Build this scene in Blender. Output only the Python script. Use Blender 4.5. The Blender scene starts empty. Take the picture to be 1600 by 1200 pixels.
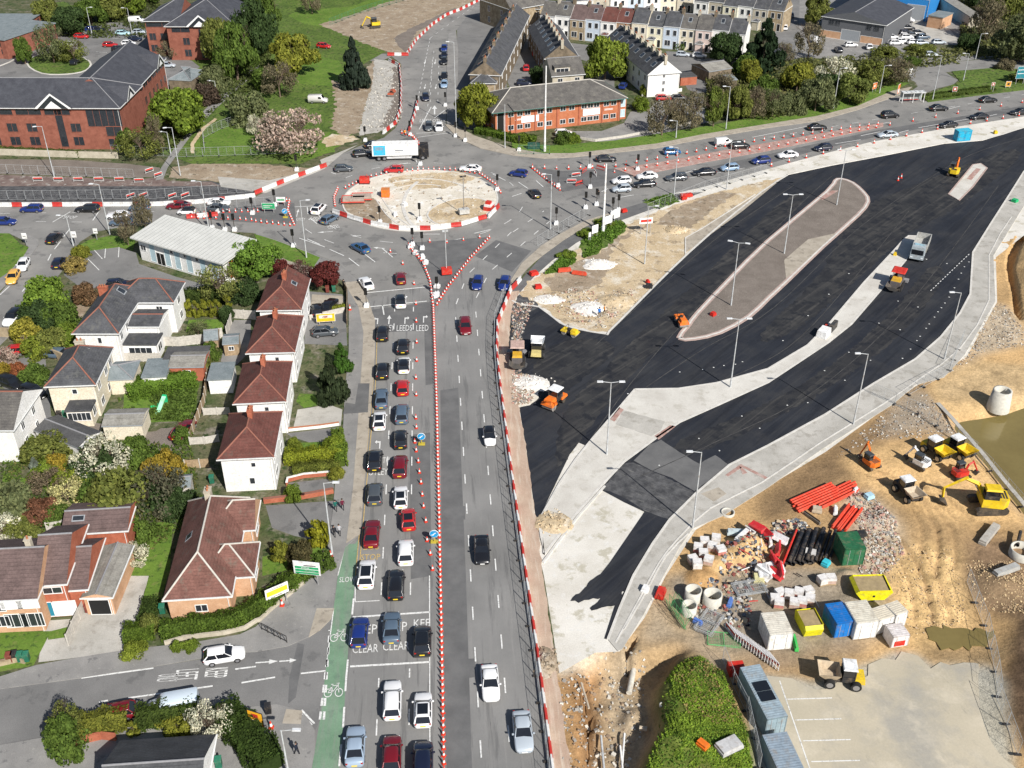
# drone view of the road works junction: camera, light, ground, buildings, plants, vehicles, furniture
import bpy,math,random
import numpy as np
from mathutils import Vector,Matrix
from mathutils.geometry import tessellate_polygon
R=math.radians
C=bpy.context.scene.collection
SC=bpy.context.scene
F_PX,V_HOR,CAM_H=1650.0,-1060.0,84.0
TH=math.atan(-V_HOR/F_PX)
cam=bpy.data.objects.new('camera',bpy.data.cameras.new('camera'))
C.objects.link(cam)
cam.location=(0,0,CAM_H)
cam.rotation_euler=(math.pi/2-TH,0,0)
cam.data.sensor_width=36
cam.data.lens=36*F_PX/1600
cam.data.clip_start=1
cam.data.clip_end=5000
SC.camera=cam
SUN_AZ,SUN_EL=-57.0,39.0
w=bpy.data.worlds.new("World");SC.world=w;w.use_nodes=True
nt=w.node_tree
sky=nt.nodes.new('ShaderNodeTexSky');sky.sky_type='NISHITA';sky.sun_disc=False
sky.sun_elevation=R(SUN_EL);sky.sun_rotation=R(90-SUN_AZ)
nt.links.new(sky.outputs[0],nt.nodes['Background'].inputs[0])
nt.nodes['Background'].inputs[1].default_value=0.062
sl=bpy.data.lights.new('sun','SUN');sl.energy=5.0;sl.angle=R(0.5);sl.color=(1,.96,.9)
sun=bpy.data.objects.new('sun',sl);C.objects.link(sun)
sd=Vector((math.cos(R(SUN_EL))*math.cos(R(SUN_AZ)),math.cos(R(SUN_EL))*math.sin(R(SUN_AZ)),math.sin(R(SUN_EL))))
sun.rotation_euler=sd.to_track_quat('Z','Y').to_euler()
SC.view_settings.view_transform='Standard'
SC.view_settings.look='None'
SC.view_settings.exposure=0.3
SC.cycles.max_bounces=5
SC.cycles.use_denoising=True
def P(px,py,z=0.0):
 "photo pixel -> world point on the horizontal plane at height z"
 u=(px-800)/F_PX;v=(py-600)/F_PX
 dy=math.cos(TH)-v*math.sin(TH);dz=-math.sin(TH)-v*math.cos(TH)
 t=(z-CAM_H)/dz
 return Vector((u*t,dy*t,z))
def T(c,r):
 return lambda x,y,z=0.0:P(c*400+x/4,r*300+y/4,z)
def XY(pts,z=0.0):
 return[tuple(P(x,y,z)[:2])for x,y in pts]
def TP(c,r,pts,z=0.0):
 return[tuple(P(c*400+x/4,r*300+y/4,z)[:2])for x,y in pts]
def tag(o,label=None,cat=None,group=None,kind=None):
 if label:o['label']=label
 if cat:o['category']=cat
 if group:o['group']=group
 if kind:o['kind']=kind
 return o
def empty(name,loc=(0,0,0),rz=0.0,label=None,cat=None,group=None):
 o=bpy.data.objects.new(name,None);C.objects.link(o)
 o.location=loc;o.rotation_euler=(0,0,rz)
 o.empty_display_size=.5
 return tag(o,label,cat,group)
def copy_tree(o,parent=None):
 c=o.copy();C.objects.link(c);c.parent=parent
 for ch in o.children:copy_tree(ch,c)
 return c
class MB:
 def __init__(s):s.v=[];s.f=[];s.m=[];s.s=[]
 def add(s,vs,fs,mi=0,sm=False):
  n=len(s.v);s.v+=[tuple(v)for v in vs]
  for f in fs:s.f.append([i+n for i in f]);s.m.append(mi);s.s.append(sm)
  return s
 def box(s,x0,x1,y0,y1,z0,z1,mi=0,tp=0.0):
  v=[(x0,y0,z0),(x1,y0,z0),(x1,y1,z0),(x0,y1,z0),(x0+tp,y0+tp,z1),(x1-tp,y0+tp,z1),(x1-tp,y1-tp,z1),(x0+tp,y1-tp,z1)]
  return s.add(v,[(0,3,2,1),(4,5,6,7),(0,1,5,4),(1,2,6,5),(2,3,7,6),(3,0,4,7)],mi)
 def obox(s,c,sz,rz=0,mi=0,rx=0,ry=0):
  m=Matrix.Translation(c)@Matrix.Rotation(rz,4,'Z')@Matrix.Rotation(ry,4,'Y')@Matrix.Rotation(rx,4,'X')
  a,b,d=sz[0]/2,sz[1]/2,sz[2]/2
  v=[m@Vector(p)for p in[(-a,-b,-d),(a,-b,-d),(a,b,-d),(-a,b,-d),(-a,-b,d),(a,-b,d),(a,b,d),(-a,b,d)]]
  return s.add(v,[(0,3,2,1),(4,5,6,7),(0,1,5,4),(1,2,6,5),(2,3,7,6),(3,0,4,7)],mi)
 def prism(s,pts,z0,z1,mi=0,ms=None,bottom=False):
  n=len(pts)
  ar=sum(pts[i][0]*pts[(i+1)%n][1]-pts[(i+1)%n][0]*pts[i][1]for i in range(n))
  if ar<0:pts=list(pts)[::-1]
  v=[(p[0],p[1],z0)for p in pts]+[(p[0],p[1],z1)for p in pts]
  s.add(v,[tuple(range(n,2*n))]+([tuple(range(n-1,-1,-1))]if bottom else[]),mi)
  b=len(s.v)-2*n
  for i in range(n):
   j=(i+1)%n
   s.f.append([b+i,b+j,b+n+j,b+n+i]);s.m.append(mi if ms is None else ms);s.s.append(False)
  return s
 def tube(s,a,b,r0,r1=None,n=8,mi=0,caps=True,sm=True):
  a=Vector(a);b=Vector(b);r1=r0 if r1 is None else r1
  q=(b-a).to_track_quat('Z','Y')
  v=[]
  for c,r in((a,r0),(b,r1)):
   for i in range(n):
    t=2*math.pi*i/n
    v.append(c+q@Vector((r*math.cos(t),r*math.sin(t),0)))
  s.add(v,[(i,(i+1)%n,n+(i+1)%n,n+i)for i in range(n)],mi,sm)
  if caps:s.add(v,[tuple(range(n-1,-1,-1)),tuple(range(n,2*n))],mi)
  return s
 def path(s,pts,r,n=6,mi=0):
  for a,b in zip(pts,pts[1:]):s.tube(a,b,r,r,n,mi)
  return s
 def lathe(s,prof,c=(0,0,0),n=12,mi=0,sm=True):
  v=[]
  for r,z in prof:
   for i in range(n):
    t=2*math.pi*i/n;v.append((c[0]+r*math.cos(t),c[1]+r*math.sin(t),c[2]+z))
  fs=[(k*n+i,k*n+(i+1)%n,(k+1)*n+(i+1)%n,(k+1)*n+i)for k in range(len(prof)-1)for i in range(n)]
  return s.add(v,fs,mi,sm)
 def loft(s,rings,mi=0,sm=True,caps=True):
  n=len(rings[0]);v=[p for r in rings for p in r]
  s.add(v,[(k*n+i,k*n+(i+1)%n,(k+1)*n+(i+1)%n,(k+1)*n+i)for k in range(len(rings)-1)for i in range(n)],mi,sm)
  if caps:s.add(rings[0],[tuple(range(n-1,-1,-1))],mi,sm);s.add(rings[-1],[tuple(range(n))],mi,sm)
  return s
 def mesh(s,name,mats):
  me=bpy.data.meshes.new(name);me.from_pydata(s.v,[],s.f)
  for m in(mats if isinstance(mats,(list,tuple))else[mats]):me.materials.append(m)
  me.polygons.foreach_set('material_index',s.m);me.polygons.foreach_set('use_smooth',s.s)
  me.update();return me
 def build(s,name,mats,parent=None,loc=None,rz=0):
  o=bpy.data.objects.new(name,s.mesh(name,mats));C.objects.link(o)
  if parent:o.parent=parent
  if loc is not None:o.location=loc;o.rotation_euler=(0,0,rz)
  return o
def sock(nd,n):return nd.inputs[n]
def newmat(name,rough=.9,spec=.2,metal=0):
 m=bpy.data.materials.new(name);m.use_nodes=True
 b=m.node_tree.nodes['Principled BSDF']
 b.inputs['Roughness'].default_value=rough;b.inputs['Metallic'].default_value=metal
 b.inputs['Specular IOR Level'].default_value=spec
 return m,m.node_tree,b
def noise(nt,co,scale,detail=4,rough=.6,stretch=(1,1,1),rot=0,off=(0,0,0),kind='N'):
 mp=nt.nodes.new('ShaderNodeMapping');nt.links.new(co,mp.inputs[0])
 mp.inputs['Rotation'].default_value=(0,0,-rot);mp.inputs['Location'].default_value=off
 m2=nt.nodes.new('ShaderNodeMapping');nt.links.new(mp.outputs[0],m2.inputs[0]);m2.inputs['Scale'].default_value=stretch
 if kind=='V':
  n=nt.nodes.new('ShaderNodeTexVoronoi');n.inputs['Scale'].default_value=scale;nt.links.new(m2.outputs[0],n.inputs['Vector']);return n.outputs['Color'],n
 n=nt.nodes.new('ShaderNodeTexNoise');n.inputs['Scale'].default_value=scale;n.inputs['Detail'].default_value=detail
 n.inputs['Roughness'].default_value=rough;nt.links.new(m2.outputs[0],n.inputs['Vector'])
 return n.outputs['Fac'],n
def ramp(nt,fac,stops):
 r=nt.nodes.new('ShaderNodeValToRGB');nt.links.new(fac,r.inputs[0])
 e=r.color_ramp.elements
 while len(e)<len(stops):e.new(.5)
 for i,(p,c)in enumerate(stops):
  e[i].position=p;e[i].color=(c[0],c[1],c[2],1)if not isinstance(c,(int,float))else(c,c,c,1)
 return r.outputs[0]
def mix(nt,a,b,fac,mode='MIX'):
 m=nt.nodes.new('ShaderNodeMix');m.data_type='RGBA';m.blend_type=mode
 for s_,v in((m.inputs[0],fac),(m.inputs[6],a),(m.inputs[7],b)):
  if isinstance(v,(int,float)):s_.default_value=v
  elif isinstance(v,tuple):s_.default_value=(v[0],v[1],v[2],1)
  else:nt.links.new(v,s_)
 return m.outputs[2]
def bump(nt,b,h,strength,dist=.1):
 n=nt.nodes.new('ShaderNodeBump');n.inputs['Strength'].default_value=strength;n.inputs['Distance'].default_value=dist
 nt.links.new(h,n.inputs['Height']);nt.links.new(n.outputs[0],b.inputs['Normal'])
def surf(name,ca,cb,scale=.3,layers=(),rough=.9,spec=.2,bmp=.3,bscale=8,stretch=(1,1,1),rot=0,fine=.25,lo=.35,hi=.65):
 "two-colour large noise, fine speckle, then layers of (colour, scale, lo, hi, stretch, rot, strength)"
 m,nt,b=newmat(name,rough,spec)
 tc=nt.nodes.new('ShaderNodeTexCoord');co=tc.outputs['Object']
 f,_=noise(nt,co,scale,6,.6,stretch,rot)
 col=ramp(nt,f,[(lo,ca),(hi,cb)])
 for k,L in enumerate(layers):
  c,sc_,l0,h0=L[:4];st=L[4]if len(L)>4 else(1,1,1);ro=L[5]if len(L)>5 else 0;am=L[6]if len(L)>6 else 1
  g,_=noise(nt,co,sc_,5,.65,st,ro,(17.3*(k+1),5.1*k,0))
  g=ramp(nt,g,[(l0,0.),(h0,float(am))])
  col=mix(nt,col,c,g)
 g,_=noise(nt,co,bscale,3,.7)
 sp=ramp(nt,g,[(.25,1-fine),(.75,1+fine)])
 col=mix(nt,col,sp,1.0,'MULTIPLY')
 nt.links.new(col,b.inputs['Base Color'])
 if bmp:bump(nt,b,g,bmp,.05)
 return m
def flat(name,c,rough=.6,spec=.3,metal=0,var=.12,scale=3):
 m,nt,b=newmat(name,rough,spec,metal)
 tc=nt.nodes.new('ShaderNodeTexCoord')
 f,_=noise(nt,tc.outputs['Object'],scale,4)
 nt.links.new(ramp(nt,f,[(.3,tuple(x*(1-var)for x in c)),(.7,tuple(min(1,x*(1+var))for x in c))]),b.inputs['Base Color'])
 return m
MT={}
g90=R(94)
MT['asphalt']=surf('asphalt_worn',(.185,.183,.178),(.25,.246,.238),.09,[((.11,.11,.11),.25,.55,.62,(4,.25,1),R(4),.55),((.27,.262,.25),.5,.55,.72,(5,.15,1),R(4),.6),((.07,.07,.07),.9,.66,.7,(3,.2,1),R(4),.5)],bscale=14,fine=.16)
MT['asphalt_side']=surf('asphalt_side',(.16,.158,.155),(.22,.216,.21),.12,[((.1,.1,.1),.35,.58,.64,(1,1,1),0,.5),((.24,.235,.22),.8,.6,.75,(1,1,1),0,.4)],bscale=10,fine=.18)
MT['asphalt_far']=surf('asphalt_ring',(.19,.186,.178),(.265,.257,.243),.12,[((.1,.1,.1),.3,.56,.62,(1,1,1),0,.45)],bscale=10,fine=.15)
MT['asphalt_patch']=surf('asphalt_patch',(.115,.115,.116),(.155,.154,.153),.4,bscale=14,fine=.15)
MT['new_asphalt']=surf('new_asphalt',(.014,.0165,.024),(.025,.028,.036),.12,[((.085,.08,.07),.16,.44,.66,(.22,2.4,1),R(52),.18),((.08,.078,.074),.5,.52,.7,(.1,3,1),R(46),.22),((.06,.058,.056),.2,.5,.7,(1,1,1),0,.35),((.005,.006,.01),.3,.52,.6,(.15,2.5,1),R(50),.35)],bscale=12,fine=.25,rough=.75,spec=.3)
MT['new_asphalt_dusty']=surf('rolled_dusty_asphalt',(.022,.023,.027),(.042,.042,.043),.25,[((.11,.104,.094),.4,.5,.7,(.12,3,1),R(47),.5),((.014,.016,.022),.5,.5,.62,(1,1,1),0,.8)],bscale=12,fine=.2,rough=.8)
MT['joint']=surf('paving_joint',(.04,.04,.042),(.085,.083,.08),.6,bscale=6,fine=.3)
MT['old_tar']=surf('scraped_tar',(.045,.046,.05),(.115,.115,.118),.8,[((.19,.185,.17),1.2,.56,.72,(.5,2.5,1),R(-35),.8)],bscale=10,fine=.3)
MT['concrete']=surf('concrete_slab',(.50,.475,.43),(.62,.60,.55),.2,[((.38,.355,.30),.55,.54,.66,(1,1,1),0,.55),((.6,.585,.545),1.6,.6,.7,(1,1,1),0,.5)],bscale=9,fine=.14)
MT['concrete_grey']=surf('concrete_pavement',(.37,.355,.32),(.48,.46,.42),.25,[((.27,.25,.215),.6,.52,.64,(1,1,1),0,.6),((.5,.48,.44),1.3,.58,.7,(1,1,1),0,.5)],bscale=9,fine=.16)
MT['concrete_dusty']=surf('dusty_concrete',(.56,.53,.47),(.70,.675,.62),.14,[((.38,.35,.26),.4,.54,.62,(1,1,1),0,.7),((.66,.65,.62),.8,.55,.66,(1,1,1),0,.8)],bscale=7,fine=.15)
MT['kerb']=surf('kerb_stone',(.52,.5,.46),(.64,.62,.58),1,bscale=8,fine=.1)
MT['kerb_pink']=surf('pink_kerb',(.38,.28,.25),(.46,.36,.32),1,bscale=8,fine=.12)
MT['kerb_dark']=surf('worn_brick_strip',(.14,.1,.09),(.22,.17,.15),.5,[((.35,.33,.3),.7,.56,.64)],bscale=8,fine=.2)
MT['pink']=surf('pink_paving',(.33,.19,.16),(.42,.27,.235),.8,[((.46,.38,.34),1,.5,.65)],bscale=9,fine=.12)
MT['footway']=surf('footway_asphalt',(.21,.205,.198),(.28,.272,.26),.3,[((.13,.13,.13),.5,.62,.64,(1,1,1),0,.6),((.36,.35,.32),2.2,.6,.68,(1,1,1),0,.45)],bscale=9,fine=.16)
MT['footway_tan']=surf('footway_tan',(.33,.29,.235),(.42,.375,.31),.5,[((.26,.23,.19),1,.55,.65)],bscale=10,fine=.12)
MT['strip_pink']=surf('dusty_strip',(.40,.29,.22),(.50,.38,.29),.25,[((.55,.47,.38),.6,.5,.65,(3,.3,1),R(4),.8)],bscale=8,fine=.14)
MT['tarmac_yard']=surf('yard_surface',(.40,.36,.275),(.50,.445,.34),.07,[((.33,.315,.28),.1,.48,.62,(1,1,1),0,.8),((.58,.52,.41),.3,.52,.68,(1,1,1),0,.6),((.29,.27,.23),.6,.6,.72,(1.5,.5,1),.4,.5)],bscale=5,fine=.07,bmp=.1)
MT['gravel']=surf('brown_gravel',(.165,.14,.12),(.215,.185,.16),.3,[((.26,.23,.2),1.2,.62,.72)],bscale=6,fine=.35)
MT['sand']=surf('sand_earth',(.44,.34,.21),(.56,.45,.30),.2,[((.62,.56,.46),.3,.52,.66),((.30,.235,.16),.5,.56,.64),((.66,.62,.55),1.2,.6,.7)],bscale=3.5,fine=.3,bmp=.8)
MT['dirt']=surf('bare_dirt',(.26,.2,.14),(.36,.29,.21),.2,[((.45,.40,.33),.5,.54,.68),((.16,.13,.09),.8,.57,.66)],bscale=3.5,fine=.3,bmp=.8)
MT['grass']=surf('grass',(.07,.115,.022),(.12,.18,.035),.15,[((.15,.15,.06),.5,.55,.7),((.03,.055,.014),1.1,.52,.62),((.2,.17,.1),.35,.6,.72,(1,1,1),0,.6)],bscale=3.2,fine=.4,bmp=1)
MT['lawn']=surf('mown_lawn',(.085,.155,.022),(.135,.22,.035),.2,[((.17,.18,.06),.8,.54,.7),((.04,.08,.018),1.5,.54,.66)],bscale=4,fine=.22,bmp=.6)
MT['rough']=surf('rough_ground',(.06,.085,.03),(.13,.12,.07),.25,[((.2,.18,.14),.35,.55,.66),((.025,.05,.012),.8,.52,.64)],bscale=2.5,fine=.45,bmp=1)
MT['plaza']=surf('pale_aggregate',(.58,.53,.44),(.69,.645,.56),.25,[((.78,.76,.72),.4,.54,.68),((.44,.38,.3),.7,.58,.66)],bscale=4,fine=.16)
MT['green_lane']=surf('green_surface',(.135,.235,.15),(.185,.30,.20),.25,[((.22,.25,.21),.5,.46,.66,(2.5,.3,1),R(4),.75),((.11,.17,.13),.8,.52,.66,(1,1,1),0,.5)],bscale=9,fine=.16)
MT['water']=surf('muddy_water',(.17,.13,.045),(.21,.165,.06),.1,bscale=1.5,fine=.06,rough=.12,spec=.5,bmp=.05)
m_,nt_,b_=newmat('road_paint',.7)
tc_=nt_.nodes.new('ShaderNodeTexCoord');f_,_=noise(nt_,tc_.outputs['Object'],5,5,.7)
nt_.links.new(ramp(nt_,f_,[(.36,(.36,.36,.35)),(.5,(.72,.72,.7))]),b_.inputs['Base Color']);MT['paint']=m_
MT['paint_yellow']=flat('yellow_line_paint',(.5,.36,.14),.8,var=.3,scale=5)
LEVEL=[0];BOXES=[]
def dens(pts,step=1.0,amp=0.0,seed=1):
 rnd=random.Random(seed);out=[]
 n=len(pts)
 for i in range(n):
  a=pts[i];b=pts[(i+1)%n];L=math.hypot(b[0]-a[0],b[1]-a[1]);k=max(1,int(L/step))
  for j in range(k):
   t=j/k
   out.append((a[0]+(b[0]-a[0])*t+rnd.uniform(-amp,amp),a[1]+(b[1]-a[1])*t+rnd.uniform(-amp,amp)))
 return out
def smooth(pts,n=3,closed=True):
 out=[];N=len(pts)
 for i in range(N if closed else N-1):
  p=[pts[(i+k-1)%N]if closed else pts[min(max(i+k-1,0),N-1)]for k in range(4)]
  for j in range(n):
   t=j/n
   out.append(tuple(.5*((2*p[1][a])+(-p[0][a]+p[2][a])*t+(2*p[0][a]-5*p[1][a]+4*p[2][a]-p[3][a])*t*t+(-p[0][a]+3*p[1][a]-3*p[2][a]+p[3][a])*t**3)for a in(0,1)))
 if not closed:out.append(tuple(pts[-1][:2]))
 return out
def sheet(name,pts,mat,z=None,rag=0,step=.8,sm=0):
 "flat surface with skirt down; each sheet a few mm over the last"
 if z is None:
  bx=(min(p[0]for p in pts),max(p[0]for p in pts),min(p[1]for p in pts),max(p[1]for p in pts))
  l=1+max([q[4]for q in BOXES if q[0]<bx[1]and bx[0]<q[1]and q[2]<bx[3]and bx[2]<q[3]]or[0])
  BOXES.append(bx+(l,));LEVEL[0]=max(LEVEL[0],l);z=.004*l
 if sm:pts=smooth(pts,sm)
 if rag:pts=dens(pts,step,rag,len(pts))
 mb=MB();mb.prism(pts,z-.003 if z<.1 else-.02,z)
 o=mb.build(name,MT[mat]if isinstance(mat,str)else mat);tag(o,kind='structure');return o
def offset_line(pts,d):
 out=[]
 for i,p in enumerate(pts):
  a=Vector(pts[max(i-1,0)][:2]);b=Vector(pts[min(i+1,len(pts)-1)][:2]);t=(b-a)
  if t.length<1e-6:t=Vector((1,0))
  t.normalize();out.append((p[0]-t.y*d,p[1]+t.x*d))
 return out
def strip(mb,pts,wd,z0,z1,mi=0):
 "a band of width wd along an open polyline, as a solid"
 L=offset_line(pts,wd/2);Rr=offset_line(pts,-wd/2)
 n=len(pts)
 for i in range(n-1):
  q=[Rr[i],Rr[i+1],L[i+1],L[i]]
  v=[(p[0],p[1],z0)for p in q]+[(p[0],p[1],z1)for p in q]
  fs=[(4,5,6,7),(0,1,5,4),(2,3,7,6)]
  if i==0:fs.append((3,0,4,7))
  if i==n-2:fs.append((1,2,6,5))
  mb.add(v,fs,mi)
def kerb(pts,closed=False,wd=.25,z=.13,mat='kerb',sm=3,name='kerb'):
 if sm:pts=smooth(pts,sm,closed)
 if closed:pts=pts+[pts[0]]
 mb=MB();strip(mb,pts,wd,0,z);o=mb.build(name,MT[mat]);tag(o,kind='structure');return o
def walk(pts,d):
 "points every d along polyline -> (x,y,heading)"
 out=[];acc=0
 for a,b in zip(pts,pts[1:]):
  L=math.hypot(b[0]-a[0],b[1]-a[1]);h=math.atan2(b[1]-a[1],b[0]-a[0]);t=(d-acc)if acc else 0
  while t<=L:
   out.append((a[0]+(b[0]-a[0])*t/L,a[1]+(b[1]-a[1])*t/L,h));t+=d
  acc=(L-(t-d))%d if L else acc
  if acc==0:acc=1e-9
 return out
yard=XY([(1062,858),(1087,828),(1130,806),(1200,766),(1290,706),(1395,636),(1430,604),(1478,594),(1510,558),(1558,472),(1556,402),(1602,326),(1720,270),(1900,400),(1900,1330),(1320,1330),(1240,1300),(1000,1300),(905,1300),(896,1202),(874,1052),(900,1045),(930,1020),(968,1018),(1008,964),(1040,900)])
outer=[(-1500,-300),(1500,-300),(1500,2600),(-1500,2600)]
vs_=[Vector((x,y,0))for x,y in outer+yard]
tr_=tessellate_polygon([[Vector((x,y,0))for x,y in outer],[Vector((x,y,0))for x,y in yard]])
_n=len(yard);_ar=sum(yard[i][0]*yard[(i+1)%_n][1]-yard[(i+1)%_n][0]*yard[i][1]for i in range(_n))
yard=offset_line([yard[-1]]+yard+[yard[0]],-1.3 if _ar>0 else 1.3)[1:-1]
vs_=[Vector((x,y,0))for x,y in outer+yard]
tr_=tessellate_polygon([[Vector((x,y,0))for x,y in outer],[Vector((x,y,0))for x,y in yard]])
g=MB();g.add([(v.x,v.y,0)for v in vs_],[tuple(t)if((vs_[t[1]]-vs_[t[0]]).cross(vs_[t[2]]-vs_[t[0]])).z>0 else tuple(t)[::-1]for t in tr_])
tag(g.build('ground',MT['rough']),kind='structure')
sheet('construction_ground',XY([(797,457),(820,432),(850,410),(900,372),(960,347),(1010,318),(1050,296),(1100,284),(1200,256),(1280,234),(1360,214),(1470,194),(1600,174),(1700,160),(1700,200),(1700,290),(1556,402),(1558,472),(1510,558),(1430,604),(1290,706),(1087,828),(1040,900),(1008,964),(968,1018),(930,1020),(874,1052),(850,900),(830,815),(800,600)]),'concrete_dusty',sm=0)
main=[(440,1300),(487,1200),(492,1175),(491,1140),(500,1080),(510,1030),(520,960),(527,900),(540,855),(563,835),(566,800),(572,720),(583,600),(586,550),(586,500),(575,470),(560,440),(530,412),(500,400),(467,387),(425,372),(395,364),(330,360),(230,350),(205,352),(150,362),(125,378),(110,400),(96,425),(60,470),(30,510),(0,540),(-60,600),(-60,500),(0,458),(50,397),(60,378),(40,366),(0,360),(-80,360),(-80,322),(0,322),(240,321),(312,317),(400,307),(415,300),(507,262),(530,242),(560,229),(600,215),(618,200),(626,185),(627,100),(612,88),(590,98),(495,72),(440,50),(424,35),(424,10),(390,-40),(440,-40),(450,8),(452,24),(480,40),(520,60),(580,84),(612,84),(635,84),(650,62),(675,38),(697,25),(715,16),(750,0),(800,-40),(830,-30),(780,8),(750,18),(727,32),(706,55),(699,100),(697,195),(715,215),(750,232),(800,243),(850,248),(895,246),(940,241),(1025,232),(1100,217),(1200,200),(1275,190),(1340,172),(1385,155),(1420,145),(1434,135),(1430,128),(1408,118),(1425,106),(1480,98),(1560,90),(1640,80),(1640,112),(1560,107),(1500,110),(1478,113),(1485,118),(1497,125),(1490,132),(1465,138),(1440,148),(1450,158),(1525,150),(1640,134),(1700,130),(1700,165),(1600,182),(1470,202),(1360,222),(1280,242),(1200,264),(1100,292),(1050,303),(960,330),(915,348),(880,372),(850,395),(820,425),(797,457),(775,507),(775,550),(781,600),(800,747),(821,897),(842,1040),(862,1197),(880,1300)]
sheet('road',XY(main),'asphalt_far',sm=0)
sheet('road_surface',XY([(487,1290),(492,1175),(510,1030),(527,900),(563,835),(572,720),(583,600),(586,500),(575,470),(683,440),(700,430),(760,400),(820,420),(797,457),(775,507),(775,550),(781,600),(800,747),(821,897),(842,1040),(862,1197),(880,1300)]),'asphalt')
sheet('side_road',XY([(-60,1086),(0,1077),(127,1060),(240,1042),(375,1020),(400,1019),(450,1010),(482,996),(507,977),(521,955),(515,1000),(500,1125),(492,1142),(480,1122),(457,1107),(432,1101),(400,1104),(250,1125),(130,1142),(77,1153),(0,1165),(-60,1175)]),'asphalt_side')
for q in([(688,610),(716,606),(728,900),(738,1210),(698,1210),(690,900)],[(640,680),(672,676),(674,900),(642,905)],[(662,475),(676,473),(677,600),(665,602)],[(581,484),(672,472),(673,516),(584,520)],[(722,1030),(742,1029),(743,1058),(728,1060)],[(775,375),(830,392),(800,425),(742,400)],[(715,790),(727,791),(727,812),(716,811)],[(465,1005),(476,1007),(462,1090),(450,1100),(452,1060)]):
 sheet('road_patch',XY(q),'asphalt_patch')
sheet('road_patch',TP(3,0,[(-440,1100),(0,1025),(300,940),(700,850),(1100,780),(1600,700),(1600,660),(1100,745),(700,810),(200,920),(-440,1060)]),'asphalt_patch')
sheet('cycle_lane',XY([(555,850),(560,843),(556,900),(547,975),(541,1060),(536,1137),(530,1198),(524,1290),(474,1290),(491,1178),(500,1125),(510,1040),(520,960),(528,900),(541,850)]),'green_lane')
sheet('new_road_strip',XY([(-60,292),(0,291),(200,290),(260,284),(330,283),(400,300),(420,297),(320,317),(240,319),(-60,320)]),'old_tar')
sheet('verge',XY([(-60,248),(110,250),(200,256),(250,262),(248,276),(200,278),(0,272),(-60,270)]),'gravel')
sheet('pavement',XY([(-60,272),(0,273),(215,281),(250,276),(262,283),(330,284),(345,291),(-60,291)]),'kerb_dark')
sheet('terrace_street',XY([(714,46),(735,18),(752,14),(790,20),(792,150),(745,205),(716,196)]),'asphalt_side')
sheet('dirt_verge',XY([(270,262),(300,256),(400,256),(470,262),(500,262),(420,290),(350,284),(262,278)]),'dirt',rag=.4)
sheet('gravel_verge',XY([(340,276),(420,282),(505,262),(500,250),(560,226),(535,240),(507,264),(415,302),(345,292)]),'concrete_grey')
sheet('grass_bank',XY([(130,0),(700,-60),(760,-10),(640,60),(600,82),(560,105),(590,140),(575,190),(520,235),(470,256),(300,256),(240,235),(250,120),(330,0)]),'grass')
sheet('grass',TP(1,0,[(200,100),(250,70),(600,40),(860,-60),(960,-20),(680,60),(490,180),(300,150)]),'lawn')
sheet('grass',TP(1,0,[(330,340),(520,380),(560,470),(480,540),(230,520)]),'lawn')
sheet('grass',TP(0,0,[(1210,900),(1300,820),(1500,760),(1600,740),(1650,900),(1600,960),(1240,980)]),'lawn',rag=.5)
sheet('grass',TP(1,0,[(200,960),(330,840),(460,830),(560,880),(480,950),(320,1000)]),'lawn',rag=.5)
sheet('footpath',XY([(402,96),(408,100),(395,118),(362,148),(335,172),(300,210),(278,240),(262,262),(255,280),(243,282),(252,262),(268,238),(290,206),(325,166),(355,138),(388,112)]),'footway')
sheet('dirt_track',TP(0,0,[(1340,740),(1360,745),(1290,800),(1215,900),(1215,960),(1195,960),(1190,900),(1260,800)]),'sand',rag=.1)
sheet('dirt_bank',XY([(498,38),(530,30),(600,5),(690,-20),(760,-10),(700,22),(650,60),(636,82),(612,84),(570,68),(520,48)]),'dirt',rag=.5)
sheet('dirt_track',TP(1,0,[(860,240),(960,180),(1240,50),(1280,60),(1000,200),(940,330),(900,300)]),'gravel',rag=.3)
sheet('dirt_verge',TP(1,0,[(480,500),(600,560),(730,380),(900,400),(880,560),(700,640),(640,830),(560,860),(470,800),(500,640)]),'dirt',rag=.6)
sheet('stripped_road',TP(1,0,[(740,370),(830,380),(900,420),(912,700),(880,770),(760,830),(640,850),(690,640),(730,520)]),'concrete_grey',rag=.3)
sheet('rubble_ground',TP(1,0,[(860,420),(905,420),(910,700),(870,780),(780,800),(850,650)]),'gravel',rag=.5)
sheet('soil_patch',TP(1,0,[(410,880),(480,840),(600,850),(640,870),(520,910),(440,920)]),'sand',rag=.5)
rc=P(657,311);RR=15.6
circ=lambda r,n=64,c=rc:[(c.x+r*math.cos(2*math.pi*i/n),c.y+r*math.sin(2*math.pi*i/n))for i in range(n)]
sheet('roundabout',circ(RR),'plaza',z=.12)
kerb(circ(RR),True,.3,.15,sm=0)
ring=smooth(TP(1,1,[(1070,150),(1140,80),(1300,40),(1440,60),(1450,150),(1300,195),(1150,210)]),3)
sheet('gravel_bed',ring,'sand',z=.14,rag=.2);
kerb(ring,True,.35,.22,'kerb',0)
kerb(TP(1,1,[(750,50),(810,140),(880,200),(950,238)]),False,.25,.2);kerb(TP(1,1,[(785,40),(850,130),(920,190),(985,232)]),False,.25,.2);kerb(TP(1,1,[(1010,-60),(950,0),(920,90),(950,180),(1010,235)]),False,.7,.2)
kerb([(rc.x+10.5*math.cos(R(a)),rc.y+10.5*math.sin(R(a)))for a in range(20,130,12)],False,.3,.2);kerb([(rc.x+7.5*math.cos(R(a)),rc.y+7.5*math.sin(R(a)))for a in range(60,190,12)],False,.25,.19)
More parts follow.
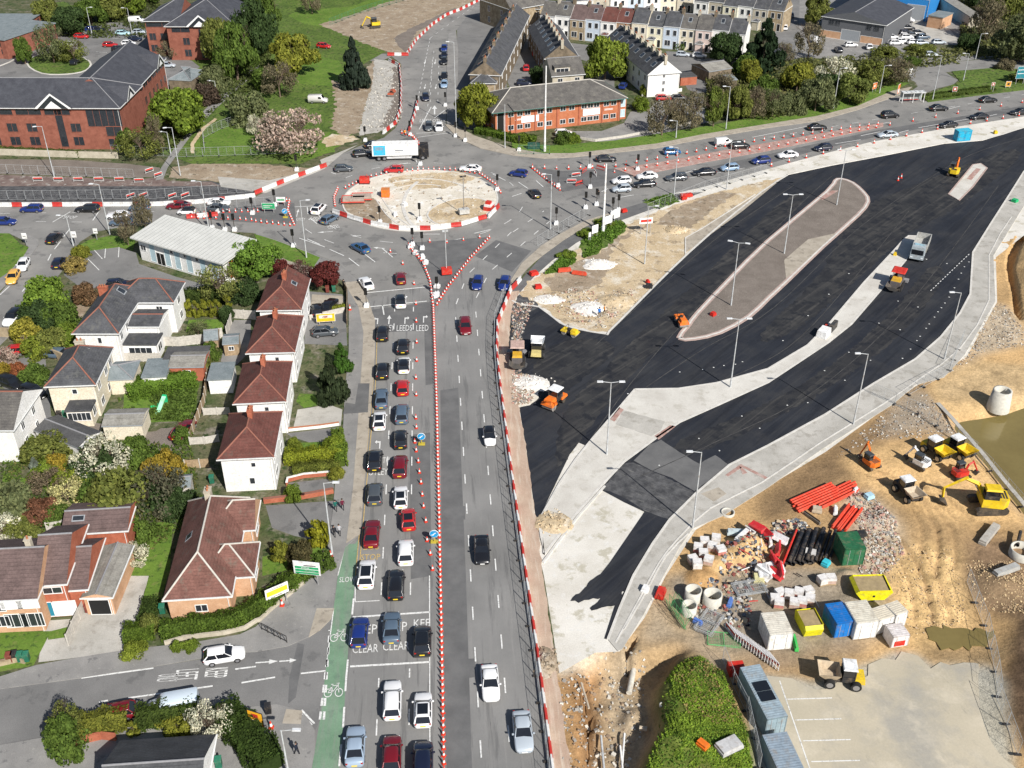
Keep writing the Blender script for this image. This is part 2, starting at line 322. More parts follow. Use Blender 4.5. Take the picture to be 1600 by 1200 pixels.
sheet('gravel_bed',TP(1,1,[(540,30),(700,30),(760,60),(850,180),(840,215),(680,190),(560,120)]),'dirt',z=.135,rag=.4)
sheet('gravel_bed',TP(1,0,[(820,1120),(1000,1090),(1250,1075),(1400,1110),(1200,1180),(900,1190)]),'sand',z=.13,rag=.5)
isl=[XY([(637,380),(700,376),(764,371),(735,405),(700,450),(683,478),(676,450),(660,418)]),XY([(830,262),(880,268),(960,264),(990,275),(955,290),(905,296),(880,300),(855,282)]),XY([(305,338),(360,326),(440,316),(460,318),(463,350),(400,348),(340,345)]),XY([(628,218),(640,214),(668,235),(640,240),(600,236),(575,248),(560,240),(600,226)])]
for p in isl:sheet('traffic_island',p,'asphalt_patch',z=.1)
sheet('brick_median',XY([(960,264),(1030,254),(1150,232),(1380,192),(1380,198),(1200,236),(1100,254),(990,276)]),'pink',z=.1)
sheet('temporary_lane',XY([(1050,303),(960,330),(915,350),(880,374),(845,402),(822,428),(800,455),(808,462),(835,432),(862,408),(900,380),(950,352),(1010,330),(1100,300)]),'asphalt_patch')
sheet('pavement',XY([(960,331),(915,345),(875,366),(845,385),(815,412),(797,440),(802,444),(825,418),(850,398),(880,376),(915,354),(965,334)]),'footway_tan',z=.1)
sheet('sand_area',XY([(805,470),(826,440),(850,425),(885,402),(930,372),(990,345),(1060,318),(1130,298),(1228,275),(1190,300),(1071,400),(1050,420),(950,520),(905,512),(878,503),(840,475),(815,480)]),'sand',rag=.4)
sheet('brown_earth',TP(2,1,[(900,200),(1000,110),(1300,0),(1400,10),(1200,160),(1080,250),(980,200)]),'dirt',rag=.5)
sheet('brown_earth',TP(2,1,[(200,560),(330,470),(560,370),(640,290),(900,180),(640,330),(560,560),(420,640),(250,620)]),'dirt',rag=.5)
sheet('grass_verge',TP(2,1,[(420,330),(470,270),(680,170),(720,230),(560,370),(450,420)]),'grass',rag=.4)
sheet('grass_verge',TP(2,1,[(200,520),(300,420),(380,380),(400,440),(300,500)]),'grass',rag=.4)
sheet('grass_verge',TP(2,1,[(820,60),(1000,20),(1040,60),(900,110)]),'grass',rag=.4)
sheet('pale_path',XY([(1071,395),(1071,372),(1098,357),(1150,325),(1190,300),(1228,274),(1160,330)]),'footway_tan',z=.1)
kerb(XY([(800,470),(815,477),(842,480),(875,505),(900,514),(946,522),(952,518),(1000,470),(1050,420),(1110,365),(1190,300),(1230,274)]),False,.35,.12,'kerb',2)
kerb(XY([(1230,273),(1300,258),(1375,244),(1475,224),(1535,219),(1600,199),(1660,180)]),False,.3,.12,'kerb',2)
kerb(XY([(1071,398),(1071,372),(1098,357),(1180,304)]),False,.2,.14,'kerb',0)
NA=XY([(800,480),(842,479),(875,505),(900,514),(946,522),(1000,470),(1050,420),(1110,365),(1190,300),(1230,274),(1300,259),(1375,245),(1475,225),(1535,220),(1600,200),(1700,175),(1700,235),(1600,268),(1580,300),(1548,350),(1520,395),(1516,460),(1500,490),(1470,527),(1430,562),(1365,600),(1290,648),(1200,697),(1140,727),(1087,772),(1047,812),(1020,850),(990,900),(968,952),(950,1000),(944,998),(960,948),(975,925),(932,905),(952,880),(1007,800),(975,785),(938,765),(975,722),(900,690),(840,815),(838,815),(822,700),(812,640),(803,580),(795,540)])
sheet('new_road',NA,'new_asphalt')
for q in([(885,640),(960,560),(1100,430),(1225,312),(1252,318),(1120,452),(985,590),(905,690),(870,730)],[(1335,335),(1440,285),(1570,235),(1590,250),(1500,320),(1420,365),(1380,400),(1290,480),(1215,530),(1190,520),(1280,430)],[(850,545),(930,530),(960,550),(900,600),(850,640),(830,600)],[(1060,690),(1180,640),(1300,570),(1400,480),(1450,420),(1475,430),(1420,510),(1320,590),(1200,660),(1080,710)]):
 sheet('rolled_lane',smooth(XY(q),3),'new_asphalt_dusty',rag=.25,step=.6)
mb=MB()
for q in([(868,770),(985,600),(1110,460),(1250,320),(1300,275)],[(1010,605),(1100,545),(1210,480),(1350,350),(1500,250),(1600,215)],[(1000,745),(1120,690),(1260,620),(1380,520),(1480,400),(1560,290)],[(930,540),(1040,440),(1130,365),(1240,290)],[(1120,600),(1235,540),(1330,440),(1420,330)]):
 strip(mb,smooth(XY(q),6,False),.12,.0,.062)
tag(mb.build('paving_joints',MT['joint']),kind='structure')
sheet('tar_spill',TP(2,3,[(490,30),(600,-40),(740,-20),(700,90),(650,185),(600,190),(560,200),(500,218),(480,205),(540,160),(560,140),(450,150),(420,165),(370,155),(380,130),(440,95)]),'new_asphalt',rag=.12,step=.4)
sheet('road_patch',TP(2,2,[(560,655),(700,500),(760,490),(860,540),(1000,600),(1140,680),(990,850),(830,795),(700,710)]),'old_tar',rag=.12,step=.5)
sheet('road_patch',TP(2,2,[(760,480),(860,380),(930,350),(1050,430),(1170,500),(1270,445),(1360,510),(1140,670),(1000,590),(880,545)]),'asphalt_patch',rag=.05)
sheet('rubble_ground',TP(2,1,[(0,700),(60,640),(160,700),(80,800),(60,960),(90,1100),(0,1180)]),'old_tar',rag=.4)
sheet('dusty_ground',TP(2,2,[(0,-60),(60,-70),(180,-20),(160,60),(120,140),(30,150),(0,120)]),'plaza',rag=.4)
B=[(992,609),(1060,608),(1120,599),(1200,577),(1262,540),(1295,507),(1350,442),(1395,394),(1412,375),(1420,369),(1433,369),(1432,380),(1415,407),(1375,455),(1330,507),(1295,535),(1250,565),(1200,598),(1125,632),(1062,660),(1025,685),(975,722),(937,762),(895,810),(850,867),(846,840),(842,815),(875,755),(900,718),(925,687),(970,635)]
sheet('concrete_island',XY(B),'concrete',z=.13)
kerb(XY(B),True,.3,.15,'kerb',0)
Cc=smooth(XY([(1061,529),(1075,510),(1090,490),(1140,437),(1200,377),(1292,300),(1305,283),(1314,280),(1332,286),(1350,302),(1356,316),(1340,337),(1285,386),(1227,442),(1200,467),(1170,495),(1125,520),(1085,530)]),2)
sheet('gravel_island',Cc,'gravel',z=.13)
kerb(Cc,True,.9,.15,'kerb_pink',0);kerb([tuple(Vector(p))for p in Cc],True,.3,.17,'kerb',0)
sheet('pale_paving',TP(3,1,[(100,430),(180,360),(250,300),(440,258),(300,380),(112,545)]),'footway_tan',z=.155)
sheet('red_paving',TP(3,1,[(320,40),(400,-5),(440,-5),(340,55)]),'pink',z=.155)
D=XY([(1482,304),(1520,258),(1532,256),(1542,263),(1520,292),(1498,314)])
sheet('concrete_island',D,'concrete',z=.13);kerb(D,True,.3,.15,'kerb_pink',0)
sheet('red_paving',TP(3,0,[(1240,1120),(1300,1055),(1330,1060),(1270,1130)]),'pink',z=.14)
E1=[(1700,235),(1600,268),(1580,300),(1548,350),(1520,395),(1516,460),(1500,490),(1470,527),(1430,562),(1365,600),(1290,648),(1200,697),(1140,727),(1087,772),(1047,812),(1020,850),(990,900),(968,952),(950,1000),(965,1018),(972,1015),(1005,962),(1037,900),(1062,855),(1082,827),(1130,806),(1200,762),(1285,702),(1395,632),(1430,602),(1475,590),(1507,555),(1555,472),(1552,400),(1600,322),(1700,290)]
sheet('pavement',XY(E1),'concrete_grey',z=.12)
kerb(XY(E1[:19]),False,.3,.15,'kerb',0)
kerb(XY([(962,1005),(1000,935),(1030,880),(1060,842),(1110,795),(1190,755),(1280,694),(1380,632),(1440,590),(1500,545),(1545,470),(1545,400),(1580,340)]),False,.18,.17,'kerb',2)
kerb(XY([(975,985),(1010,925),(1040,870),(1075,835)]),False,.18,.17,'kerb',2)
for q in(TP(2,2,[(1330,575),(1430,505),(1600,590),(1590,605),(1440,525),(1350,582)]),TP(2,2,[(1420,520),(1440,530),(1470,560),(1440,570)])):sheet('red_paving',q,'pink',z=.14)
for q in(TP(2,2,[(612,225),(670,150),(698,165),(640,240)]),TP(2,2,[(890,330),(990,262),(1020,268),(915,350)])):sheet('red_paving',q,'pink',z=.15)
sheet('tan_paving',TP(2,2,[(1180,690),(1290,650),(1340,690),(1260,740)]),'footway_tan',z=.13)
sheet('stained_paving',TP(2,2,[(690,170),(960,240),(930,290),(870,330),(650,260)]),'concrete_grey',z=.145,rag=.1)
kerb(XY([(848,880),(870,850),(905,805),(945,760)]),False,.3,.14,'kerb',0)
sheet('pavement_strip',XY([(797,457),(812,455),(800,480),(795,540),(803,580),(812,640),(822,700),(838,815),(848,890),(868,1040),(892,1197),(905,1300),(880,1300),(862,1197),(842,1040),(821,897),(800,747),(781,600),(775,550),(776,507)]),'strip_pink',z=.1,rag=.12)
sheet('footway',XY([(400,365),(425,373),(467,388),(500,401),(530,413),(560,440),(575,470),(586,500),(586,550),(583,600),(572,720),(566,800),(563,835),(540,855),(527,900),(520,960),(507,977),(482,996),(450,1010),(400,1019),(375,1020),(345,1024),(240,1042),(127,1060),(0,1077),(-60,1086),(-60,1062),(0,1058),(57,1040),(100,1032),(205,1015),(300,1005),(375,992),(400,980),(430,950),(470,905),(510,870),(520,800),(525,740),(535,690),(540,600),(545,550),(545,480),(537,440),(510,425),(470,405),(400,380)]),'footway',z=.1)
sheet('footway',XY([(586,500),(586,550),(583,600),(572,720),(566,800),(563,835),(541,850),(552,760),(560,650),(566,560),(568,520),(560,480),(545,455),(537,442),(560,440),(575,470)]),'footway_tan',z=.12)
sheet('tactile_paving',TP(1,3,[(380,205),(490,205),(470,270),(400,340),(330,385)]),'footway_tan',z=.108)
sheet('tactile_paving',TP(1,3,[(190,835),(290,845),(280,930),(165,925)]),'footway_tan',z=.108)
sheet('footway',XY([(492,1142),(480,1122),(457,1107),(432,1101),(400,1104),(250,1125),(130,1142),(0,1165),(-60,1175),(-60,1300),(440,1300),(487,1200),(492,1175)]),'footway',z=.1)
sheet('footway_patch',TP(1,2,[(640,0),(710,0),(700,180),(640,185),(545,190),(560,120),(620,130)]),'asphalt_patch',z=.125)
sheet('driveway',TP(0,3,[(240,540),(410,520),(780,470),(770,350),(830,310),(880,200),(900,100),(940,0),(800,-100),(700,0),(690,220),(500,230),(430,430),(410,370),(440,270),(280,280)]),'concrete_grey')
sheet('driveway',TP(1,2,[(60,760),(490,730),(470,880),(380,990),(340,970),(240,950),(100,900)]),'asphalt_side')
sheet('driveway',TP(1,1,[(320,620),(540,640),(560,760),(570,960),(300,950)]),'asphalt_side');sheet('driveway',TP(1,1,[(350,640),(550,650),(555,740),(340,740)]),'footway_tan')
sheet('driveway',TP(1,2,[(260,160),(460,130),(540,160),(530,260),(230,290)]),'concrete_grey');sheet('driveway',TP(1,2,[(190,310),(520,270),(440,400),(220,330)]),'asphalt_side')
sheet('driveway',TP(1,2,[(190,620),(480,590),(490,650),(200,690)]),'asphalt_side')
sheet('yard',TP(0,2,[(-100,-100),(280,-200),(320,200),(640,250),(620,340),(500,340),(200,290),(100,100)]),'asphalt_side')
sheet('path',TP(0,2,[(440,240),(640,250),(620,330),(900,330),(900,300),(1200,250),(1180,340),(1050,440),(800,430),(780,380),(640,330),(500,345)]),'gravel',rag=.3)
sheet('car_park',TP(0,1,[(430,400),(490,370),(740,345),(850,380),(870,450),(1100,530),(1280,580),(1230,640),(1000,640),(900,590),(520,610),(400,520)]),'asphalt_side')
sheet('grass_verge',TP(0,1,[(490,340),(560,300),(700,275),(850,290),(830,370),(740,345),(510,375)]),'lawn',z=.1)
sheet('grass_verge',TP(0,1,[(-100,260),(60,262),(130,330),(180,350),(150,400),(60,500),(0,540),(-100,600)]),'lawn',z=.12)
sheet('footway',TP(0,1,[(-100,215),(60,225),(160,260),(240,300),(245,330),(200,390),(60,560),(-60,680),(-60,600),(0,540),(150,400),(180,350),(140,300),(60,262),(-100,262)]),'footway',z=.1)
sheet('grass_verge',XY([(397,366),(430,376),(470,391),(500,403),(490,418),(450,408),(405,385)]),'lawn',z=.11)
sheet('pavement',XY([(390,372),(405,385),(450,408),(490,420),(520,435),(500,440),(440,420),(395,398)]),'footway_tan',z=.112)
for q,s in(([(0,350),(320,345),(240,500),(210,560),(0,600)],(0,3)),([(940,-40),(1060,-60),(1010,160),(890,160)],(0,3)),([(1180,800),(1390,795),(1400,870),(1160,875)],(0,1)),([(780,0),(1250,-10),(1180,230),(940,240),(770,170)],(0,2)),([(270,60),(430,70),(470,120),(300,150),(250,110)],(1,2)),([(770,880),(1080,860),(1060,1200),(760,1200),(760,1100)],(0,2)),([(230,370),(450,360),(460,420),(230,430)],(1,2)),([(40,1080),(230,1040),(420,1000),(400,1120),(40,1200)],(1,2)),([(20,570),(240,600),(200,700),(0,700)],(0,2)),([(300,350),(420,320),(440,380),(300,400)],(0,3))):
 sheet('lawn',TP(s[0],s[1],q),'lawn')
sheet('garden_paving',TP(0,1,[(1000,780),(1080,740),(1140,860),(1110,880),(980,880)]),'gravel')
sheet('garden_paving',TP(0,1,[(1440,800),(1570,800),(1560,1000),(1480,1080),(1380,1060)]),'footway')
sheet('garden_soil',TP(0,1,[(410,760),(470,700),(560,720),(500,800)]),'dirt')
sheet('car_park',TP(0,0,[(-200,330),(0,340),(130,330),(220,280),(380,190),(700,140),(900,150),(960,340),(1200,380),(1250,420),(1050,540),(700,540),(-200,500)]),'asphalt_side')
isl2=smooth(TP(0,0,[(170,400),(250,340),(420,330),(560,385),(540,440),(420,465),(260,460)]),3)
sheet('planted_island',isl2,'grass',z=.12);kerb(isl2,True,.5,.16,'concrete',0)
kerb(TP(0,0,[(-50,430),(60,390),(130,340),(100,300),(210,285),(230,260)]),False,.5,.16,'concrete',2)
sheet('terrace_street',XY([(795,60),(800,35),(850,40),(846,100),(850,130),(800,145),(790,120)]),'asphalt_side')
sheet('back_lane',XY([(1040,80),(1080,82),(1110,100),(1120,140),(1090,146),(1075,140),(1050,100)]),'asphalt_side')
sheet('terrace_street',XY([(845,62),(1040,84),(1110,92),(1160,80),(1180,92),(1100,106),(1030,100),(960,110),(960,140),(940,140),(930,100),(850,75)]),'asphalt_side')
sheet('car_park',TP(2,0,[(560,820),(700,770),(740,700),(860,680),(900,640),(1200,600),(1250,760),(1000,820),(800,870),(560,890),(380,850),(300,820)]),'footway')
sheet('grass_verge',XY([(800,222),(860,228),(960,220),(1090,200),(1200,180),(1290,165),(1345,148),(1400,128),(1420,130),(1400,140),(1340,166),(1275,182),(1200,194),(1100,210),(1025,225),(940,235),(895,240),(850,240),(800,236)]),'lawn',z=.1)
sheet('footway',XY([(695,195),(712,196),(740,212),(800,232),(850,240),(895,240),(940,235),(1025,225),(1100,210),(1200,194),(1275,182),(1340,166),(1395,142),(1425,136),(1415,145),(1340,172),(1275,190),(1200,200),(1100,217),(1025,232),(940,241),(895,246),(850,248),(800,243),(750,232),(715,216)]),'footway_tan',z=.12)
sheet('footway',XY([(700,55),(712,45),(716,80),(714,196),(698,195),(698,100)]),'footway',z=.12)
sheet('grass_verge',XY([(1440,150),(1470,140),(1500,128),(1487,112),(1560,106),(1640,112),(1640,136),(1525,150),(1450,160)]),'grass',z=.12)
sheet('depot_yard',XY([(1205,40),(1225,-30),(1330,-20),(1460,10),(1500,30),(1510,70),(1430,70),(1500,85),(1560,88),(1420,106),(1380,95),(1250,90),(1210,100)]),'footway')
sheet('terrace_street',XY([(1214,-20),(1250,-20),(1248,50),(1240,90),(1212,100)]),'asphalt_side')
sheet('concrete_yard',TP(3,0,[(900,130),(1010,150),(1100,140),(1190,250),(1000,280),(900,200)]),'concrete_grey')
sheet('grass',TP(0,0,[(250,30),(400,10),(500,60),(380,110),(250,80)]),'grass');sheet('grass',XY([(420,-40),(530,-40),(540,-5),(460,8),(420,8)]),'grass')
TPIX=[(1300+a/4-100,300+b/4)for a,b in((1255,440),(1227,470),(1207,510),(1190,548),(1165,602),(1150,632),(1132,660),(1105,697),(1083,727),(1062,752),(1040,785),(1007,828),(988,855),(950,905),(930,932),(890,985),(840,1043),(825,864),(693,823),(812,685),(937,722),(990,423),(505,513),(380,642),(250,776),(353,1120),(505,1005),(640,1055),(480,1180),(93,932),(1117,450))]+[(1159,651),(1124,705),(1092,686),(1187,670),(1230,634),(1262,630),(1160,566),(1149,570),(1131,572),(1115,575),(1098,578),(1062,582),(1030,728),(981,616)]
mk=MB();my=MB();ZM=[.45]
LZ=.004*(LEVEL[0]+3)
def line(a,b,wd=.14,mb=mk,z=LZ):
 a=Vector((a[0],a[1]));b=Vector((b[0],b[1]));t=b-a
 if t.length<.01:return
 n=Vector((-t.y,t.x)).normalized()*wd/2
 q=[a-n,b-n,b+n,a+n]
 mb.add([(p.x,p.y,z)for p in q],[(0,1,2,3)])
def dashes(a,b,on=2.0,gap=4.0,wd=.14,off=0,mb=mk):
 a=Vector(a);b=Vector(b);L=(b-a).length;t=off;d=(b-a)/L
 while t<L:
  line(a+d*t,a+d*min(t+on,L),wd,mb);t+=on+gap
Q=lambda x,y:tuple(P(x,y)[:2])
dashes(Q(758,1290),Q(711,480),2,4,.16,1.2);dashes(Q(806,1290),Q(742,470),2,4,.16,3)
for a,b in(((711,480),(730,430)),((742,470),(765,425)),((730,430),(800,362)),((765,425),(860,345)),((797,366),(850,330))):dashes(Q(*a),Q(*b),2,3.5,.16,1)
dashes(Q(588,1150),Q(592,1060),2,4,.15,0);dashes(Q(595,940),Q(617,480),2,4,.15,1);dashes(Q(639,1140),Q(640,1045),2,4,.15,.5);dashes(Q(641,950),Q(646,480),2,4,.15,2)
for a,b in(((547,1042),(671,1035)),((551,965),(671,957)),((572,458),(665,449)),((577,480),(667,471))):line(Q(*a),Q(*b),.25)
line(Q(672,1290),Q(671,900),.12)
for a,b in(((536,1137),(541,1060)),((541,1060),(556,900)),((530,1198),(536,1137))):dashes(Q(*a),Q(*b),2.5,2,.2,0)
dashes(Q(500,1125),Q(510,1040),1.0,.7,.25);dashes(Q(506,1125),Q(515,985),1.0,.7,.25);line(Q(510,1040),Q(521,955),.12);line(Q(528,900),Q(540,850),.12);line(Q(540,850),Q(562,640),.12)
for o_ in(0,.35):
 line((Q(555,905)[0]+o_,Q(555,905)[1]),(Q(583,600)[0]+o_,Q(583,600)[1]),.1,my);line((Q(583,600)[0]+o_,Q(583,600)[1]),(Q(586,520)[0]+o_,Q(586,520)[1]),.1,my)
line(Q(555,941),Q(593,939),.12);line(Q(555,900),Q(555,941),.12)
def arc(c,r,a0,a1,on,gap,wd=.15):
 st=(on+gap)/r;a=R(a0)
 while a<R(a1):
  n=3
  for k in range(n):
   t0=a+on/r*k/n;t1=a+on/r*(k+1)/n
   line((c.x+r*math.cos(t0),c.y+r*math.sin(t0)),(c.x+r*math.cos(t1),c.y+r*math.sin(t1)),wd)
  a+=st
arc(rc,21,200,345,2.5,4);arc(rc,25.5,215,300,2.5,4);arc(rc,20,20,160,2,5)
for c0,pts in(((0,1),[((330,190),(440,125)),((300,430),(320,390)),((340,360),(380,310)),((395,285),(435,235)),((140,625),(165,590)),((0,645),(60,590)),((0,900),(70,840)),((580,180),(620,120))]),((1,0),[((1010,860),(1220,830)),((1000,835),(1190,825)),((1020,810),(1095,670)),((1115,740),(1180,690)),((1000,1000),(1020,1060)),((470,1080),(500,1090)),((1480,1090),(1560,1130)),((850,1035),(950,1020))]),((1,1),[((240,95),(450,85)),((320,95),(325,140)),((340,165),(380,200)),((460,360),(550,400)),((580,415),(645,465)),((680,390),(745,440)),((790,355),(855,410)),((1060,325),(1160,320)),((270,290),(430,345)),((1040,265),(1150,265)),((1365,260),(1470,235)),((320,295),(400,330)),((790,710),(800,770))]),((2,0),[((40,1140),(100,1180)),((150,1130),(195,1170)),((560,1200),(600,1180)),((1060,1090),(1150,1060))]),((3,0),[((-100,860),(300,780)),((580,850),(700,825)),((940,800),(1255,745)),((420,900),(580,875)),((680,780),(760,765)),((1365,730),(1430,715)),((1100,690),(1200,665)),((820,830),(880,815))]),((2,1),[((650,40),(760,20)),((0,30),(60,10))]),((1,3),[((0,655),(120,635)),((280,612),(435,595)),((270,850),(350,935)),((285,840),(365,925))]),((0,3),[((1470,585),(1600,568)),((1510,670),(1600,655)),((1220,705),(1330,690)),((800,765),(1040,732)),((620,790),(675,780)),((510,640),(960,578))])):
 for a,b in pts:line(P(c0[0]*400+a[0]/4,c0[1]*300+a[1]/4),P(c0[0]*400+b[0]/4,c0[1]*300+b[1]/4),.2)
dashes(Q(1195,216),Q(1600,148),2,4,.15,1);dashes(Q(960,300),Q(1190,258),2,4,.15,0);dashes(Q(664,205),Q(678,80),2,4,.13);dashes(Q(650,170),Q(672,60),2,2,.13);dashes(Q(672,60),Q(740,10),2,3,.13);dashes(Q(672,160),Q(676,90),2,4,.13);dashes(Q(684,160),Q(686,90),2,4,.13)
dashes(Q(0,334),Q(300,330),2,5,.13);dashes(Q(0,346),Q(180,348),2,5,.13)
zy=.16
for k in range(5):
 a=(1230+12.5*k,1093+32.5*k);line(Q(*a),Q(a[0]+70+2*k,a[1]-2),.12,z=.05)
line(Q(1218,1064),Q(1270,1215),.12,z=.05)
for x,y,x2,y2 in((590,365,640,420),(660,355,655,415),(745,345,740,410),(550,420,620,490),(1000,600,1050,635),(1115,597,1160,632),(1225,590,1290,640),(600,325,670,330),(590,340,660,345),(575,352,650,357),(700,240,760,245),(560,200,610,210)):
 c0=(0,0)if y<340 and x<800 else(0,1)
 line(P(x/4,c0[1]*300+y/4),P(x2/4,c0[1]*300+y2/4),.15)
tag(mk.build('road_markings',MT['paint']),kind='structure');tag(my.build('yellow_lines',MT['paint_yellow']),kind='structure')
def text_mesh(s,name,h,wd=None,thick=.0):
 cu=bpy.data.curves.new(name,'FONT');cu.body=s;cu.size=1;cu.extrude=thick;cu.align_x='CENTER';cu.align_y='CENTER';cu.resolution_u=2
 ob=bpy.data.objects.new(name,cu);C.objects.link(ob)
 bpy.context.view_layer.update()
 me=bpy.data.meshes.new_from_object(ob.evaluated_get(bpy.context.evaluated_depsgraph_get()))
 C.objects.unlink(ob);bpy.data.objects.remove(ob)
 n=len(me.vertices);a=np.empty(n*3,'f');me.vertices.foreach_get('co',a);a=a.reshape(-1,3)
 mn=a.min(0);mx=a.max(0);sz=mx-mn;a[:,:2]-=((mn+mx)/2)[:2]
 ky=h/sz[1];kx=(wd/sz[0])if wd else ky
 a[:,0]*=kx;a[:,1]*=ky;me.vertices.foreach_set('co',a.ravel());me.update();return me
def road_text(s,px,py,wd_px,h_px,rz=None,mat='paint',z=LZ+.004):
 c=P(px,py);a=P(px-wd_px/2,py);b=P(px+wd_px/2,py);u=P(px,py-h_px/2);d=P(px,py+h_px/2)
 me=text_mesh(s,'road_lettering',(u-d).length,(b-a).length)
 me.materials.append(MT[mat]);o=bpy.data.objects.new('road_lettering',me);C.objects.link(o)
 o.location=(c.x,c.y,z);o.rotation_euler=(0,0,R(3.5)if rz is None else rz);tag(o,kind='structure')
road_text('CLEAR',571,1014,40,13);road_text('CLEAR',619,1010,41,13);road_text('KEEP',570,984,38,14);road_text('KEEP',617,980,38,14);road_text('KEE',659,974,25,12)
road_text('LEEDS',632,513,24,9);road_text('LEED',660,513,19,9);road_text('OTLEY',604,513,25,9)
road_text('OTLEY',591,738,30,10);road_text('NORTH',594,720,28,9);road_text('BUS',580,855,24,9,mat='paint_yellow');road_text('STOP',579,871,30,9,mat='paint_yellow');road_text('SLOW',543,906,25,8)
road_text('LEEDS',494,343,22,5,R(-20));road_text('COTES',521,355,18,5,R(20));road_text('OTLEY',470,343,14,4)
road_text('ONLY',262,1060,16,24,R(-84));road_text('LEFT',292,1055,22,26,R(-84));road_text('KEEP',338,1052,20,26,R(-84))
road_text('LEEDS OTLEY',676,189,40,5,0);road_text('STOP',110,340,20,4,0)
def arrow(px,py,wd_px,h_px,kind='s',rz=R(3.5)):
 c=P(px,py);W_=(P(px+wd_px,py)-c).length;H_=(P(px,py-h_px/2)-P(px,py+h_px/2)).length
 mb=MB();q=lambda pts:mb.add([(x*W_,(y-.5)*H_,0)for x,y in pts],[tuple(range(len(pts)))])
 if kind=='s':q([(-.09,0),(.09,0),(.09,.6),(-.09,.6)]);q([(-.35,.6),(.35,.6),(0,1)])
 if kind in 'lb':q([(.15,0),(.33,0),(.33,.75),(.15,.6)]);q([(.33,.75),(-.2,.75),(-.2,.62),(.15,.6)]);q([(-.5,.68),(-.2,.5),(-.2,.9)])
 if kind in 'r':q([(-.33,0),(-.15,0),(-.15,.6),(-.33,.75)]);q([(-.33,.75),(-.15,.6),(.2,.62),(.2,.75)]);q([(.2,.5),(.5,.68),(.2,.9)])
 o=mb.build('road_arrow',MT['paint'],None,(c.x,c.y,LZ+.004),rz);tag(o,kind='structure')
for a in((588,501,9,12,'l'),(608,500,10,14,'s'),(635,500,9,13,'r'),(664,498,9,13,'r'),(591,694,11,15,'l'),(465,333,6,12,'s'),(679,172,12,14,'s'),(680,97,5,8,'s',R(180)),(664,97,5,8,'s',R(180)),(664,136,5,8,'s',R(180)),(681,136,5,8,'s',R(180)),(508,363,8,10,'s',R(100)),(592,388,10,8,'s',R(80)),(557,369,8,6,'s',R(100)),(417,1035,14,26,'s',R(-84)),(450,1033,14,20,'s',R(-84))):arrow(*a)
def cyc(px,py):
 c=P(px,py);mb=MB()
 for sx in(-.55,.55):
  for i in range(14):
   t0,t1=2*math.pi*i/14,2*math.pi*(i+1)/14
   mb.add([(sx+r*math.cos(t),.9*r*math.sin(t)*1.5,0)for t,r in((t0,.42),(t1,.42),(t1,.34),(t0,.34))],[(0,1,2,3)])
 for a,b in(((-.55,0),(-.2,.9)),((-.2,.9),(.4,.95)),((-.1,.1),(.4,.95)),((.4,1.1),(.55,0)),((-.3,1.1),(-.05,1.1)),((.25,1.2),(.55,1.2)),((-.55,0),(-.1,.1)),((-.1,.1),(-.25,.9))):line(a,b,.08,mb,0)
 o=mb.build('cycle_symbol',MT['paint'],None,(c.x,c.y,LZ+.004),R(4));tag(o,kind='structure')
cyc(530,997);cyc(521,1083)
mb=MB()
for k in range(17):
 t=k/17;line(Q(1454+62*t,455-59*t),Q(1454+62*(t+.03),455-59*(t+.03)),.14,mb,.1)
for x,y in TPIX:line(Q(x-1.1,y),Q(x+1.1,y),.22,mb,.1)
tag(mb.build('chalk_marks',MT['paint']),kind='structure')
def vnoise(X,Y,cell,seed,octv=4):
 rs=np.random.RandomState(seed);out=0;amp=1;tot=0
 for o in range(octv):
  g=rs.rand(64,64);x=X/cell;y=Y/cell
  xi=np.floor(x).astype(int);yi=np.floor(y).astype(int);fx=x-xi;fy=y-yi
  fx=fx*fx*(3-2*fx);fy=fy*fy*(3-2*fy)
  a=g[xi%64,yi%64];b=g[(xi+1)%64,yi%64];c=g[xi%64,(yi+1)%64];d=g[(xi+1)%64,(yi+1)%64]
  out=out+amp*((a*(1-fx)+b*fx)*(1-fy)+(c*(1-fx)+d*fx)*fy);tot+=amp;amp*=.55;cell/=2.1
 return out/tot*2-1
def inpoly(X,Y,pts):
 m=np.zeros(X.shape,bool);n=len(pts)
 for i in range(n):
  x0,y0=pts[i];x1,y1=pts[(i+1)%n]
  if y0==y1:continue
  c=((y0>Y)!=(y1>Y))&(X<(x1-x0)*(Y-y0)/(y1-y0)+x0)
  m^=c
 return m
def blur(a,k):
 for _ in range(3):
  for ax in(0,1):
   p=np.pad(a,[(k,k)if i==ax else(0,0)for i in(0,1)],mode='edge')
   cs=np.cumsum(p,ax);z_=np.zeros_like(np.take(cs,[0],ax));cs=np.concatenate([z_,cs],ax)
   n=a.shape[ax];a=(np.take(cs,range(2*k+1,2*k+1+n),ax)-np.take(cs,range(0,n),ax))/(2*k+1)
 return a
GS=.35
gx=np.arange(2,112,GS);gy=np.arange(50,232,GS)
X,Y=np.meshgrid(gx,gy,indexing='ij')
wx=X+.9*vnoise(X,Y,5,11);wy=Y+.9*vnoise(X,Y,5,12)
def mask(pts,soft=2,warp=1):
 m=inpoly(wx if warp else X,wy if warp else Y,pts).astype(float)
 return blur(m,soft)if soft else m
col=np.zeros(X.shape+(3,));col[:]=(.40,.295,.175)
n1=vnoise(X,Y,6,1);n2=vnoise(X,Y,2.2,2,3);n3=vnoise(X,Y,1.0,3,2);n4=vnoise(X,Y,14,4)
col*=(1+.22*n1+.12*n2)[...,None]
def tint(c,m,mul=.15):
 m=np.clip(m,0,1)[...,None];cc=np.array(c)*(1+mul*n2+mul*n3)[...,None]
 col[:]=col*(1-m)+cc*m
Z=.10*n1+.07*n2+.05*n3
tint((.58,.42,.235),np.clip(n4*2+.2,0,.8))
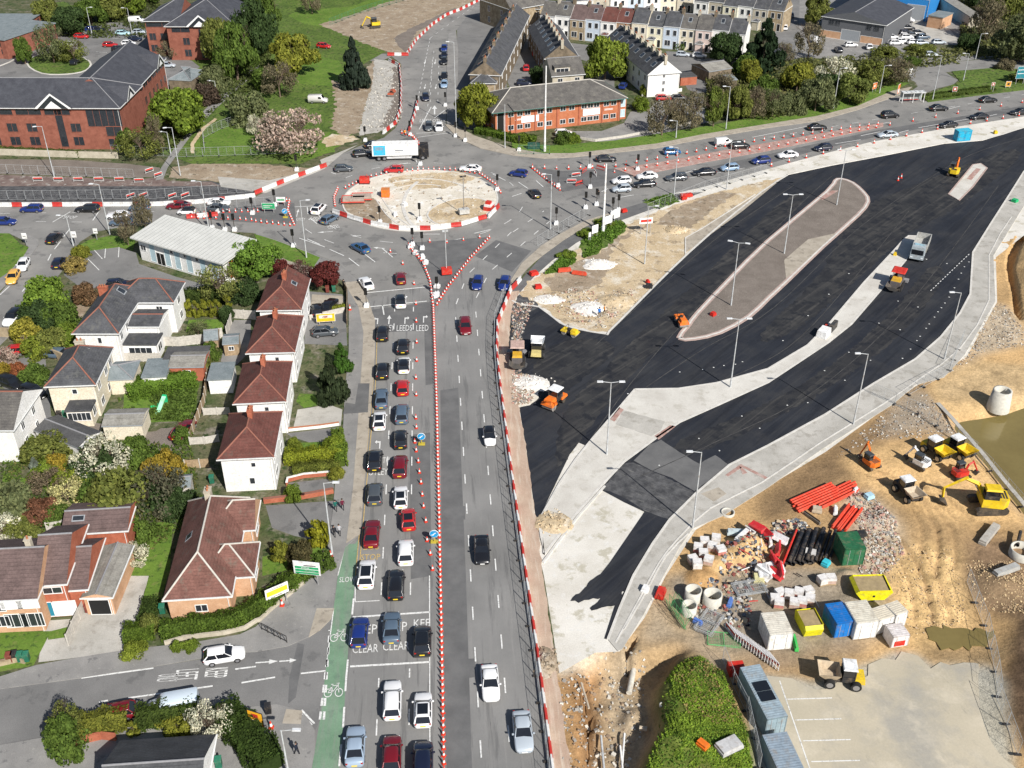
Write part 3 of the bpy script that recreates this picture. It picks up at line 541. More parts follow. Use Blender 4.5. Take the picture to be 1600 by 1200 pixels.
tint((.23,.17,.11),mask(TP(3,2,[(780,140),(600,270),(340,420),(0,650),(-100,760),(-20,900),(150,830),(420,620),(560,590),(480,480),(700,350),(900,300)])))
tint((.33,.30,.265),mask(TP(3,2,[(780,120),(940,20),(1020,50),(1120,190),(1300,440),(1480,640),(1600,780),(1600,850),(1400,600),(1230,400),(1080,300),(820,300),(700,340)])))
tint((.64,.475,.27),mask(TP(3,2,[(460,480),(760,390),(940,380),(1300,430),(1500,650),(1600,870),(1150,860),(950,820),(700,650),(560,590)])),.12)
tint((.50,.46,.40),mask(TP(3,2,[(480,690),(640,670),(800,850),(850,1050),(760,1180),(560,1200),(560,950),(470,900)])),.35)
tint((.30,.28,.25),mask(TP(3,3,[(-700,0),(-200,-60),(200,-80),(700,-20),(760,120),(860,260),(850,330),(640,420),(300,480),(0,520),(-250,520),(-500,400)])))
tint((.24,.205,.17),mask(TP(3,3,[(-100,480),(300,470),(600,420),(700,400),(600,500),(300,520),(0,600),(-200,600)])))
tint((.66,.50,.28),mask(TP(3,3,[(740,-60),(900,-200),(1150,-180),(1220,0),(1270,330),(1000,330),(1050,450),(930,440),(850,300),(760,120)])),.3)
tint((.48,.36,.20),mask(TP(3,3,[(880,-100),(1000,-100),(1000,400),(930,440),(960,200)])),.2)
tint((.235,.175,.125),mask(TP(3,2,[(1230,960),(1480,960),(1600,1000),(1800,1100),(1800,1800),(1600,1500),(1300,1400),(1220,1200)])),.35)
tint((.30,.235,.15),mask(TP(3,3,[(980,420),(1400,440),(1560,430),(1480,580),(1390,560),(1170,570),(1020,540),(940,480)])))
cp=mask(TP(3,3,[(-130,640),(60,640),(280,650),(600,560),(830,480),(930,490),(1020,560),(1200,555),(1380,560),(1500,700),(1560,1300),(-130,1300)]),1)
tint((.40,.39,.345),cp,.06);tint((.56,.51,.38),cp*np.clip(mask(TP(3,3,[(1000,540),(1380,560),(1560,1300),(1150,1300),(1050,900)]),12)+.3*n1,0,1),.06);tint((.32,.31,.29),cp*np.clip(n4*3-.9,0,.7),.06)
tint((.50,.45,.34),cp*np.clip(mask(TP(3,3,[(280,650),(600,560),(800,800),(600,900),(400,760)]),8),0,.8),.1)
Z*=(1-cp)
tint((.40,.35,.285),mask(TP(2,3,[(830,100),(960,200),(1050,330),(1400,540),(1400,640),(1320,640),(1180,560),(1050,420),(900,440),(800,430)])),.12)
tint((.36,.225,.12),mask(TP(2,3,[(280,640),(430,540),(560,480),(560,1260),(370,1260),(330,900)])),.3);tint((.2,.13,.08),mask(TP(2,3,[(430,600),(470,590),(520,1200),(460,1200)]),1),.2)
tint((.38,.335,.27),mask(TP(2,3,[(560,480),(720,400),(840,480),(830,700),(860,900),(840,1050),(700,1250),(560,1250)])),.2)
tint((.37,.29,.19),mask(TP(2,3,[(780,540),(960,420),(1040,450),(960,600),(800,720)])),.2)
tint((.62,.60,.56),mask(TP(2,3,[(270,540),(430,500),(620,420),(560,500),(430,560),(300,640)]),1),.1)
Z-=1.3*mask(TP(2,3,[(440,640),(475,640),(505,860),(490,1190),(465,1190),(455,860)]),0,0)
mound=mask(TP(2,3,[(1010,590),(1080,540),(1170,540),(1320,640),(1350,760),(1440,1000),(1520,1300),(800,1300),(850,1120),(940,1010),(930,900),(925,740),(960,660)]),1)
tint((.13,.18,.045),mound,.3)
Z+=2.1*blur(mound,4)**1+.45*mound*n1+.25*mound*n2
lowr=mask(TP(2,3,[(560,520),(640,480),(760,560),(900,500),(1060,460),(1000,600),(910,700),(910,900),(900,1020),(790,1260),(560,1260)]),1)
Z-=1.9*lowr+.5*lowr*n2
trn=mask(TP(2,3,[(440,560),(560,520),(560,1260),(480,1260),(470,900)]),1,0);Z-=2.0*trn
Z-=1.1*mask(TP(2,3,[(700,470),(770,370),(790,380),(740,480),(720,600)]),0,0)
Z+=.9*mask(TP(2,3,[(680,800),(800,760),(830,850),(700,900)]),1);Z+=.7*mask(TP(2,3,[(960,420),(1050,400),(1250,560),(1200,600),(1050,460)]),2)
pond=mask(TP(3,2,[(1140,200),(1300,180),(1500,150),(1640,90),(2400,90),(2400,1500),(1900,1150),(1600,740),(1350,430)]),1,0)
Z=Z*(1-pond)-2.4*blur(pond,3);tint((.52,.40,.24),np.clip(mask(TP(3,2,[(1020,40),(1140,190),(1330,170),(1640,100),(1640,-100),(1300,-160),(1100,-100)]),1),0,1),.2)
tr1=mask(TP(3,1,[(1590,220),(1560,280),(1500,380),(1490,470),(1520,620),(1540,760),(1580,800),(1590,780),(1560,650),(1530,480),(1560,380),(1620,300)]),0,0);Z-=1.2*tr1
tint((.62,.47,.28),mask(TP(3,1,[(1560,300),(1540,480),(1570,640),(1600,780),(1800,760),(1800,200),(1620,260)]),1),.2);Z+=2.0*mask(TP(3,1,[(1590,320),(1565,480),(1590,640),(1640,780),(1900,700),(1900,200)]),3)
tint((.45,.41,.35),mask(TP(3,1,[(1420,680),(1500,720),(1600,860),(1600,960),(1350,1000),(1100,1160),(1240,1020)]),2),.25)
tint((.50,.40,.26),mask(TP(3,1,[(1050,1200),(1400,1060),(1640,1090),(1640,1300),(1100,1300)]),2),.25)
bk=mask(TP(3,3,[(1600,230),(1560,300),(1560,430),(1480,620),(1490,760),(1540,950),(1600,1130),(2000,1250),(2000,200)]),1);tint((.13,.095,.07),bk,.4);Z+=1.6*blur(bk,4)+.3*bk*n2
for(c,r,x,y,rad,hgt,cc)in((2,2,1430,1060,3.0,1.6,(.60,.45,.26)),(2,3,1190,20,2.6,1.2,(.50,.34,.18)),(2,2,1290,1130,2.2,.9,(.60,.45,.26)),(2,2,1500,1000,2.4,1.2,(.60,.45,.26)),(3,2,560,720,2.0,.5,(.45,.4,.33)),(3,2,700,850,2.5,.5,(.5,.46,.42)),(3,3,500,10,2.0,.8,(.4,.35,.28)),(3,3,1450,60,4,.8,(.26,.2,.14))):
 p=T(c,r)(x,y);d=np.hypot(X-p.x,Y-p.y)/rad;m=np.clip(1-d,0,1);m=m*m*(3-2*m)*(1+.25*n2);Z+=hgt*m;tint(cc,np.clip(m*4,0,1),.2)
for(c,r,pts)in((3,3,[(760,-250),(900,-50),(960,150),(980,330)]),(3,3,[(860,-260),(1000,-50),(1060,150),(1100,300)]),(3,2,[(700,640),(900,700),(1100,900),(1120,1150)]),(3,2,[(560,520),(800,620),(1000,860),(1000,1200)]),(3,2,[(980,600),(1250,860),(1450,880)])):
 for o_ in(-.9,.9):
  L_=offset_line(smooth(TP(c,r,pts),5,False),o_)
  m=inpoly(X,Y,offset_line(L_,.22)+offset_line(L_,-.22)[::-1]).astype(float);m=blur(m,0)if 0 else m;Z-=.16*m;tint((.36,.265,.16),m*.55,.2)
rut=np.abs(np.sin((X*.8+Y*.35+1.5*n1)*2.2))**6;Z-=.015*rut*mask(TP(3,2,[(500,480),(1000,500),(1400,800),(1300,1500),(850,1500),(800,800)]),4)*(1-cp);Z+=(.12*vnoise(X+3,Y+9,3.7,21,5)+.05*vnoise(X+.5*Y,Y-.4*X,1.3,22,3))*(1-cp)*mask(TP(3,2,[(0,700),(700,100),(1100,100),(1700,900),(1700,1900),(-700,1800)]),6)
edge=blur(inpoly(X,Y,yard).astype(float),2);inside=edge>.01;wm=(1-.85*cp)[...,None];col=col*(1-wm)+col*np.array((.98,.88,.74))*wm
Z=np.where(inside,Z*np.clip(edge*2-.9,0,1)-.06,0)
HY=Z
def zat(p):
 i=int((p[0]-gx[0])/GS);j=int((p[1]-gy[0])/GS)
 if 0<=i<len(gx)-1 and 0<=j<len(gy)-1 and inside[i,j]:return float(Z[i,j])
 return .02
nx,ny=X.shape;idx=np.arange(nx*ny).reshape(nx,ny)
cm=inside[:-1,:-1]&inside[1:,:-1]&inside[1:,1:]&inside[:-1,1:]
q=np.stack([idx[:-1,:-1][cm],idx[1:,:-1][cm],idx[1:,1:][cm],idx[:-1,1:][cm]],1)
used=np.unique(q);remap=-np.ones(nx*ny,int);remap[used]=np.arange(len(used));q=remap[q]
me=bpy.data.meshes.new('site_terrain');me.vertices.add(len(used));me.vertices.foreach_set('co',np.stack([X.ravel()[used],Y.ravel()[used],Z.ravel()[used]],1).astype('f').ravel())
me.loops.add(q.size);me.loops.foreach_set('vertex_index',q.ravel().astype('i'));me.polygons.add(len(q));me.polygons.foreach_set('loop_start',np.arange(0,q.size,4,dtype='i'));me.polygons.foreach_set('loop_total',np.full(len(q),4,'i'));me.polygons.foreach_set('use_smooth',np.ones(len(q),bool))
at=me.color_attributes.new('soil','FLOAT_COLOR','POINT');cc=np.ones((len(used),4),'f');cc[:,:3]=np.clip(col.reshape(-1,3)[used],.01,.9);at.data.foreach_set('color',cc.ravel());me.update();me.validate()
m_,nt_,b_=newmat('site_soil',.95,.1)
va=nt_.nodes.new('ShaderNodeVertexColor');va.layer_name='soil'
tc=nt_.nodes.new('ShaderNodeTexCoord');f1,_=noise(nt_,tc.outputs['Object'],2.5,6,.7);f2,_=noise(nt_,tc.outputs['Object'],9,3,.7)
k1=mix(nt_,va.outputs[0],ramp(nt_,f1,[(.3,.72),(.7,1.28)]),1,'MULTIPLY');k1=mix(nt_,k1,ramp(nt_,f2,[(.3,.82),(.7,1.18)]),1,'MULTIPLY')
nt_.links.new(k1,b_.inputs['Base Color']);bump(nt_,b_,f1,.9,.12);me.materials.append(m_);MT['soil']=m_
to=bpy.data.objects.new('site_terrain',me);C.objects.link(to);tag(to,kind='structure')
sheet('yard_paving',dens(TP(3,3,[(-150,650),(20,620),(130,655),(300,700),(560,660),(640,560),(830,480),(930,485),(1010,560),(1060,555),(1200,545),(1280,560),(1380,570),(1440,700),(1500,900),(1570,1300),(-40,1300),(-100,900)]),1.2,.5,4),'tarmac_yard',z=.035)
kerb(TP(3,2,[(1060,120),(1150,215),(1345,440),(1480,610),(1640,800)]),False,.6,.1,'concrete_grey',0)
def pool(name,pts,z):sheet(name,pts,'water',z=z)
mb=MB();mb.prism(TP(3,2,[(1120,185),(1300,165),(1500,140),(1640,80),(2400,80),(2400,1500),(1900,1150),(1590,745),(1340,430)]),-1.4,-1.25);tag(mb.build('pond_water',MT['water']),kind='structure')
pp=smooth(TP(3,3,[(1000,330),(1120,318),(1270,335),(1400,345),(1540,370),(1560,420),(1440,440),(1330,452),(1150,455),(1040,430)]),2)
mb=MB();mb.prism(dens(pp,.5,.4,3),-.02,.06);tag(mb.build('puddle_water',MT['water']),kind='structure')
def rubble(name,polys,n,smin,smax,cols,seed,zf=zat):
 rnd=random.Random(seed);mb=MB()
 for pl in polys:
  xs=[p[0]for p in pl];ys=[p[1]for p in pl];k=0;tries=0
  while k<n and tries<n*6:
   tries+=1;x=rnd.uniform(min(xs),max(xs));y=rnd.uniform(min(ys),max(ys))
   if not inpoly(np.array([x]),np.array([y]),pl)[0]:continue
   s=rnd.uniform(smin,smax)*rnd.choice((.5,.7,1,1));mb.obox((x,y,zf((x,y))+s*.2),(s*rnd.uniform(.6,1.4),s*rnd.uniform(.6,1.2),s*rnd.uniform(.4,.9)),rnd.uniform(0,3),rnd.randrange(len(cols)),rnd.uniform(-.5,.5),rnd.uniform(-.5,.5));k+=1
 return tag(mb.build(name,cols),kind='stuff')
stone=[flat('rubble_pale',(.55,.52,.46)),flat('rubble_grey',(.3,.28,.25)),flat('rubble_brown',(.3,.22,.15)),flat('rubble_pink',(.45,.27,.22))]
o=rubble('rubble',[TP(3,2,[(480,690),(640,670),(800,850),(850,1050),(760,1180),(560,1200),(600,950),(540,850)])],1300,.07,.34,stone,1);tag(o,'loose pale rubble and broken kerbs beside the green container','rubble')
o=rubble('rubble',[TP(3,1,[(1420,680),(1500,720),(1600,860),(1600,960),(1350,1000),(1100,1160),(1240,1020)]),TP(3,2,[(780,130),(1000,60),(1300,440),(1100,330),(700,350),(400,470)])],700,.06,.26,stone[:3],2);tag(o,'grey stones strewn along the bare bank above the pond','rubble')
o=rubble('rubble',[TP(3,3,[(740,-60),(900,-200),(1150,-180),(1270,330),(1000,330),(930,440),(850,300)]),TP(3,3,[(1230,-100),(1600,-100),(1600,260),(1300,200)])],900,.05,.18,[flat('clod_tan',(.62,.47,.27)),flat('clod_dark',(.42,.31,.19))],3);tag(o,'clods of sandy earth on the haul track','rubble')
o=rubble('rubble',[TP(1,0,[(740,430),(905,420),(910,740),(870,800),(700,830),(650,800)])],600,.08,.35,stone[:2],4,lambda p:.1);tag(o,'broken stone on the stripped road beside the north arm','rubble')
o=rubble('rubble',[TP(2,1,[(190,640),(400,600),(570,640),(800,600),(640,800),(520,860),(300,760)]),TP(2,1,[(0,700),(140,690),(60,900),(60,1180),(0,1180)]),TP(2,2,[(0,-60),(100,-60),(150,20),(120,130),(0,130)])],600,.06,.3,stone,5,lambda p:.08);tag(o,'broken concrete and stones on the sandy ground at the kerb corner','rubble')
o=rubble('rubble',[circ(RR-1)],260,.1,.35,stone[:3],6,lambda p:.14);tag(o,'small stones on the bare roundabout','rubble')
o=rubble('rubble',[TP(2,3,[(560,480),(720,400),(840,480),(830,700),(860,900),(700,1200),(300,1200),(290,640)])],500,.1,.35,stone[:3],7);tag(o,'crumbled earth and stones along the open trench','rubble')
def heap(px,py,rx,ry,h,mat,label,seed=1,cat='spoil heap',z0=.05,rz=0):
 n=30;u=np.linspace(-1.25,1.25,n);U,V=np.meshgrid(u,u,indexing='ij');ox=seed*13.7+px*.1
 a=vnoise(U+ox,V+ox,.9,seed,4);b=vnoise(U+ox,V+ox,.3,seed+5,3);r=np.hypot(U,V)*(1+.4*a)
 H_=h*np.clip(1-r,0,1)**.8*(1+.45*a+.3*b)*.85-.12*(r>1)+.03*b
 vs=[(float(U[i,j]*rx),float(V[i,j]*ry),float(H_[i,j]))for i in range(n)for j in range(n)];mb=MB();ok=r<1.12
 mb.add(vs,[(i*n+j,(i+1)*n+j,(i+1)*n+j+1,i*n+j+1)for i in range(n-1)for j in range(n-1)if ok[i,j]or ok[i+1,j+1]],0,True);p=P(px,py)
 rn=random.Random(seed)
 for k in range(60):
  q=rn.uniform(0,6.28);d=rn.uniform(.2,1.15);s_=rn.uniform(.08,.3);i=min(n-1,int((d*math.cos(q)+1.25)/2.5*n));j=min(n-1,int((d*math.sin(q)+1.25)/2.5*n));mb.obox((d*math.cos(q)*rx,d*math.sin(q)*ry,max(0,H_[i,j])+s_*.2),(s_,s_*.8,s_*.6),q*3,0,.4,.3)
 return tag(mb.build('spoil_heap',MT[mat]if isinstance(mat,str)else mat,None,(p.x,p.y,z0),rz),label,cat)
wh=flat('white_stone',(.68,.65,.6),.95,var=.25,scale=2)
heap(920,482,2.6,2.3,.8,wh,'heap of white crushed stone beside the kerb tip');heap(962,470,3.6,2.6,.9,'sand','low pinkish sand heap right of the white stone');heap(935,413,2.8,2,.9,wh,'pale heap of earth below the grass verge',4);heap(1058,360,2.2,1.8,.9,'sand','sand heap beside the pale path',5)
heap(865,818,2.1,2.3,.5,'sand','round heap of brown gravel at the end of the concrete island',3,z0=.1);heap(853,1035,1.3,2.0,.7,'dirt','small heap of stony soil on the pink strip by the barriers',6,z0=.1);heap(832,600,3,2.4,.5,wh,'broken pale concrete heap beside the large orange roller',8)
heap(856,468,2.6,1.5,.4,wh,'flattened white heap of concrete waste at the kerb corner',9)
def tilemat(name,ca,cb,period=.19,dark=.75,rough=.85,moss=None,streak=0):
 "roof covering: horizontal courses follow height, weathered by noise"
 m,nt,b=newmat(name,rough,.25)
 gm=nt.nodes.new('ShaderNodeNewGeometry');co=gm.outputs['Position']
 f,_=noise(nt,co,.7,5,.6);c=ramp(nt,f,[(.35,ca),(.65,cb)])
 f2,_=noise(nt,co,5,2,.7);c=mix(nt,c,ramp(nt,f2,[(.3,.8),(.7,1.2)]),1,'MULTIPLY')
 if moss:
  f3,_=noise(nt,co,1.1,5,.7,(1,1,.5),0,(9,4,0));c=mix(nt,c,moss,ramp(nt,f3,[(.55,0.),(.68,.7)]))
 if period:
  sp=nt.nodes.new('ShaderNodeSeparateXYZ');nt.links.new(co,sp.inputs[0])
  d=nt.nodes.new('ShaderNodeMath');d.operation='DIVIDE';d.inputs[1].default_value=period;nt.links.new(sp.outputs[2],d.inputs[0])
  fr=nt.nodes.new('ShaderNodeMath');fr.operation='FRACT';nt.links.new(d.outputs[0],fr.inputs[0])
  c=mix(nt,c,ramp(nt,fr.outputs[0],[(0.,dark),(.25,1.),(1.,1.06)]),1,'MULTIPLY');bump(nt,b,fr.outputs[0],.4,.04)
 nt.links.new(c,b.inputs['Base Color']);return m
def brickmat(name,c,c2,mort=(.45,.42,.38)):
 m,nt,b=newmat(name,.9,.15)
 gm=nt.nodes.new('ShaderNodeNewGeometry');co=gm.outputs['Position']
 f,_=noise(nt,co,1.0,4,.6);k=ramp(nt,f,[(.35,c),(.65,c2)])
 f2,_=noise(nt,co,6,3,.8,(1,1,2.4));k=mix(nt,k,ramp(nt,f2,[(.3,.8),(.7,1.18)]),1,'MULTIPLY')
 nt.links.new(k,b.inputs['Base Color']);return m
BM={'slate':tilemat('slate_tiles',(.055,.057,.062),(.09,.092,.1),.2,.8,moss=(.13,.13,.12)),'slate_office':tilemat('office_slate',(.05,.052,.062),(.07,.073,.085),0,1,.7),'slate_brown':tilemat('weathered_slate',(.085,.08,.076),(.13,.122,.112),.2,.8,moss=(.19,.18,.15)),'red_tile':tilemat('dark_red_tiles',(.10,.038,.031),(.145,.058,.047),.24,.8,moss=(.09,.075,.062)),'red_tile_big':tilemat('red_clay_tiles',(.125,.06,.048),(.19,.092,.074),.26,.74,moss=(.15,.125,.1)),'brown_tile':tilemat('brown_tiles',(.10,.07,.066),(.15,.105,.098),.22,.68),'grey_tile':tilemat('dark_grey_tiles',(.06,.062,.066),(.085,.087,.092),.17,.6),'asbestos':tilemat('cement_sheet',(.2,.19,.17),(.29,.28,.25),.3,.85,moss=(.15,.14,.11)),'felt':tilemat('grey_felt',(.16,.19,.2),(.22,.25,.26),0),'felt_dark':tilemat('dark_felt',(.07,.07,.072),(.1,.1,.1),0),'render':tilemat('white_render',(.72,.71,.68),(.8,.79,.77),0,moss=(.66,.64,.6)),'cream':tilemat('cream_render',(.62,.55,.42),(.7,.64,.52),0),'brick':brickmat('red_brick',(.34,.105,.06),(.44,.15,.09)),'brick_office':brickmat('office_brick',(.22,.08,.055),(.3,.115,.08)),'brick_orange':brickmat('orange_brick',(.40,.135,.065),(.48,.18,.095)),'brick_tan':brickmat('tan_brick',(.5,.29,.17),(.6,.38,.24)),'stone':brickmat('yorkshire_stone',(.26,.2,.13),(.42,.34,.23)),'stone_dark':brickmat('sooty_stone',(.13,.105,.075),(.24,.19,.135)),'stone_pale':brickmat('pale_stone',(.4,.36,.28),(.52,.47,.38)),'white':flat('white_upvc',(.8,.8,.79),.5,var=.05),'glass':flat('window_glass',(.03,.035,.042),.12,.7,var=.3),'ridge_red':flat('ridge_red',(.25,.105,.075),.9),'ridge_grey':flat('ridge_grey',(.24,.24,.25),.9),'ridge_pale':flat('ridge_pale',(.5,.47,.42),.9),'blue_clad':flat('blue_cladding',(.03,.22,.55),.5),'grey_clad':flat('grey_cladding',(.12,.125,.135),.6),'metal_white':flat('white_roof_sheet',(.56,.56,.53),.6,var=.08,scale=.5),'seam':flat('roof_seam',(.33,.34,.33),.6),'door_blue':flat('blue_door',(.02,.2,.3),.4),'wood':flat('timber',(.33,.24,.15),.9,var=.3),'fence_pale':flat('pale_fence',(.5,.47,.42),.9,var=.2),'dark_in':flat('dark_opening',(.015,.015,.015),.9),'green_trim':flat('green_trim',(.02,.12,.09),.6),'pot':flat('terracotta',(.42,.17,.09),.9),'lead':flat('lead_flashing',(.3,.32,.34),.6),'pinkish':flat('pink_render',(.62,.5,.45),.9),'yellowish':flat('pale_yellow_render',(.7,.66,.5),.9),'blueish':flat('pale_blue_render',(.5,.57,.66),.9),'brownr':flat('brown_render',(.33,.22,.14),.9),'skin_blue':flat('pale_blue_panel',(.42,.55,.6),.6),'red_panel':flat('red_panel',(.5,.05,.04),.6),'gutter':flat('white_gutter',(.7,.7,.68),.5),}
def roof_geo(mb,x0,x1,y0,y1,z,axis,pitch,hips=(1,1),mi=0,gi=1):
 t=math.tan(R(pitch));sw=axis=='y'
 if sw:x0,x1,y0,y1=y0,y1,x0,x1
 hf=(y1-y0)/2;ym=(y0+y1)/2;h=hf*t
 ra=(x0+hf*hips[0]*.98,ym,z+h);rb=(x1-hf*hips[1]*.98,ym,z+h)
 c=[(x0,y0,z),(x1,y0,z),(x1,y1,z),(x0,y1,z)];v=c+[ra,rb]+[(p[0],p[1],z-.18)for p in c]
 if sw:v=[(p[1],p[0],p[2])for p in v]
 fs=[(0,1,5,4),(2,3,4,5),(3,0,4),(1,2,5),(6,7,1,0),(7,8,2,1),(8,9,3,2),(9,6,0,3),(9,8,7,6)]
 ms=[mi,mi,mi if hips[0]else gi,mi if hips[1]else gi,2,2,2,2,2]
 if sw:fs=[f[::-1]for f in fs]
 for f,m in zip(fs,ms):mb.add([v[i]for i in f],[tuple(range(len(f)))],m)
 lines=[(v[4],v[5])]
 if hips[0]:lines+=[(v[0],v[4]),(v[3],v[4])]
 if hips[1]:lines+=[(v[1],v[5]),(v[2],v[5])]
 return lines
def roof_h(bl,x,y):
 x0,x1,y0,y1=bl['x0']-bl['ov'],bl['x1']+bl['ov'],bl['y0']-bl['ov'],bl['y1']+bl['ov'];t=math.tan(R(bl['pitch']))
 a=bl['axis'];h=bl['hips']
 ds=[y-y0,y1-y]if a=='x' else[x-x0,x1-x]
 e=[x-x0,x1-x]if a=='x' else[y-y0,y1-y]
 for k in(0,1):
  if h[k]:ds.append(e[k])
 return bl['ze']+t*max(0,min(ds))
def frame_of(A,B):
 A=Vector(A);B=Vector(B);d=B-A;return A,math.atan2(d.y,d.x),math.hypot(d.x,d.y)
def add_window(root,side,bl,u,z,wd,ht,pane='glass',frame='white',name='window',bars=1):
 "window on side S,E,N,W of block; u in metres from the left as seen from outside"
 x0,x1,y0,y1=bl['x0'],bl['x1'],bl['y0'],bl['y1']
 f=MB();p=MB();t=.07
 def put(mb,a,b,c,d,o0,o1,mi=0):
  if side=='S':mb.box(x0+a,x0+b,y0-o1,y0-o0,c,d,mi)
  elif side=='E':mb.box(x1+o0,x1+o1,y0+a,y0+b,c,d,mi)
  elif side=='N':mb.box(x1-b,x1-a,y1+o0,y1+o1,c,d,mi)
  else:mb.box(x0-o1,x0-o0,y1-b,y1-a,c,d,mi)
 a,b,c,d=u-wd/2,u+wd/2,z-ht/2,z+ht/2
 put(p,a,b,c,d,.003,.03)
 put(f,a-t,b+t,c-t,c,.003,.09);put(f,a-t,b+t,d,d+t,.003,.06);put(f,a-t,a,c,d,.003,.06);put(f,b,b+t,c,d,.003,.06)
 for k in range(1,bars+1):put(f,a+wd*k/(bars+1)-.03,a+wd*k/(bars+1)+.03,c,d,.035,.06)
 fo=f.build(name,BM[frame],root);p.build('pane' if name=='window' else 'panel',BM[pane],fo);return fo
def building(name,label,A,B,blocks,wall='render',roof='slate',ridge='ridge_red',windows=(),chimneys=(),skylights=(),group=None,z0=0,cat='house',gutter='gutter',ridge_r=.12):
 A,rz,L=frame_of(A,B)
 root=empty(name,(A.x,A.y,z0),rz,label,cat,group)
 wb=MB();rb=MB();lb=MB();gb=MB()
 for k,bl in enumerate(blocks):
  for a_,d_ in(('ov',.35),('zb',-.3),('pitch',38),('axis','x'),('hips',(1,1)),('kind','pitched')):bl.setdefault(a_,d_)
  e=.004*k
  wb.box(bl['x0']+e,bl['x1']-e,bl['y0']+e,bl['y1']-e,bl['zb'],bl['ze']-.16)
  o=bl['ov'];R4=(bl['x0']-o,bl['x1']+o,bl['y0']-o,bl['y1']+o)
  if bl['kind']=='flat':rb.box(*R4,bl['ze']-.15,bl['ze']+.1+e)
  else:
   L_=roof_geo(rb,*R4,bl['ze']+e,bl['axis'],bl['pitch'],bl['hips'])
   for a,b in L_:
    lb.tube(a,b,ridge_r,ridge_r,6)
   gb.box(R4[0]-.1,R4[1]+.1,R4[2]-.12,R4[2]-.004,bl['ze']-.16,bl['ze']-.04);gb.box(R4[1]+.004,R4[1]+.12,R4[2],R4[3],bl['ze']-.16,bl['ze']-.04)
   gb.tube((bl['x1']-.2,bl['y0']-.06,0),(bl['x1']-.2,bl['y0']-.06,bl['ze']-.2),.045,.045,6)
 wb.build('wall',BM[wall],root);r=rb.build('roof',[BM[roof],BM[wall],BM['lead']],root)
 if lb.v:lb.build('ridge_tiles',BM[ridge],r)
 if gb.v and gutter:gb.build('gutter',BM[gutter],root)
 for w_ in windows:
  b_i,side,us,zs,wd,ht=w_[:6];kw=w_[6]if len(w_)>6 else{}
  bl=blocks[b_i];Ls=bl['x1']-bl['x0']if side in 'SN' else bl['y1']-bl['y0']
  if isinstance(us,int):us=[(i+.5)/us for i in range(us)]
  for z in zs:
   for u in us:add_window(root,side,bl,u*Ls,z,wd,ht,**kw)
 for c in chimneys:
  b_i,x,y,wd,dp,ht=c[:6];cm_=c[6]if len(c)>6 else 'brick'
  bl=blocks[b_i];x=bl['x0']+x*(bl['x1']-bl['x0']);y=bl['y0']+y*(bl['y1']-bl['y0']);zt=roof_h(bl,x,y)
  mb=MB();mb.box(x-wd/2,x+wd/2,y-dp/2,y+dp/2,zt-1.2,zt+ht);mb.box(x-wd/2-.07,x+wd/2+.07,y-dp/2-.07,y+dp/2+.07,zt+ht,zt+ht+.12)
  n=max(1,int(max(wd,dp)/.45))
  for k in range(n):
   q=(k+.5)/n-.5;mb.lathe([(.13,0),(.1,.35),(.13,.38),(.08,.4)],(x+(q*wd*.8 if wd>dp else 0),y+(q*dp*.8 if dp>=wd else 0),zt+ht+.1),8,1)
  mb.build('chimney',[BM[cm_],BM['pot']],r)
 for s in skylights:
  b_i,x,y,wd,ht=s;bl=blocks[b_i];x=bl['x0']+x*(bl['x1']-bl['x0']);y=bl['y0']+y*(bl['y1']-bl['y0'])
  mb=MB()
  for k,(g_,zz)in enumerate(((.12,.05),(0,.08))):
   c4=[(x-wd/2-g_,y-ht/2-g_),(x+wd/2+g_,y-ht/2-g_),(x+wd/2+g_,y+ht/2+g_),(x-wd/2-g_,y+ht/2+g_)]
   mb.add([(a,b,roof_h(bl,a,b)+zz)for a,b in c4]+[(a,b,roof_h(bl,a,b)-.05)for a,b in c4],[(0,1,2,3),(4,5,1,0),(5,6,2,1),(6,7,3,2),(7,4,0,3)],k)
  mb.build('skylight',[BM['lead'],BM['glass']],r)
 return root
def rect(sw,se,ne,z):
 "eave corners in the photo at height z -> A, B, length, depth"
 a=P(*sw,z);b=P(*se,z);c=P(*ne,z)
 L=(b-a).length;d=(b-a).normalized();n=Vector((-d.y,d.x,0));return a,b,L,(c-b).dot(n)
for k,(sw,se,ne,lab)in enumerate((((339,718),(428,714),(441,643),'red roofed white house nearest the camera in the row beside the main road'),((364,631),(447,627),(457,565),'second red roofed white house from the front of the row beside the main road'),((384,552),(461,550),(470,494),'third red roofed white house of the row, left of the dark conifers'),((401,485),(471,484),(482,435),'red roofed white house farthest back in the row, beside the dark red tree'))):
 a,b,L,D_=rect(sw,se,ne,5.4);D_=max(9,min(D_,12));o=.35
 building('semi_detached_house',lab,a,b,[dict(x0=o,x1=L-o,y0=o,y1=D_-o,ze=5.4,axis='y',pitch=34,hips=(1,0 if k==3 else 1))],'render','red_tile',windows=[(0,'E',[.2,.75],[1.5,4.0],1.6,1.1),(0,'S',[.62],[4.1],.5,.6,dict(bars=0)),(0,'S',[.55],[1.6],.6,.9,dict(bars=0))]if k==0 else[(0,'E',[.2,.75],[1.5,4.0],1.6,1.1),(0,'S',[.62],[4.1],.5,.6,dict(bars=0))],chimneys=[(0,.52,.62,.55,1.3,.9)],skylights=[(0,.75,.62,.6,.9)]if k==3 else[],group='red roofed houses along the main road')
a,b,L,D_=rect((69,604),(149,601),(173,543),5.4)
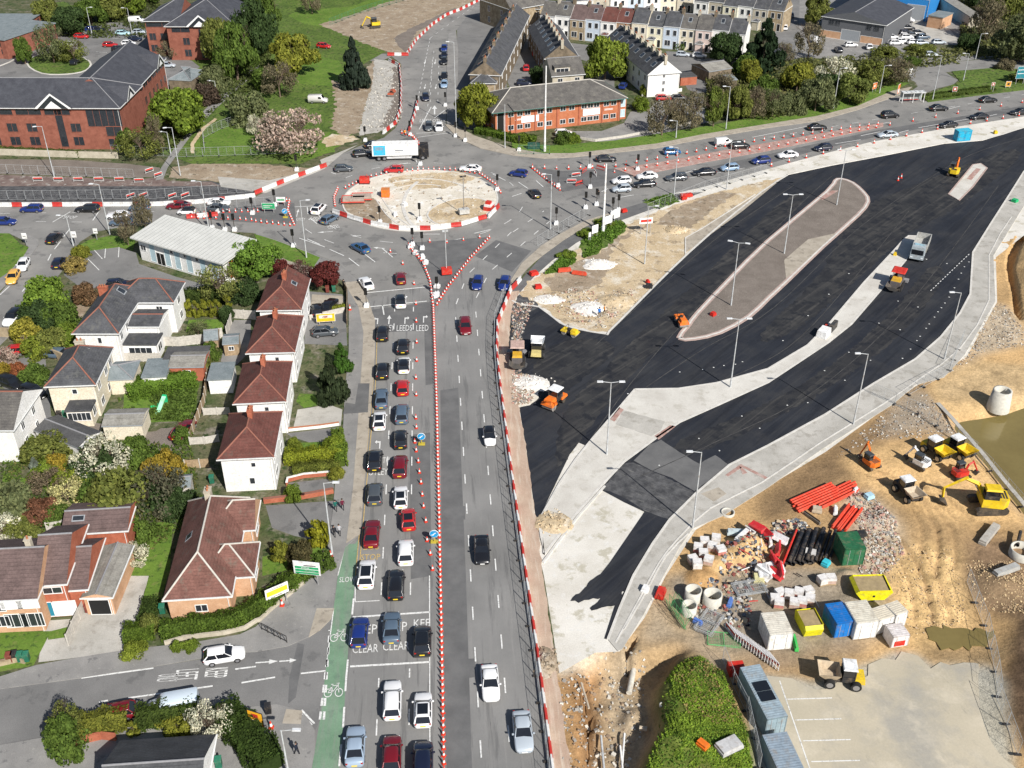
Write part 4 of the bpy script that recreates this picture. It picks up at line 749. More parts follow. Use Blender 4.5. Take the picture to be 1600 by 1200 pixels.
building('semi_detached_house','cream rendered house with slate hipped roof and white front bay, beside the black cars',a,b,[dict(x0=.35,x1=L-.35,y0=.35,y1=D_-.35,ze=5.4,axis='y',pitch=36),dict(x0=L*.42,x1=L*.9,y0=-2.2,y1=1,ze=2.7,kind='flat',ov=.15)],'cream','slate',windows=[(0,'E',[.2,.6,.85],[1.4,4.0],1.2,1.1),(0,'S',[.55],[4.2],.6,.7,dict(bars=0)),(1,'S',[.5],[1.7],3.0,1.2,dict(bars=4)),(1,'E',[.45],[1.7],1.2,1.2)],chimneys=[(0,.42,.86,1.3,.6,1.0,'stone_pale')],skylights=[(0,.62,.78,.7,1.0)])
a,b,L,D_=rect((112,521),(185,521),(211,466),5.6)
building('semi_detached_house','large white L shaped house with slate roof, below the car park',a,b,[dict(x0=.35,x1=L-.35,y0=.35,y1=D_+3,ze=5.6,axis='y',pitch=37),dict(x0=L*.5,x1=L+5.2,y0=D_-1.0,y1=D_+5.2,ze=5.6,axis='x',pitch=35,hips=(1,1)),dict(x0=L-.34,x1=L+4.6,y0=1.5,y1=4.6,ze=2.9,kind='flat',ov=.2),dict(x0=L-.34,x1=L+4.4,y0=4.62,y1=D_-1.0,ze=4.2,axis='x',pitch=12,hips=(0,0),ov=.1)],'render','slate',windows=[(0,'S',[.55],[4.2],.5,.9,dict(bars=0)),(0,'E',[.1,.3],[4.2],.9,1.2),(2,'S',[.5],[1.7],3.4,1.1,dict(bars=3)),(2,'E',[.5],[1.6],1.6,1.2),(1,'S',[.75],[4.2],.9,1),(1,'E',[.5],[1.6,4.2],1.2,1.1)],chimneys=[(0,.2,.75,1.4,.6,1.0)],skylights=[(0,.68,.72,.9,1.0)])
building('semi_detached_house','white gable end house with grey roof cut off by the left edge',P(-70,722),P(35,722),[dict(x0=0,x1=(P(35,722)-P(-70,722)).length,y0=0,y1=9,ze=5.4,axis='x',pitch=30,hips=(1,0))],'render','slate_brown',windows=[(0,'E',[.3,.7],[1.6,4.0],.8,1.1)])
a,b,L,D_=rect((203,372),(348,414),(393,381),4.4)
o1=building('community_building','long white single storey building with pale ribbed metal roof by the car park',a,b,[dict(x0=.9,x1=L-.9,y0=.9,y1=D_-.5,ze=4.2,kind='flat',ov=.01)],'render','metal_white',windows=[(0,'S',[.05],[2.6],1.2,1.0),(0,'S',[.16,.34,.46,.6,.76,.9],[2.1],1.3,3.4,dict(pane='skin_blue',bars=0)),(0,'S',[.4,.56,.7],[3.4],.6,.6,dict(bars=0)),(0,'S',[.25],[1.3],1.9,2.3,dict(pane='dark_in')),(0,'E',[.25,.62],[2.2],1.1,3.2,dict(pane='red_panel',bars=0))],gutter=None,cat='building')
mb=MB();mb.add([(0,0,4.3),(L,0,4.3),(L,D_,5.3),(0,D_,5.3),(0,0,4.55),(L,0,4.55),(L,D_,5.55),(0,D_,5.55)],[(0,3,2,1),(4,5,6,7),(0,1,5,4),(1,2,6,5),(2,3,7,6),(3,0,4,7)])
n=int(L/.9);sm_=MB()
for k in range(n+1):
 x=.05+k*(L-.1)/n;sm_.add([(x-.035,0,4.55),(x+.035,0,4.55),(x+.035,D_,5.55),(x-.035,D_,5.55),(x-.035,0,4.62),(x+.035,0,4.62),(x+.035,D_,5.62),(x-.035,D_,5.62)],[(4,5,6,7),(0,1,5,4),(1,2,6,5),(3,0,4,7)])
mb.build('sloping_roof',BM['metal_white'],o1);sm_.build('roof_seam',BM['seam'],o1)
mb=MB();mb.box(.92,L-.92,.92,D_-.6,4.1,4.32);mb.add([(.95,1,4.3),(.95,D_-.6,4.3),(.95,D_-.6,5.2),(L-.95,1,4.3),(L-.95,D_-.6,4.3),(L-.95,D_-.6,5.2)],[(0,1,2),(3,5,4)]);mb.build('wall_head',BM['render'],o1)
a,b,L,D_=rect((254,938),(362,931),(402,778),3.3)
building('bungalow','large tan brick bungalow with steep red clay tile roof',a,b,[dict(x0=.35,x1=L-.35,y0=.35,y1=D_-.2,ze=3.3,axis='y',pitch=43,hips=(1,1)),dict(x0=L*.5,x1=L+1.7,y0=D_*.2,y1=D_*.5,ze=3.2,axis='x',pitch=40,hips=(1,1)),dict(x0=L*.5,x1=L+1.0,y0=D_*.66,y1=D_*.95,ze=3.4,axis='x',pitch=40,hips=(1,0))],'brick_tan','red_tile_big','ridge_pale',windows=[(0,'S',[.52],[1.5],1.2,.9),(1,'E',[.5],[1.4],2.0,1.2,dict(bars=2)),(2,'E',[.5],[1.5],2.0,1.2,dict(bars=2))],chimneys=[(0,.45,.83,.7,1.1,1.0,'stone_pale')],skylights=[(0,.2,.5,.6,.8)])
a,b,L,D_=rect((-60,941),(54,935),(62,870),5.0)
building('terraced_house','brown tiled terraced house at the left edge with white front window panels',a,b,[dict(x0=.3,x1=L-.05,y0=.3,y1=9.5,ze=5.0,axis='x',pitch=30,hips=(0,0))],'brick_tan','brown_tile','ridge_grey',windows=[(0,'S',[.62,.86],[1.7],2.2,1.8,dict(bars=2)),(0,'S',[.62,.86],[3.9],2.2,.9,dict(pane='white')),(0,'S',[.38],[3.9,1.7],2.0,1.4)],chimneys=[(0,.8,.55,.6,.6,1.0,'stone_pale')])
a2,b2,L2,D2=rect((55,915),(99,912),(118,850),5.0)
building('terraced_house','red brick house with brown roof, blue front door and white garage door',a2,b2,[dict(x0=0,x1=L2,y0=.3,y1=9.5,ze=5.0,axis='x',pitch=30,hips=(0,0)),dict(x0=L2-.1,x1=L2+1.9,y0=.8,y1=9,ze=3.4,axis='x',pitch=30,hips=(0,0),ov=.15),dict(x0=L2*.1,x1=L2+4.2,y0=10,y1=15,ze=3.8,axis='x',pitch=22,hips=(0,0))],'brick','brown_tile','ridge_grey',windows=[(0,'S',[.5],[3.9],1.9,.8),(0,'S',[.2],[1.2],.8,2.0,dict(pane='door_blue',bars=0,name='door')),(0,'S',[.75],[1.2],2.4,2.0,dict(pane='white',bars=0,name='garage_door'))],skylights=[(2,.2,.3,1.2,.5)])
a,b,L,D_=rect((125,932),(175,931),(190,870),2.9)
g_=building('garage','tan brick garage with open door and long grey cement sheet roof',a,b,[dict(x0=.2,x1=L-.2,y0=.2,y1=D_+2,ze=2.7,axis='y',pitch=16,hips=(0,0),ov=.2)],'brick_tan','asbestos','ridge_grey',windows=[(0,'S',[.5],[1.1],L*.62,2.1,dict(pane='dark_in',bars=0,name='garage_door'))],cat='garage')
a,b,L,D_=rect((187,1157),(338,1147),(338,1147),3.0)
d_=(b-a).normalized();nn=Vector((d_.y,-d_.x,0));A_=a+nn*9;B_=b+nn*9
building('bungalow','white walled bungalow with dark grey tiled roof at the bottom edge',A_,B_,[dict(x0=.35,x1=L-.35,y0=0,y1=8.65,ze=3.0,axis='x',pitch=28,hips=(0,0)),dict(x0=L*.22,x1=L*.72,y0=-5,y1=4,ze=3.0,axis='y',pitch=28,hips=(0,0))],'render','grey_tile','ridge_grey',windows=[(0,'E',[.7],[1.5],1.0,1.1)])
def shed(label,sw,se,dep,z,wall,roof,axis='x',pitch=14,hips=(0,0),cat='shed',win=(),name='garden_shed',kind='pitched'):
 a,b,L,_=rect(sw,se,se,z);return building(name,label,a,b,[dict(x0=.15,x1=L-.15,y0=.15,y1=dep,ze=z,axis=axis,pitch=pitch,hips=hips,ov=.15,kind=kind)],wall,roof,'ridge_grey',windows=win,gutter=None,cat=cat)
shed('pink rendered garage with grey corrugated roof in the gravel lane',(158,666),(222,664),4,2.4,'cream','asbestos',cat='garage')
shed('brick garage with cement roof and small window below the dark shed roof',(262,574),(318,573),4.5,2.5,'brick','asbestos',cat='garage',win=[(0,'S',[.5],[1.5],1.0,.6)])
shed('long dark flat roofed shed behind the brick garage',(254,562),(322,560),3.5,2.5,'stone_dark','felt_dark',kind='flat')
shed('pale flat roofed garage beside the red roofed house',(323,594),(362,592),4.5,2.5,'render','felt',kind='flat',cat='garage')
shed('low grey roofed lean-to between the cream and white houses',(168,594),(208,592),5,2.6,'cream','felt',pitch=20,hips=(0,1))
shed('grey felt roofed extension beside the lean-to',(220,590),(260,588),5,2.4,'render','felt',kind='flat')
shed('dark grey roofed garage beside the front bay of the cream house',(52,672),(122,700),4,2.6,'render','felt_dark',cat='garage',pitch=16)
shed('white shed with blue roof at the end of the brown terrace',(142,824),(178,824),3,2.6,'render','grey_tile',cat='shed')
shed('small greenhouse shed beside the white shed',(185,818),(205,818),3,2.2,'fence_pale','felt',kind='flat')
shed('brown timber shed with green roof behind the third red roofed house',(347,538),(373,536),3,2.2,'wood','felt',win=[(0,'S',[.5],[1.3],.7,.6)])
shed('small dark shed with pitched roof beside the long white fence',(318,532),(341,530),3,2.0,'wood','felt',pitch=30)
shed('dark shed tucked beside the gravel lane trees',(278,762),(298,760),2.5,2.1,'fence_pale','felt',pitch=25)
def office_gable(root,x,y,z,wd,ht,side,r_off):
 mb=MB();hw=wd/2
 if side=='S':f=lambda a,b,c:(x+a,y+b,z+c)
 else:f=lambda a,b,c:(x-b,y+a,z+c)
 v=[f(-hw,-.3,0),f(hw,-.3,0),f(0,-.3,ht),f(-hw,5,0),f(hw,5,0),f(0,5,ht)]
 mb.add(v,[(0,2,5,3),(1,4,5,2)],0)
 t=.35
 v=[f(-hw,-.35,-.1),f(-hw+t*2.2,-.35,-.1),f(0,-.35,ht-t),f(0,-.35,ht+.1),f(hw-t*2.2,-.35,-.1),f(hw,-.35,-.1)]
 mb.add(v,[(0,1,2,3),(2,4,5,3)],1)
 v=[f(-hw*.45,-.36,-.05),f(hw*.45,-.36,-.05),f(0,-.36,ht*.5)];mb.add(v,[(0,1,2)],1)
 mb.add([f(-hw+.1,-.3,0),f(hw-.1,-.3,0),f(0,-.3,ht-.1)],[(0,1,2)],2)
 mb.build('gable',[BM['slate_office'],BM['white'],BM['glass']],root)
ow=dict(frame='brick_office',bars=1)
a,b,L,D_=rect((-200,168),(187,169),(187,169),9.6);Dw=16;e_=P(259,91,9.6);d_=(b-a).normalized();nn=Vector((-d_.y,d_.x,0))
u1=(e_-b).length
of=building('office_building','three storey red brick office with dark slate roof and white gables, nearest the road',a,b,[dict(x0=.5,x1=L-.5,y0=.5,y1=Dw,ze=9.6,axis='x',pitch=27,hips=(0,1),ov=.5)],'brick_office','slate_office','ridge_grey',cat='office',windows=[(0,'S',[(L-x)/L for x in(10.5,20.5,25,29.5,34.5,39,43.5,48)],[1.9,5.0],2.2,1.9,ow),(0,'S',[(L-x)/L for x in(14,20.5,27,33.5,40,46.5)],[8.5],5.6,1.2,ow)])
bl0=dict(x0=.5,x1=L-.5,y0=.5,y1=Dw)
add_window(of,'S',bl0,L-14.6,4.8,1.6,8.4,frame='brick_office',bars=0,name='stair_glazing');add_window(of,'S',bl0,L-4.6,7.2,7.6,3.8,frame='brick_office',bars=4,name='corner_glazing');add_window(of,'S',bl0,L-3.0,4.2,3.4,2.2,frame='brick_office',bars=1,name='corner_glazing');add_window(of,'S',bl0,L-4,1.6,1.2,1.7,frame='brick_office',bars=0)
office_gable(of,L-14.6,0,9.6,8.4,3.2,'S',0);office_gable(of,L-62,0,9.6,8.4,3.2,'S',0)
rzw=math.atan2(e_.y-b.y,e_.x-b.x);dw=Vector((math.cos(rzw),math.sin(rzw),0));nw=Vector((-dw.y,dw.x,0))
A2=b+nw*17
o2=building('office_wing','red brick office wing running back from the corner with two small white gables',b,e_,[dict(x0=8,x1=u1-.5,y0=.5,y1=Dw,ze=9.61,axis='x',pitch=27,hips=(0,0),ov=.5),dict(x0=.6,x1=9,y0=.5,y1=4,ze=9.5,kind='flat',ov=0)],'brick_office','slate_office','ridge_grey',cat='office',windows=[(0,'S',9,[1.9,5.0],1.6,1.9,ow),(0,'S',8,[8.5],3.2,1.2,ow)])
office_gable(o2,u1*.2,0,9.6,7,2.6,'S',0);office_gable(o2,u1*.85,0,9.6,7,2.6,'S',0)
a,b,L,D_=rect((222,33),(272,33),(272,33),9.6)
o3=building('office_building','red brick office block with dark roof at the top, behind the parked cars',a,b,[dict(x0=.5,x1=L+1,y0=.5,y1=16,ze=9.6,axis='x',pitch=27,hips=(1,0),ov=.5),dict(x0=L-1,x1=L+18,y0=-4.5,y1=17,ze=9.4,axis='y',pitch=27,hips=(1,0),ov=.5)],'brick_office','slate_office','ridge_grey',cat='office',windows=[(0,'S',3,[2.0,5.2],1.8,1.9,ow),(0,'S',[.5],[8.5],9,1.2,ow),(1,'S',[.26],[2,5.2],1.8,1.9,ow),(1,'S',[.5],[4.5],1.6,8,dict(frame='brick_office',bars=0)),(1,'S',[.75],[5.2,8.2],5,1.6,ow),(1,'S',[.2],[8.3],5,1.2,ow),(1,'E',5,[1.9,5.0,8.3],1.8,1.8,ow)])
office_gable(o3,L+8.5,-5,9.4,8,3,'S',0);office_gable(o3,L+18.5,4,9.4,6,2.6,'E',0)
a=P(-120,62,6);b=P(62,22,6)
building('office_building','flat roofed red brick office at the top left corner',P(-170,40,5.5),P(6,62,5.5),[dict(x0=0,x1=(P(6,62,5.5)-P(-170,40,5.5)).length,y0=0,y1=20,ze=5.42,kind='flat',ov=.3)],'brick_office','felt',cat='office',windows=[(0,'S',9,[2,4],1.6,1.2,ow)])
building('office_wing','long flat roofed red brick wing with a row of windows at the top left corner',P(2,61,5.5),P(63,22,5.5),[dict(x0=0,x1=(P(63,22,5.5)-P(2,61,5.5)).length,y0=.3,y1=26,ze=5.5,kind='flat',ov=.3)],'brick_office','felt',cat='office',windows=[(0,'S',8,[2,4],1.4,1.3,ow)])
shed('low bin store with blue grey roof beside the office wing',(262,124),(298,126),9,3,'stone_dark','felt',pitch=25,hips=(1,1),cat='outbuilding',name='bin_store')
a,b,L,D_=rect((770,177),(992,152),(992,152),5.7)
og=building('office_building','two storey orange brick office with grey roof and white window frames beside the roundabout',a,b,[dict(x0=1,x1=L-3,y0=1.2,y1=13,ze=5.7,axis='x',pitch=24,hips=(1,1),ov=1.2),dict(x0=L-3.0,x1=L-1.2,y0=2,y1=12,ze=5.4,kind='flat',ov=.02)],'brick_orange','slate_brown','ridge_pale',cat='office',gutter='green_trim',windows=[(0,'S',[.12,.19,.25,.35,.42,.53,.60,.70,.75,.80,.88,.94],[1.4,4.5],1.3,1.0),(0,'S',[.04],[3],1.6,4.6,dict(pane='dark_in',bars=0)),(0,'S',[.27],[3.0],4.2,1.4,dict(pane='white',bars=0,name='sign_panel')),(0,'S',[.76],[3.0],4.2,1.4,dict(pane='white',bars=0,name='sign_panel')),(0,'W',3,[1.4,4.5],1.3,1.1),(1,'S',[.5],[1.5,4],1.2,1.8,dict(pane='skin_blue'))])
mb=MB()
for k in(.08,.16,.31,.485,.66,.85,.985):x=1+k*(L-4);mb.box(x-.18,x+.18,1.05,1.2,0,5.5)
mb.build('brick_pier',BM['brick'],og)
mb=MB();mb.box(1+.15*(L-4),1+.2*(L-4),1.1,1.16,3,3.1)
for k,yy in((.2,3.2),(.2,2.95),(.9,3.2),(.9,2.95)):x=1+k*(L-4);mb.box(x-1.1,x+1.1,1.13,1.19,yy,yy+.1)
mb.build('lettering_strip',BM['white'],og)
def terrace_gables(label,sw,se,dep,z,n,wall,roof,pitch=38,win=True,wwall=None,group=None,dorm=False):
 "row of houses running away from the camera: chimneys along the ridge"
 a,b,L,_=rect(sw,se,se,z)
 return building('terraced_houses',label,a,b,[dict(x0=.3,x1=L-.3,y0=.3,y1=dep,ze=z,axis='y',pitch=pitch,hips=(0,0),ov=.25)],wall,roof,'ridge_grey',windows=[(0,'W',n,[1.7,4.4],1.1,1.3),(0,'E',n,[1.7,4.4],1.1,1.3)]+([(0,'S',[.5],[1.6,3.4,5.2],.6,.9)]if win else[]),chimneys=[(0,.5,(k+.06)/n,.7,1.6,.9,'stone_pale' if wwall else 'stone_dark')for k in range(n)],skylights=[(0,.25,(k+.5)/n,1,1.4)for k in range(n)],cat='terrace')
def depth(sw,far,z):return(P(*far,z)-P(*sw,z)).length
terrace_gables('long dark slate stone terrace with a row of chimneys beside the north arm',(732,116),(783,118),depth((732,116),(729,22),5.6),5.6,8,'stone_dark','slate')
terrace_gables('slate roofed terrace with pinkish chimneys between two back streets',(850,92),(906,90),depth((850,92),(844,44),5.6),5.6,7,'stone_dark','slate',wwall=1)
terrace_gables('slate terrace with a bright white gable end facing the road',(1012,117),(1065,113),depth((1012,117),(988,60),5.8),5.8,8,'render','slate',wwall=1)
a,b,L,_=rect((862,122),(914,118),(914,118),4.8)
building('stone_house','pale stone cross wing with flat dormer at the end of the slate terrace',a,b,[dict(x0=.3,x1=L-.3,y0=.3,y1=9,ze=5.2,axis='x',pitch=35,hips=(0,0)),dict(x0=L*.12,x1=L*.58,y0=1.0,y1=5,ze=7.2,kind='flat',ov=.2,zb=5)],'stone_pale','slate_brown','ridge_grey',windows=[(0,'S',[.25,.8],[1.6,3.8],1.2,1.2),(1,'S',[.5],[6.2],3.2,1.0,dict(bars=2))])
a,b,L,_=rect((735,130),(776,130),(776,130),4.2)
building('stone_house','small stone house with hipped grey roof in front of the dark terrace',a,b,[dict(x0=.3,x1=L-.3,y0=.3,y1=9,ze=4.2,axis='y',pitch=30,hips=(1,0))],'stone','slate','ridge_grey',windows=[(0,'S',[.4],[1.6],1,1.2)])
a,b,L,_=rect((750,18),(768,24),(768,24),7)
building('stone_house','tall stone house with gable and four windows at the top of the terrace street',P(750,34),P(799,52),[dict(x0=0,x1=(P(799,52)-P(750,34)).length,y0=0,y1=14,ze=7,axis='y',pitch=40,hips=(0,0))],'stone','slate_brown','ridge_grey',windows=[(0,'S',[.3,.7],[1.8,5.0],1.0,1.5),(0,'S',[.5],[7.8],.8,1.2)],chimneys=[(0,.5,.9,.8,1.4,.8,'stone_dark')])
for k,(x,y)in enumerate(((800,46),(822,44))):
 building('stone_house',('left','right')[k]+' dark stone house of the pair at the top of the back street',P(x,y),P(x+20,y+1),[dict(x0=0,x1=(P(x+20,y+1)-P(x,y)).length,y0=0,y1=12,ze=6,axis='y',pitch=38,hips=(0,0))],'stone_dark','slate','ridge_grey',windows=[(0,'S',[.3,.7],[1.6,4.2],.9,1.3)],chimneys=[(0,.5,.5,.7,1.4,.8,'stone_dark')])
def row(p0,p1,z,n,walls,roofs,labels,dep,skip=(),grp='painted terraced houses'):
 A_=P(*p0,z);B_=P(*p1,z);d=(B_-A_)/n
 for k in range(n):
  if k in skip:continue
  a=A_+d*k;b=a+d;L=d.length
  building('terraced_house',labels[k],(a.x,a.y),(b.x,b.y),[dict(x0=.004,x1=L-.004,y0=[0,.25,-.2,.1][k%4],y1=dep,ze=z+[0,.35,-.25,.15,-.1][k%5],axis='x',pitch=36,hips=(0,0),ov=.01)]+([dict(x0=L*.1,x1=L*.55,y0=-1.6,y1=.3,ze=2.7,axis='x',pitch=25,hips=(1,1),ov=.1)]if k%3==1 else[]),walls[k%len(walls)],roofs[k%len(roofs)],'ridge_grey',windows=[(0,'S',[.3,.72],[4.6],1.0,1.5,dict(bars=0)),(0,'S',[.3],[1.7],1.6,1.5),(0,'S',[.75],[1.2],.9,2.1,dict(pane='dark_in',bars=0,name='door'))],chimneys=[(0,.97,.5,.8,1.3,.9,'stone_dark' if k%3 else 'stone_pale')],skylights=[(0,.5,.3,.9,1.1)]if k%2 else[],group=grp)
cols_=['white','brown stone','pale blue','brown','pale yellow','lilac grey','cream','pale pink']
row((844,24),(1165,53),6.2,13,['render','render','stone','blueish','render','brownr','cream','yellowish','blueish','cream','pinkish','render','render'],['slate_brown','slate_brown','brown_tile','brown_tile','red_tile','red_tile','slate','slate','slate','slate_brown','slate_brown','slate','slate'],['leftmost white house of the painted terrace, grey roof','white house of the painted terrace right of the leftmost one','stone house with brown roof in the painted terrace','pale blue house with brown roof left of the red roofs','white house under the red roof in the painted terrace','brown house under the red roof in the painted terrace','cream house right of the red roofs in the painted terrace','pale yellow house in the painted terrace','lilac blue house in the painted terrace','cream house left of the pink house in the painted terrace','pink house in the painted terrace','white house right of the pink house in the painted terrace','rightmost white house of the painted terrace beside the cedar'],9)
row((900,2),(1110,-14),6.2,8,['render','stone_pale','render','blueish','render','cream','stone_pale','render'],['slate','slate_brown'],['%s house of the upper back row at the top edge, %s'%(['white','stone','white','blue','white','cream','stone','white'][k],['leftmost','second from left','third from left','fourth from left','fifth from left','third from right','second from right','rightmost'][k])for k in range(8)],9,grp='upper back row of houses')
row((1085,1),(1225,18),6.2,6,['render','stone_pale','yellowish','render','stone_pale','stone'],['slate'],['%s house of the top right terrace, %s'%(['white','stone','yellow','white','stone','brown stone'][k],['leftmost','second from left','third from left','third from right','second from right','rightmost'][k])for k in range(6)],9,grp='top right terrace')
a=P(1281,57);b=P(1378,72);L=(b-a).length
building('industrial_unit','grey clad industrial unit with blue grey gable roof and brick base',a,b,[dict(x0=0,x1=L,y0=0,y1=26,ze=6,axis='y',pitch=14,hips=(0,0),ov=.3)],'grey_clad','slate_office','ridge_grey',cat='industrial unit',windows=[(0,'S',[.15,.25,.75,.87],[4.6],1.5,1.2,dict(frame='grey_clad')),(0,'S',[.48],[1.6],5.5,3.0,dict(pane='lead',bars=0,name='roller_door')),(0,'S',[.16],[1.1],6.5,2.0,dict(pane='brick_tan',bars=0,name='brick_base')),(0,'S',[.82],[1.1],6.5,2.0,dict(pane='brick_tan',bars=0,name='brick_base'))])
a=P(1330,20);b=P(1447,34);L=(b-a).length
building('industrial_unit','bright blue clad warehouse with grey roller door at the top edge',a,b,[dict(x0=0,x1=L,y0=0,y1=24,ze=8,axis='y',pitch=10,hips=(0,0),ov=.3)],'blue_clad','blue_clad','ridge_pale',cat='industrial unit',windows=[(0,'S',[.84],[2.4],5.5,4.6,dict(pane='lead',bars=0,name='roller_door')),(0,'S',[.84],[7],7,.8,dict(pane='white',bars=0,name='sign_panel'))])
shed('low orange brick store beside the blue warehouse',(1450,24),(1474,28),8,3.5,'brick_tan','felt',kind='flat',cat='outbuilding',name='brick_store')
shed('weathered stone outbuilding with flat grey roof in the gardens',(1108,112),(1145,106),8,3,'stone_dark','asbestos',cat='outbuilding',name='stone_outbuilding');shed('small blue grey shed beside the stone outbuilding',(1140,126),(1153,124),5,2.6,'stone_dark','felt',name='stone_outbuilding')
building('railway_viaduct','pale concrete railway platform crossing the top right corner',P(1452,4),P(1512,44),[dict(x0=0,x1=(P(1512,44)-P(1452,4)).length,y0=0,y1=4,ze=3.4,kind='flat',ov=.1)],'stone_pale','asbestos',cat='platform')
building('brick_store','dark red brick house corner beside the white gable car park',P(1063,134),P(1088,132),[dict(x0=0,x1=(P(1088,132)-P(1063,134)).length,y0=0,y1=4,ze=2.2,kind='flat',ov=.02)],'brick','felt_dark',cat='wall')
def wall(label,pts,h,wd=.25,mat='stone_pale',name='garden_wall',cat='wall',cap=None):
 mb=MB();strip(mb,[tuple(p[:2])for p in pts],wd,0,h);o=mb.build(name,BM[mat])
 if cap:m2=MB();strip(m2,[tuple(p[:2])for p in pts],wd+.08,h,h+.07);m2.build('coping',BM[cap],o)
 tag(o,label,cat);return o
wall('brown stone boundary wall beside the red car on the left edge',TP(0,1,[(-40,900),(60,905),(200,965),(340,1040),(400,1065)]),1.6,.3,'stone')
wall('low stone wall along the office frontage',TP(0,0,[(-100,965),(60,970),(500,985),(740,990)]),1.4,.3,'stone_pale')
wall('low brick garden wall beside the lawn of the front red roofed house',TP(1,2,[(195,640),(200,610),(300,585),(470,570)]),.6,.25,'brick',cap='render')
wall('low orange brick wall in front of the palm',TP(1,2,[(50,745),(300,715),(485,680)]),.7,.3,'brick',cap='ridge_red')
wall('pink and white low wall between two driveways',TP(1,2,[(205,295),(400,275),(520,258)]),.5,.2,'render',cap='pot')
wall('curved pale kerb wall round the bungalow hedge',TP(0,3,[(1030,430),(1150,395),(1400,365),(1530,335),(1600,290)])+TP(1,3,[(30,280),(100,215),(190,140),(300,50)]),.5,.25,'stone_pale')
wall('low brick wall around the corner lawn with bins',TP(0,3,[(-60,575),(0,560),(110,535),(160,545)]),.7,.3,'stone')
wall('pale stone wall with coping beside the parked red and blue vehicles',TP(0,3,[(480,1100),(510,1050),(640,1020),(730,1030)]),1.0,.25,'brick')
wall('white low wall in front of the bright white gable',TP(2,0,[(810,600),(870,600),(1060,570)]),.8,.25,'render')
wall('pale stone wall with fence beside the bare trees',TP(2,0,[(420,870),(520,885),(700,860),(900,820),(1180,760)]),.6,.2,'fence_pale')
wall('pebbled garden wall beside the driveway with two dark cars',TP(1,1,[(335,800),(400,785),(555,750)]),.9,.2,'fence_pale')
wall('dark timber fence along the pavement beside the yellow banner',TP(1,1,[(570,830),(572,640),(545,590)]),1.3,.12,'stone_dark','garden_fence','fence')
wall('orange brick wall between the white shed and the greenhouse',TP(0,2,[(640,1030),(720,900)]),1.6,.22,'brick')
def pfence(label,pts,h=1.7,mat='fence_pale',step=1.9):
 L=[tuple(p[:2])for p in pts];c=L[0];root=empty('garden_fence',(c[0],c[1],0),0,label,'fence');loc=[(p[0]-c[0],p[1]-c[1])for p in L]
 mb=MB();strip(mb,loc,.05,0.05,h);mb.build('fence_boards',BM[mat],root);mb=MB()
 for x,y,hd in walk(loc,step):mb.obox((x,y,h/2+.05),(.14,.14,h+.1),hd)
 mb.build('posts',BM['fence_pale'],root)
TF=lambda c,r,pts:TP(c,r,pts)
pfence('long pale panel fence along the lawn with black bush',TF(0,1,[(930,960),(1120,965),(1300,945),(1395,905)]))
pfence('pale fence beside the sheds at the end of the lawn',TF(0,1,[(1420,900),(1460,790),(1600,800)]))
pfence('grey white panel fence between the driveway and the garage',TF(0,3,[(430,435),(480,320),(530,220)]),1.6)
pfence('weathered fence behind the terrace gardens',TF(0,2,[(300,930),(450,905),(560,880)]),1.5)
pfence('pale picket fence beside the second red roofed house',TF(0,2,[(1275,195),(1440,190)]),1.2);pfence('pale picket fence beside the nearest red roofed house',TF(0,2,[(1190,380),(1290,375),(1370,360)]),1.2)
pfence('timber fence running up behind the red roofed houses',TF(0,2,[(1190,360),(1280,120),(1290,40),(1310,-100)]),1.5,'wood');pfence('wooden garden fence beside the shrubs',TF(0,2,[(1160,530),(1310,520)]),1.4,'wood')
pfence('grey fence in front of the orange shrub between sheds',TF(0,1,[(740,1060),(860,1060),(1010,1060)]),1.5)
pfence('brown fence along the pale picket gardens',TF(1,1,[(330,680),(310,780)]),1.3,'wood')
def leafmat():
 m,nt,b=newmat('foliage',.75,.15)
 oi=nt.nodes.new('ShaderNodeObjectInfo');gm=nt.nodes.new('ShaderNodeNewGeometry')
 r1=ramp(nt,gm.outputs['Random Per Island'],[(0,(.65,.7,.55)),(.5,(1.15,1.15,1.05)),(1,(1.75,1.65,1.4))])
 c=mix(nt,oi.outputs['Color'],r1,1,'MULTIPLY')
 f,_=noise(nt,gm.outputs['Position'],.55,3,.6);c=mix(nt,c,ramp(nt,f,[(.3,.65),(.7,1.35)]),1,'MULTIPLY')
 nt.links.new(c,b.inputs['Base Color'])
 tr=nt.nodes.new('ShaderNodeBsdfTranslucent');nt.links.new(c,tr.inputs[0]);ms=nt.nodes.new('ShaderNodeMixShader');ms.inputs[0].default_value=.38
 nt.links.new(b.outputs[0],ms.inputs[1]);nt.links.new(tr.outputs[0],ms.inputs[2]);nt.links.new(ms.outputs[0],nt.nodes['Material Output'].inputs[0]);return m
LEAF=leafmat()
def barkmat():
 m,nt,b=newmat('bark',.95,.1);gm=nt.nodes.new('ShaderNodeNewGeometry');f,_=noise(nt,gm.outputs['Position'],4,4);oi=nt.nodes.new('ShaderNodeObjectInfo')
 nt.links.new(mix(nt,oi.outputs['Color'],ramp(nt,f,[(.3,.7),(.7,1.3)]),1,'MULTIPLY'),b.inputs['Base Color']);return m
BARK=barkmat()
